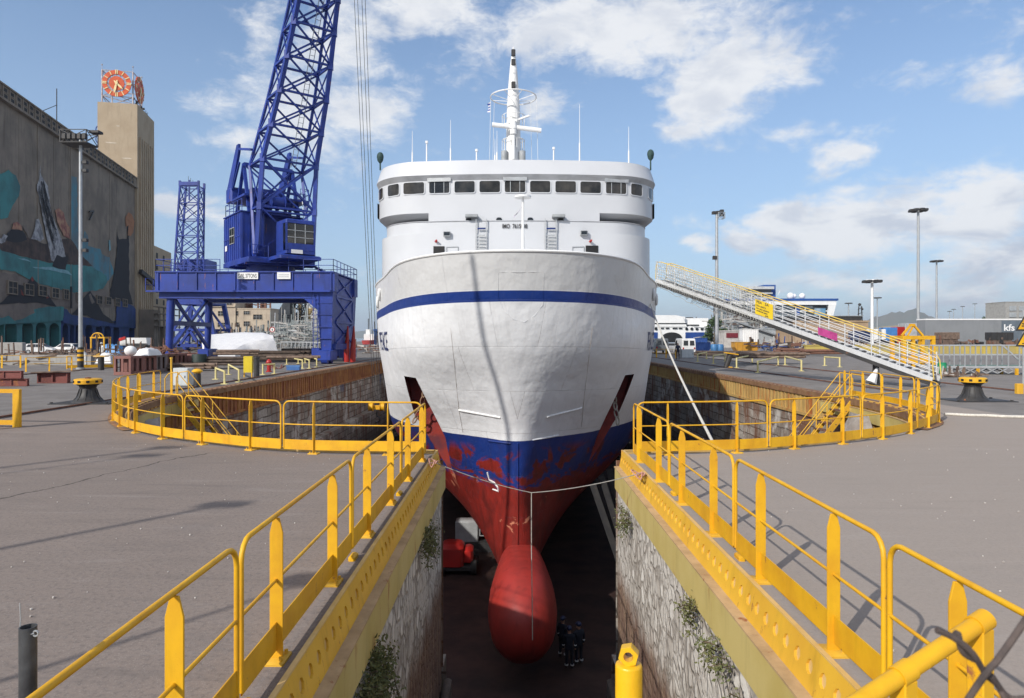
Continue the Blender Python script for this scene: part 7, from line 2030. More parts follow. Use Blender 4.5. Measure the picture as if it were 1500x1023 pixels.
t=block('red_hut','dark red hut with pale frame left of the white ribbed container','hut',1061,1087,486,508,160,5,PALE); g=MB(); p=P(1064,495,159.9); q=P(1081,488,159.9); g.box(p.x,q.x,159.85,159.99,p.z,q.z); g.build('red_shutter',pbr('shutter_red',(0.18,.02,.03),None,1,.7),t,True,smooth=0)
t=block('grey_shed','low grey shed with sloping roof behind the white container','shed',1100,1160,483,510,170,12,GREY); g=MB(); p=P(1100,483,170); q=P(1170,489,170); g.slab([V(p.x,169,p.z+.6),V(q.x,169,1),V(q.x,183,1),V(p.x,183,p.z+2.5)],.3); g.build('sloping_roof',TRG,t,True,smooth=0)
t=block('brown_shed','long tan boarded shed with dark roof line right of the gangway middle','shed',1165,1272,472,505,135,10,pbr('tan_boards',(0.40,.29,.19),(0.33,.235,.15),.4,.9,grime=.4)); g=MB(); x0,x1,*_=lbox(1150,1262,0,0,136,0); g.box(x0,x1,136,146,H+(HZ-472)*.136,H+(HZ-463.5)*.136); g.build('dark_roof_band',BLK,t,True,smooth=0); g=MB(); g.box(x0,x1+.3,135.8,146.2,H+(HZ-463.5)*.136,H+(HZ-462.5)*.136); g.build('roof_edge',GALV,t,True,smooth=0)
t=thing('signal_mast','small dark lattice mast with lamps on the roof of the tan shed','mast',P(1260,472,134)); g=MB(); a=P(1260,472,137); 
for s in (-.5,.5): g.bar(V(a.x+s,137,a.z-1),V(a.x+s*.5,137,a.z+3.2),.15)
for k in range(4): g.bar(V(a.x-.5,137,a.z-.5+k),V(a.x+.5,137,a.z+k),.1)
g.ball(V(a.x-.1,137,a.z+3.5),.3,6); g.ball(V(a.x+.4,137,a.z+2.6),.25,6); g.build('mast_frame',BLK,t,True,smooth=0)
tangle('scrap_lattice','tangle of grey scaffold and lattice scrap behind the gangway, under the terminal',xa(1052,200),xa(1170,200),190,215,lambda x:9.5 - 4.5*abs((x-xa(1090,200))/(xa(1170,200)-xa(1052,200)))*1.6,620,[GREEN_G,PALE,GALV,BROWN],37,1.2,6,.1,.3)
# timber and pipe stacks on the right quay
logs(1072,523,8,R(3),7,2,'dark round timber in the long stack left of the orange skip','timber left of the orange skip',.16,WOOD2,.12,11)
logs(1122,525,7,R(-3),7,2,'brown round timber in the stack right of the orange skip','timber right of the orange skip',.16,WOOD,.10,12)
logs(1178,518,8,R(2),7,2,'rusty brown pipe in the far stack under the gangway middle','rusty pipes under the gangway',.17,RUST,.1,13,'pipe','rusty_pipe')
logs(1132,534,6,R(-7),7,2,'weathered brown timber resting on the yellow stands nearest the dock edge','timber on the right yellow stands',.14,WOOD,.5,14)
logs(1215,522,6,R(-4),6,2,'rusty pipe in the stack behind the lower gangway','rusty pipes behind the lower gangway',.17,RUST,.2,15,'pipe','rusty_pipe')
tangle('scrap_heap','heap of brown scrap and pale litter beyond the timber stacks on the right quay',xa(1115,112),xa(1260,112),106,118,lambda x:1.5,260,[BROWN,RUST,PALE,WOOD2,SKB],38,.5,2.2,.06,.25)
for a,b2,lab in (((1110,546),(1140,536),'pale yellow stand under the timber nearest the dock edge on the right'),((1079,539),(1102,532),'pale yellow stand left of the timber on the right quay'),((1174,544),(1150,535),'pale yellow stand right of the timber on the right quay'),((1208,536),(1230,538),'pale yellow stand below the middle of the gangway'),((1045,533),(1062,530),'pale yellow stand behind the yellow topped bollard'),((1022,530),(1035,526),'pale yellow stand beside the grey cabinet on the right quay')):
    stand(lab,G(*a),G(*b2),.72,.06)
c=G(1068,539); t=thing('steel_bollard','leaning black bollard with flat yellow top on the right dock edge','bollard',c); g=MB(); g.cyl((-.25,0,0),(.1,0,1.05),.20,.22,12); g.build('post',BLK,t); g=MB(); k=len(g.v); g.cbox(-.5,.5,-.3,.3,0,.08,.03); g.xf(Matrix.Translation((.15,0,1.05))@Matrix.Rotation(R(8),4,'Y'),k); g.build('yellow_top',YEL,t); g=MB(); g.lathe([(.2,0),(.14,.1)],(0.0,-.35,0),10); g.build('yellow_foot',YEL,t)
bgrail('distant row of yellow railing posts on the right dock edge beside the hull',[G(948,524),G(990,525)],1.0,1.1,.14)
# hill, embankment, far building, trees
def hill(name,prof,d,dep,mat):
    g=MB(); rows=[]
    random.seed(5)
    for f,dy in ((0,0),(.55,dep*.3),(1,dep*.6),(.6,dep)):
        rows.append([V((px-750)*(d+dy)/1000,d+dy,max(-2,f*(H+(HZ-py)*(d+dy)/1000)+(random.uniform(-.02,.02)*d*.05 if f not in(0,) else -4))) for px,py in prof])
    g.grid(rows); return struct(g.build(name,mat,smooth=60))
HILL=pbr('hillside',(0.125,.145,.125),(0.17,.165,.14),.004,.95,bump=0,grime=0)
hp=[]
for px in range(1150,1480,6):
    y_=495-6*math.exp(-((px-1284)/45)**2)*2.6-33*math.exp(-(abs(px-1342)/52)**1.5)-5
    hp.append((px,y_+1.2*math.sin(px*.21)+.8*math.sin(px*.5)))
hill('far_hill',hp,2600,900,HILL)
hp=[(px,495-6-4*math.sin(px*.013)-2*math.sin(px*.05)) for px in range(-200,1900,20)]
hill('far_shore',hp,5200,600,HILL)
EMB=pbr('dry_embankment',(0.36,.30,.21),(0.24,.22,.14),.05,.95,bump=0)
hp=[(1190,492),(1300,478),(1380,473),(1430,468),(1470,464),(1520,462),(1650,455),(1900,455)]
hill('embankment',hp,360,120,EMB)
d=330; t=block('concrete_building','unfinished concrete building with open floors on the bank at the right edge','building',1473,1560,443,470,d,14,CONC)
for i in range(3):
    for j in range(2):
        p=P(1478+i*14,0,d); q=P(1488+i*14,0,d); z0=H+(HZ-(465-j*9.5))*d/1000; g=MB(); g.box(p.x,q.x,d-.35,d-.05,z0,z0+2.3); g.build('floor_opening',GREY,t,True,smooth=0)
# ------------------------------------------------------------------ close objects
c=P(921,1023,2.5); zt=P(921,972,2.5).z
t=thing('lifting_bollard','fat yellow post with hexagonal eye on top, at the bottom edge over the slot','bollard',(c.x,2.5,-.1))
LUMPY=pbr('thick_yellow_paint',(0.74,0.42,0.012),(0.68,.36,.01),2,.35,bump=.5,bd=.01,grime=.12)
g=MB(); g.lathe([(.049,-.1),(.049,zt-.01),(.047,zt-.003),(.043,zt)],(c.x,2.5,0),32); g.build('post',LUMPY,t,True,smooth=40)
g=MB(); n=6; eo=V(c.x,2.5,zt+.032); m_=24
def hexr(a): 
    a=(a+PI/6)%(PI/3)-PI/6; return .037*math.cos(PI/6)/math.cos(a)*1.02
rows=[]
prof=[(-.017,1.0),(-.022,.93),(-.022,.0),(0,-.08),(.022,0),(.022,.93),(.017,1.0)]
for yy,f in prof:
    rows.append([eo+V((lerp(.018,hexr(2*PI*k/m_+.26),max(0,f))+min(0,f)*.02)*math.cos(2*PI*k/m_),yy,(lerp(.018,hexr(2*PI*k/m_+.26),max(0,f))+min(0,f)*.02)*math.sin(2*PI*k/m_)) for k in range(m_)])
rows.append(rows[0]); g.grid(rows,True)
g.xf(Matrix.Translation(eo)@Matrix.Rotation(R(-14),4,'Z')@Matrix.Translation(-eo))
g.build('lifting_eye',LUMPY,t,True,smooth=40)
c=P(41,1023,2.6); zt=P(41,918,2.6).z
t=thing('steel_post','dark grey hollow pipe post with a wire sticking up, bottom left corner','post',(c.x,2.6,-.0))
g=MB(); g.lathe([(.030,0),(.030,zt),(.026,zt),(.026,zt-.2)],(c.x,2.6,0),24,cap=False); g.build('pipe',pbr('weathered_pipe',(0.10,.105,.11),(0.05,.05,.055),6,.5,metal=.4,bump=.2,grime=.4),t,True)
g=MB(); g.tube([V(c.x-.029,2.6,0),V(c.x-.030,2.6,zt-.01),V(c.x-.028,2.6,zt+.03),V(c.x-.031,2.6,zt+.09)],.0022,5); ring=[V(c.x+.036+.010*math.cos(q),2.59,zt-.022+.010*math.sin(q)) for q in [2*PI*i/12 for i in range(12)]]; g.tube(ring,.0035,5,True)
g.cyl((c.x+.012,2.578,zt-.022),(c.x+.03,2.59,zt-.022),.004,n=6); g.build('binding_wire',GALV,t,True)
# heavy tube rail at the lower right
t=thing('barrier_rail','thick yellow tube handrail on square posts in the lower right corner','barrier',P(1440,1200,1.75))
a=P(1436,912,1.75); b2=P(1042,1172,1.42); dv=(a-b2).normalized()
g=MB(); g.cyl(b2,a+dv*.0,.0215,n=24); g.build('top_tube',YEL,t,True)
for f in (0.0,.33,.95):
    q=a.lerp(b2,f); s=V(dv.x,dv.y,0).normalized()
    g=MB(); k=len(g.v); g.cbox(-.022,.022,-.022,.022,0,q.z-.012,.003); g.xf(Matrix.Translation((q.x,q.y,0))@Matrix.Rotation(math.atan2(s.y,s.x),4,'Z'),k); g.build('post',YEL,t,True,smooth=0)
    g=MB(); rows=[]
    u=dv; w1=u.cross(V(0,0,1)).normalized(); w2=w1.cross(u)
    for o in (-.036,-.036,.036,.036):
        rows.append(o)
    ringr=lambda o,r_: [q+u*o+(w1*math.cos(2*PI*i/24)+w2*math.sin(2*PI*i/24))*r_ for i in range(24)]
    g.grid([ringr(-.024,.022),ringr(-.024,.026),ringr(.024,.026),ringr(.024,.022)],True)
    if f==0: g.add(ringr(.024,.026),[tuple(range(24))])
    g.build('saddle_collar',YEL,t,True,smooth=30)
g=MB(); q=a+V(0,0,-.42); g.cyl(q+V(0,0,.14),q+V(1.3,.55,.30),.011,n=10); g.build('side_rail',YEL,t,True)
# chain link fence, right next to the lens
t=thing('wire_fence','brown twisted chain link wires very close to the lens, bottom right corner','wire fence',P(1440,1100,.46))
WIRE=pbr('rusty_wire',(0.10,.075,.065),(0.05,.04,.038),60,.6,bump=.2)
d=.46
def wire(pts,name='mesh_wire'):
    g=MB(); pp=[P(x,y,d+dd) for x,y,dd in pts]
    sm=catmull3(pp); g.tube(sm,.0022,8); g.build(name,WIRE,t,True)
def catmull3(pts,n=5):
    out=[]
    for i in range(len(pts)-1):
        p0=pts[max(i-1,0)]; p1=pts[i]; p2=pts[i+1]; p3=pts[min(i+2,len(pts)-1)]
        for k in range(n):
            q=k/n; out.append(0.5*((2*p1)+(-p0+p2)*q+(2*p0-5*p1+4*p2-p3)*q*q+(-p0+3*p1-3*p2+p3)*q**3))
    return out+[pts[-1]]
wire([(1372,923,.0),(1398,935,0),(1425,958,0),(1444,988,.004),(1462,1005,.004),(1478,1040,0),(1500,1100,0)])
wire([(1560,820,.0),(1500,912,.0),(1462,966,-.004),(1446,984,-.006),(1415,1030,0),(1380,1090,0)])
wire([(1398,935,.006),(1403,928,.004),(1410,955,.004),(1432,968,.004)],'wire_twist')
wire([(1452,990,.0),(1475,1020,.004),(1500,1024,.0),(1560,1010,0)],'wire_twist')
# ------------------------------------------------------------------ ropes
def rope(label,pts,r_,mat=ROPE,name='rope',cat='rope'):
    g=MB(); g.tube(pts,r_,7); return tag(g.build(name,mat,smooth=60),label,cat)
l0=V(-1.40,12.2,.08); r0=V(2.08,11.2,.07); mid=P(778.5,722,12.4)
def sagline(a,b2,s,n=12): return [a.lerp(b2,i/n)-V(0,0,s*4*(i/n)*(1-i/n)) for i in range(n+1)]
rope('thin grey line strung across the slot between the two edge beams',sagline(l0,mid,.05)+sagline(mid,r0,.05)[1:],.008,pbr('grey_line',(0.30,.29,.27),None,20,.9,bump=0))
rope('thin pale line hanging straight down in front of the ship stem',[mid,P(778.5,800,12.45),P(779.5,880,12.5),P(780,938,12.5)],.009,pbr('pale_line',(0.42,.41,.38),None,20,.9,bump=0))
g=MB()
for q in (l0,r0):
    random.seed(6)
    pts=[q+V(random.uniform(-.12,.12),random.uniform(-.25,.25),random.uniform(-.08,.06)) for i in range(12)]; g.tube(catmull3(pts,4),.012,5)
    tag(g.build('rope_knot',pbr('pink_rope',(0.5,.3,.25),(0.45,.2,.15),30,.9),smooth=60),'bundle of pinkish rope tied on the %s edge beam where the line starts'%('left' if q.x<0 else 'right'),'rope'); g=MB()
q0=hullface(953,446); q1=V(4.25,14.35,.05)
rope('white mooring rope running from the right bow down to the dock head',sagline(q0,q1,.25,20),.035,pbr('white_rope',(0.62,.60,.55),(0.5,.48,.43),14,.9,bump=.5))
a=G(1384,609); b2=G(1520,614)
rope('thick white twisted rope lying on the ground at the right edge',[V(lerp(a.x,b2.x,i/24),lerp(a.y,b2.y,i/24)+.05*math.sin(i*.7),.04) for i in range(25)],.045,pbr('white_rope2',(0.66,.63,.56),(0.48,.45,.4),18,.9,bump=.6))
# ------------------------------------------------------------------ people
SKIN=pbr('skin',(0.42,.25,.18),None,5,.6,bump=0,grime=0)
def person(label,loc,rz,pose,suit,helmet,boots,strip=None,sc=1.0):
    t=thing('person',label,'person',loc,rz)
    J={'pelvis':(0,0,.95),'waist':(0,0,1.10),'chest':(0,0,1.33),'neck':(0,0,1.50),'chin':(0,-.02,1.58),'head':(0,-.015,1.68),'crown':(0,0,1.76),
       'ls':(-.19,0,1.43),'le':(-.25,.02,1.15),'lw':(-.25,-.06,.90),'lh':(-.25,-.08,.81),'rs':(.19,0,1.43),'re':(.25,.02,1.15),'rw':(.25,-.06,.90),'rh':(.25,-.08,.81),
       'lp':(-.10,0,.90),'lk':(-.11,-.02,.50),'la':(-.12,.02,.10),'lt':(-.12,-.14,.05),'rp':(.10,0,.90),'rk':(.11,-.02,.50),'ra':(.12,.02,.10),'rt':(.12,-.14,.05)}
    J.update(pose)
    RD={'pelvis':.155,'waist':.14,'chest':.165,'neck':.06,'chin':.075,'head':.098,'crown':.07,'s':.075,'e':.05,'w':.038,'h':.04,'p':.10,'k':.065,'a':.05,'t':.045}
    E=[('pelvis','waist'),('waist','chest'),('chest','neck'),('neck','chin'),('chin','head'),('head','crown')]
    for s in 'lr': E+=[('chest',s+'s'),(s+'s',s+'e'),(s+'e',s+'w'),(s+'w',s+'h'),('pelvis',s+'p'),(s+'p',s+'k'),(s+'k',s+'a'),(s+'a',s+'t')]
    names=list(J); ix={n:i for i,n in enumerate(names)}
    me=bpy.data.meshes.new('body_src'); me.from_pydata([J[n] for n in names],[(ix[a],ix[b]) for a,b in E],[])
    ob=bpy.data.objects.new('body_src',me); COL.objects.link(ob)
    sk=ob.modifiers.new('skin','SKIN'); ob.modifiers.new('sub','SUBSURF').levels=1
    for n in names:
        r_=RD.get(n) or RD[n[-1]]
        v=me.skin_vertices[0].data[ix[n]]; v.radius=(r_,r_*(.75 if n in('chest','waist','pelvis') else 1)); v.use_root=(n=='pelvis')
    bpy.context.view_layer.update(); dg=bpy.context.evaluated_depsgraph_get()
    m2=bpy.data.meshes.new_from_object(ob.evaluated_get(dg)); bpy.data.objects.remove(ob)
    m2.materials.clear()
    for m_ in (suit,SKIN,boots): m2.materials.append(m_)
    hd=Vector(J['head']); 
    for p in m2.polygons:
        c=p.center; mi=0
        if (c-hd).length<.17: mi=1
        if min((c-Vector(J['lh'])).length,(c-Vector(J['rh'])).length)<.075: mi=1
        if min((c-Vector(J[k])).length for k in('la','lt','ra','rt'))<.11: mi=2
        p.material_index=mi; p.use_smooth=True
    m2.name='body'; o=bpy.data.objects.new('body',m2); COL.objects.link(o); o.parent=t
    if helmet:
        g=MB(); g.ball(hd+V(0,.0,.055),.125,8,(.92,1.08,.85)); g.box(hd.x-.09,hd.x+.09,hd.y-.17,hd.y-.09,hd.z+.04,hd.z+.055); g.build('helmet',helmet,t)
    g=MB(); g.ball(hd+V(0,-.105,-.01),.018,5,(1,1.2,1.3)); g.build('nose',SKIN,t)
    g=MB()
    for s in (-1,1): g.ball(hd+V(s*.035,-.088,.015),.012,5)
    g.build('eyes',BLK,t)
    if strip:
        for k in ('la','ra'):
            q=Vector(J[k])+V(0,0,.12); g=MB(); g.lathe([(.075,-.03),(.078,0),(.075,.03)],q,12,cap=False); g.build('reflective_band',strip,t)
        for k1,k2 in (('le','lw'),('re','rw')):
            q=Vector(J[k1]).lerp(Vector(J[k2]),.5); g=MB(); g.ball(q,.058,6,(1,1,.6)); g.build('reflective_band',strip,t)
    t.scale=(sc,sc,sc); return t
NAV=pbr('navy_cloth',(0.022,.028,.055),None,8,.9,grime=.2); DKC=pbr('dark_overall',(0.018,.022,.035),None,8,.9,grime=.2); WCO=pbr('white_overall',(0.72,.72,.70),(0.62,.62,.6),8,.9,grime=.2)
HW_=pbr('helmet_white',(0.7,.7,.68),None,3,.4,bump=0); HB_=pbr('helmet_blue',(0.02,.03,.08),None,3,.4,bump=0)
REFL=pbr('reflective_tape',(0.85,.87,.9),None,5,.3,bump=0,grime=0)
q=G(993,527.5); person('worker in dark navy clothes standing at the right dock edge with back to the camera',q,PI,{'le':(-.27,.0,1.17),'lw':(-.20,-.14,.98),'lh':(-.16,-.2,.94)},NAV,None,BLK)
g=MB(); q=G(126,537.5); person('worker in white overalls bending over beside the striped foot of the light mast',q,R(-70),{'waist':(0,-.04,1.08),'chest':(0,-.25,1.22),'neck':(0,-.40,1.28),'chin':(0,-.46,1.30),'head':(0,-.53,1.34),'crown':(0,-.6,1.38),'ls':(-.19,-.30,1.27),'le':(-.23,-.42,1.02),'lw':(-.2,-.52,.82),'lh':(-.2,-.55,.74),'rs':(.19,-.30,1.27),'re':(.23,-.42,1.02),'rw':(.2,-.55,.85),'rh':(.18,-.6,.78)},WCO,HW_,pbr('brown_boots',(0.12,.06,.04),None,5,.8))
q=G(149,528); person('worker in white overalls standing behind the yellow railing near the yellow cab frame',q,R(-20),{},WCO,HW_,BLK)
fz=-11.6
for px,dd,rz,lab,ps in ((834,28.6,R(175),'dark clad worker on the dock floor nearest the red bulb, middle of three',{}),(824,29.6,R(140),'dark clad worker on the dock floor left of the three, half behind the bulb',{'lk':(-.13,-.12,.5),'la':(-.15,-.02,.1),'lt':(-.15,-.18,.05)}),(848,29.0,R(205),'dark clad worker on the dock floor, rightmost of the three by the bulb',{'re':(.32,-.05,1.18),'rw':(.28,-.28,1.2),'rh':(.27,-.36,1.22)})):
    person(lab,V((px-750)*dd/1000,dd,fz),rz,ps,DKC,HB_,BLK,REFL)
# yellow cab frame near the arches
c=G(143,524); t=thing('cab_frame','small yellow steel cab frame with arched top standing near the blue arches','cab frame',c)
g=MB(); W_=.75; z1=H+(HZ-498)*c.y/1000+.25
for x in (-W_,W_):
    for y in (0,1.2): g.bar((c.x+x,c.y+y,.1),(c.x+x,c.y+y,z1),.14)
for z_ in (.1,z1): 
    for y in (0,1.2): g.bar((c.x-W_-.1,c.y+y,z_),(c.x+W_+.1,c.y+y,z_),.16)
    for x in (-W_,W_): g.bar((c.x+x,c.y,z_),(c.x+x,c.y+1.2,z_),.14)
g.tube([V(c.x+W_*.9*math.cos(PI*k/10),c.y,z1+.55*math.sin(PI*k/10)) for k in range(11)],.07,6); g.bar((c.x,c.y,z1),(c.x,c.y,z1+.5),.08); g.bar((c.x-.3,c.y,z1),(c.x-.1,c.y,z1+.5),.07); g.bar((c.x+.3,c.y,z1),(c.x+.1,c.y,z1+.5),.07)
g.build('steel_frame',YEL,t,True,smooth=0)
g=MB(); g.box(c.x-W_,c.x+W_,c.y-.05,c.y,.15,.8); g.build('lower_panel',YEL,t,True,smooth=0)
tarp('blue_sheet','blue plastic sheet draped over goods behind the yellow cab frame',V(xa(163,88),88,0),1.9,1.0,1.5,pbr('blue_sheet',(0.08,.26,.55),None,2,.5,bump=.4,bd=.05),41,'sheet')
tarp('white_bag','big white bag lying behind the yellow railing beside the worker in white',V(xa(157,62),62,0),.75,.6,.95,TARP,42,'bag')
c=G(148,542.5); t=thing('steel_bollard','black bollard with flat tan top in front of the distant yellow railing','bollard',c); g=MB(); g.cyl((0,0,0),(0,0,.95),.2,n=14); g.build('post',BLK,t); g=MB(); g.cbox(-.42,.42,-.25,.25,.95,1.03,.02); g.build('tan_top',TANF,t)
t=thing('small_boat','small boat with white hull and red bow on a trailer by the blue arches','boat',V(xa(200,98),98,.9)); g=MB()
rows=[[V(xa(200,98)+x,98+w_*s,1.3+zz) for s,zz in ((-1,1.0),(-.8,.2),(0,-.1),(.8,.2),(1,1.0))] for x,w_ in ((-2.4,.05),(-1.4,.6),(0,.85),(1.8,.8))]
g.grid(rows); g.f.append([15,16,17,18,19]); g.m.append(0); g.build('boat_hull',WHT,t,True); g=MB(); g.bar((xa(200,98)-2.5,98,2.0),(xa(200,98)-1.2,97.3,2.3),.1,.4); g.build('red_bow',REDV,t,True); g=MB(); g.box(xa(200,98)-1,xa(200,98)+1.6,97.4,98.6,.2,1.2); g.build('trailer_frame',BLK,t,True)
tangle('left_clutter','clutter of dark pipes, planks and scrap between the support boxes and the blue arches',xa(95,75),xa(262,75),66,84,lambda x:1.1,170,[BROWN,RUST,BROWN,WOOD2],44,.5,2.4,.05,.12)
tangle('far_left_clutter','clutter of timber and steel behind the distant yellow railing at the far left',xa(-10,62),xa(115,62),56,68,lambda x:.9,120,[BROWN,WOOD,BROWN],45,.5,2.4,.05,.11)
# red access platform on the dock floor
c=V(-3.2,40.5,fz); t=thing('access_platform','red wheeled access platform parked on the dock floor left of the bulb','access platform',c)
g=MB(); g.cbox(c.x-1.0,c.x+.35,c.y-.8,c.y+.9,c.z+.55,c.z+1.75,.18); g.cbox(c.x+.35,c.x+.9,c.y-.6,c.y+.7,c.z+.75,c.z+1.5,.12); g.build('counterweight',REDV,t,True)
g=MB(); g.cbox(c.x-1.0,c.x+1.1,c.y-.7,c.y+2.0,c.z+.3,c.z+.55,.05); g.build('chassis',BLK,t,True)
for x in (-.9,.95):
    for y in (-.4,1.6): g=MB(); g.cyl((c.x+x-.17,c.y+y,c.z+.42),(c.x+x+.17,c.y+y,c.z+.42),.42,n=16); g.build('wheel',TYRE,t,True)
c=V(-2.6,45.0,fz); t=thing('work_platform','grey work platform with railed basket standing behind the red one on the dock floor','access platform',c)
g=MB(); g.cbox(c.x-1.1,c.x+.4,c.y-.5,c.y+.6,c.z+.6,c.z+1.9,.06); g.build('body',GREY,t,True); g=MB(); g.box(c.x-1.1,c.x+1.5,c.y-.7,c.y+.8,c.z,c.z+.6); g.build('chassis',BLK,t,True)
g=MB(); secs=[[V(c.x+.5,c.y-.5,q),V(c.x+1.4,c.y-.5,q),V(c.x+1.4,c.y+.5,q),V(c.x+.5,c.y+.5,q)] for q in (c.z+1.0,c.z+1.9)]; lattice(g,secs,.06,.03,.05,'z'); g.build('basket',GALV,t,True,smooth=0)
# stack of dock shores leaning along the right hull side
random.seed(51)
for i in range(6):
    y=33+i*2.6; a=V(6.2+i*.5,y,fz+.1); b2=V(3.9+i*.75,y,-4.8-.1*i)
    o=None; t=thing('dock_shore','dark timber shore propping the right side of the hull in the dock','shore',a,group='timber shores on the right of the hull'); g=MB(); g.bar(a,b2,.30,.30); g.build('shore_beam',BLK,t,True)
# ------------------------------------------------------------------ plants
def leafmat(name,c1,c2):
    m,nt,b=newmat(name); h=N(nt); p=h.pos()
    col=h.mix(h.ramp(h.noise(p,2.2,4,.6),.3,.7),c1,c2); col=h.mix(h.math('MULTIPLY',h.noise(p,25,2),.5),col,tuple(x*1.7 for x in c2))
    h.link(col,b.inputs['Base Color']); b.inputs['Roughness'].default_value=.6; b.inputs['Specular IOR Level'].default_value=.3
    try: b.inputs['Subsurface Weight'].default_value=0
    except Exception: pass
    return m
LEAF=leafmat('wall_plant_leaf',(0.05,.075,.025),(0.12,.115,.045)); LEAFD=leafmat('pine_leaf',(0.025,.05,.022),(0.05,.08,.03)); STEMM=pbr('stem_brown',(0.12,.09,.055),None,5,.9)
def wallplant(label,c,out,w_,h_,n,seed,dry=False):
    random.seed(seed); t=thing('wall_plant',label,'plant',c)
    g=MB(); gs=MB()
    for i in range(max(6,n//40)):
        a=c+V(0,random.uniform(-w_,w_)*.5,random.uniform(-h_,0)*.45); b2=a+V(out*random.uniform(.05,.22),random.uniform(-.1,.1),random.uniform(-.55,.25)*h_)
        gs.tube([a,a.lerp(b2,.5)+V(out*.05,0,.03),b2],.006,4)
        for k in range(40):
            f=random.random()**.7; q=a.lerp(b2,f)+V(random.gauss(0,.035)+out*.02,random.gauss(0,.06),random.gauss(0,.06))
            s=random.uniform(.008,.021); d1=Vector((random.gauss(0,1),random.gauss(0,1),random.gauss(0,1))).normalized(); d2=d1.orthogonal().normalized()
            g.add([q-d1*s*1.6,q+d2*s*.7,q+d1*s*1.6,q-d2*s*.7],[(0,1,2,3)])
    g.build('foliage',LEAF,t,True,smooth=0); gs.build('stems',STEMM,t,True); return t
wallplant('small green plant growing under the right edge beam near the ship',V(XR-.02,12.0,-.72),-1,.35,.6,420,1)
wallplant('green plant in the middle of the sunlit stone wall below the beam',V(XR-.02,7.6,-.70),-1,.22,.32,300,2)
wallplant('straggling dry plant on the sunlit stone wall, nearer the camera',V(XR-.02,6.6,-.76),-1,.6,.22,300,3)
wallplant('trailing green plant lowest on the sunlit stone wall, next to the straggling dry one',V(XR-.02,6.1,-.95),-1,.2,.5,260,4)
wallplant('small dark plant on the shaded left stone wall near the ship',V(XL+.03,10.4,-.7),1,.6,.5,800,5)
wallplant('big dark bush hanging on the shaded left stone wall close to the camera',V(XL+.03,6.4,-.75),1,.9,.85,2200,6)
wallplant('green plant growing in the shaded dock head below the left curved railing',V(-9.2,17.5,-.9),.6,1.6,.8,1600,7)
def tree(name,label,c,h_,r_,seed,mat=LEAFD,n=1500,ls=.35,group=None):
    random.seed(seed); t=thing(name,label,'tree',c,group=group)
    g=MB(); g.tube([c,c+V(.1,0,h_*.35),c+V(-.05,0,h_*.8)],.2,7,radii=[h_*.03,h_*.022,h_*.008])
    cl=[]
    for i in range(16):
        f=random.uniform(.25,1); a=random.uniform(0,2*PI); rr=r_*(1.1-f*.75)*random.uniform(.4,1)
        q=c+V(rr*math.cos(a),rr*math.sin(a),h_*f); cl.append((q,r_*random.uniform(.25,.45))); g.tube([c+V(0,0,h_*f*.7),q],h_*.006,4)
    g.build('trunk',STEMM,t,True)
    g=MB()
    for i in range(n):
        q,rr=random.choice(cl); d1=Vector((random.gauss(0,1),random.gauss(0,1),random.gauss(0,.8))).normalized()
        q=q+d1*rr*random.random()**.4; d1=Vector((random.gauss(0,1),random.gauss(0,1),random.gauss(0,1))).normalized(); d2=d1.orthogonal().normalized(); s=ls*random.uniform(.5,1.2)
        g.add([q-d1*s,q+d2*s*.6,q+d1*s,q-d2*s*.6],[(0,1,2,3)])
    g.build('crown',mat,t,True,smooth=0); return t
tree('pine_tree','dark conical tree behind the grey floodlight mast and the blue skips',V(xa(1046,180),180,0),7.4,3.0,1,n=1800)
tree('bush_tree','lower dark tree right of the conical one, behind the floodlight mast',V(xa(1060,185),185,0),4.2,2.2,2)
for i,(px,hh_,lab) in enumerate(((1437,5.0,'leftmost small tree of the hillside row on the bank'),(1446,7.0,'second round tree of the hillside row on the bank'),(1455,8.0,'middle round tree of the hillside row on the bank'),(1464,8.8,'fourth round tree of the hillside row on the bank'),(1473,9.6,'tree of the hillside row touching the unfinished building'))):
    tree('bank_tree',lab,V(xa(px,405),405,7.5),hh_,3.6,10+i,n=900,ls=.6,group='trees on the bank')
tree('bush_tree','small tree just left of the big crane leg in front of the far block',V(xa(240,190),190,0),9,3,20,leafmat('olive_leaf',(0.09,.12,.04),(0.13,.15,.06)),900,.5)
# ------------------------------------------------------------------ masts just outside the frame whose shadows fall into it
s1=hullface(691,374); s2=hullface(744,636)
C1=s1+SUN*23.0; C2=s2+SUN*27.0; dv=(C1-C2).normalized(); base=C2-dv*(C2.z/dv.z)
t=thing('crane_jib','slender leaning steel jib beyond the left edge whose shadow falls on the bow','crane jib',base)
g=MB(); g.cyl(base,C1,.115,.085,10); g.build('jib_tube',BLUE,t,True); g=MB(); g.cbox(base.x-1,base.x+1,base.y-1,base.y+1,0,.8,.1); g.build('jib_foot',BLUE,t,True)
for tip,hh_,r_,lab in ((G(335,738),9,.085,'lamp post left of the viewer, casting the broad shadow on the asphalt'),(G(250,655),13,.10,'taller lamp post farther left of the viewer, casting a long shadow'),(G(470,847),6,.045,'thin post close left of the viewer, casting a narrow shadow'),(G(215,667),12.4,.05,'second thin tall post far left of the viewer')):
    b0=tip+V(SUN.x,SUN.y,0)/SUN.z*hh_
    t=thing('lamp_post',lab,'lamp post',b0); g=MB(); g.cyl(b0,b0+V(0,0,hh_),r_,r_*.6,10); g.build('post',GALV,t,True); g=MB(); q=b0+V(0,0,hh_); g.cbox(q.x-.3,q.x+.3,q.y-.12,q.y+.12,q.z-.1,q.z+.05,.03); g.build('lamp_head',GREY,t,True)
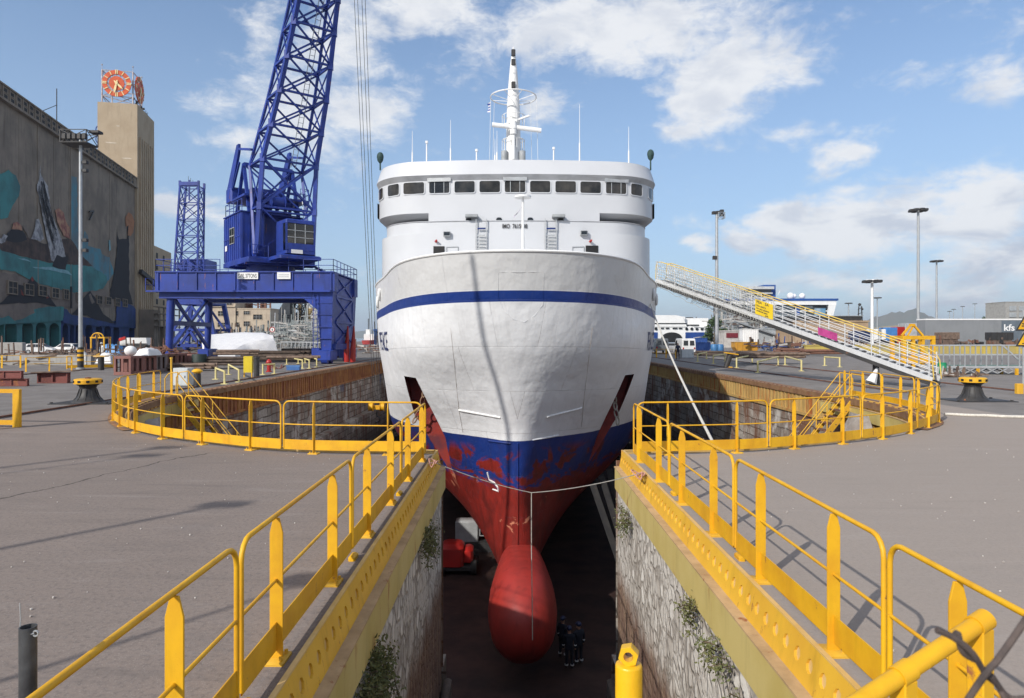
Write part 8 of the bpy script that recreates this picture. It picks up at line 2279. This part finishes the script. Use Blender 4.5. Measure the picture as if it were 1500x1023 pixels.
# ------------------------------------------------------------------ render settings
cam.dof.use_dof=True; cam.dof.focus_distance=24; cam.dof.aperture_fstop=14
S.cycles.max_bounces=5; S.cycles.diffuse_bounces=3; S.cycles.glossy_bounces=2; S.cycles.transmission_bounces=2; S.cycles.use_adaptive_sampling=True; S.cycles.adaptive_threshold=0.02
# rough concrete buttresses at the dock head corners
for c0,lab,sd in ((V(12.2,23.8,-.35),'lumpy grey concrete buttress in the dock below the right stair',1),(V(-12.6,23.6,-.5),'lumpy grey concrete buttress in the dock below the left stair',-1)):
    random.seed(61); g=MB(); rows=[]
    for i in range(9):
        f=i/8; row=[]
        for k in range(9):
            a=PI*k/8; r_=(.35+1.5*f**.8)*random.uniform(.9,1.1)
            row.append(c0+V(-sd*r_*math.sin(a)*.9,-r_*1.2*math.cos(a),-3.9*f+random.uniform(-.1,.1)))
        rows.append(row)
    g.grid(rows); g.f.append(list(range(9))); g.m.append(0)
    tag(g.build('concrete_buttress',pbr('rough_concrete',(0.36,.33,.30),(0.22,.19,.165),1.3,.9,bump=.8,bd=.06,grime=.6,rust=.2),smooth=50),lab,'buttress')
# loose grit and chips on the apron
random.seed(71); g=MB()
for i in range(420):
    s_=random.choice((-1,1)); x=s_*random.uniform(2.4,11); y=random.uniform(2.5,16)
    if abs(x)>2.4+ (16-y)*1.2+6: continue
    r_=random.uniform(.004,.014); k=len(g.v); g.ball((x,y,r_*.6),r_,3,(1,random.uniform(.7,1.2),.8))
tag(g.build('loose_grit',pbr('grit_chips',(0.55,.52,.48),(0.3,.27,.25),30,.9,bump=0),smooth=0),'loose grit and pale chips scattered on the asphalt apron','grit',kind='stuff')
# ------------------------------------------------------------------ air
m=bpy.data.materials.new('haze_air'); m.use_nodes=True; nt=m.node_tree
nt.nodes.remove(nt.nodes['Principled BSDF'])
pv=nt.nodes.new('ShaderNodeVolumePrincipled'); pv.inputs['Color'].default_value=(0.80,0.88,1.0,1); pv.inputs['Density'].default_value=0.00011; pv.inputs['Anisotropy'].default_value=0.2
nt.links.new(pv.outputs[0],nt.nodes['Material Output'].inputs['Volume'])
g=MB(); g.box(-9100,9100,-120,12100,-13,260)
hz=g.build('haze',m,smooth=0); tag(hz,kind='stuff',label='thin pale sea haze in the air over the whole harbour',cat='haze')
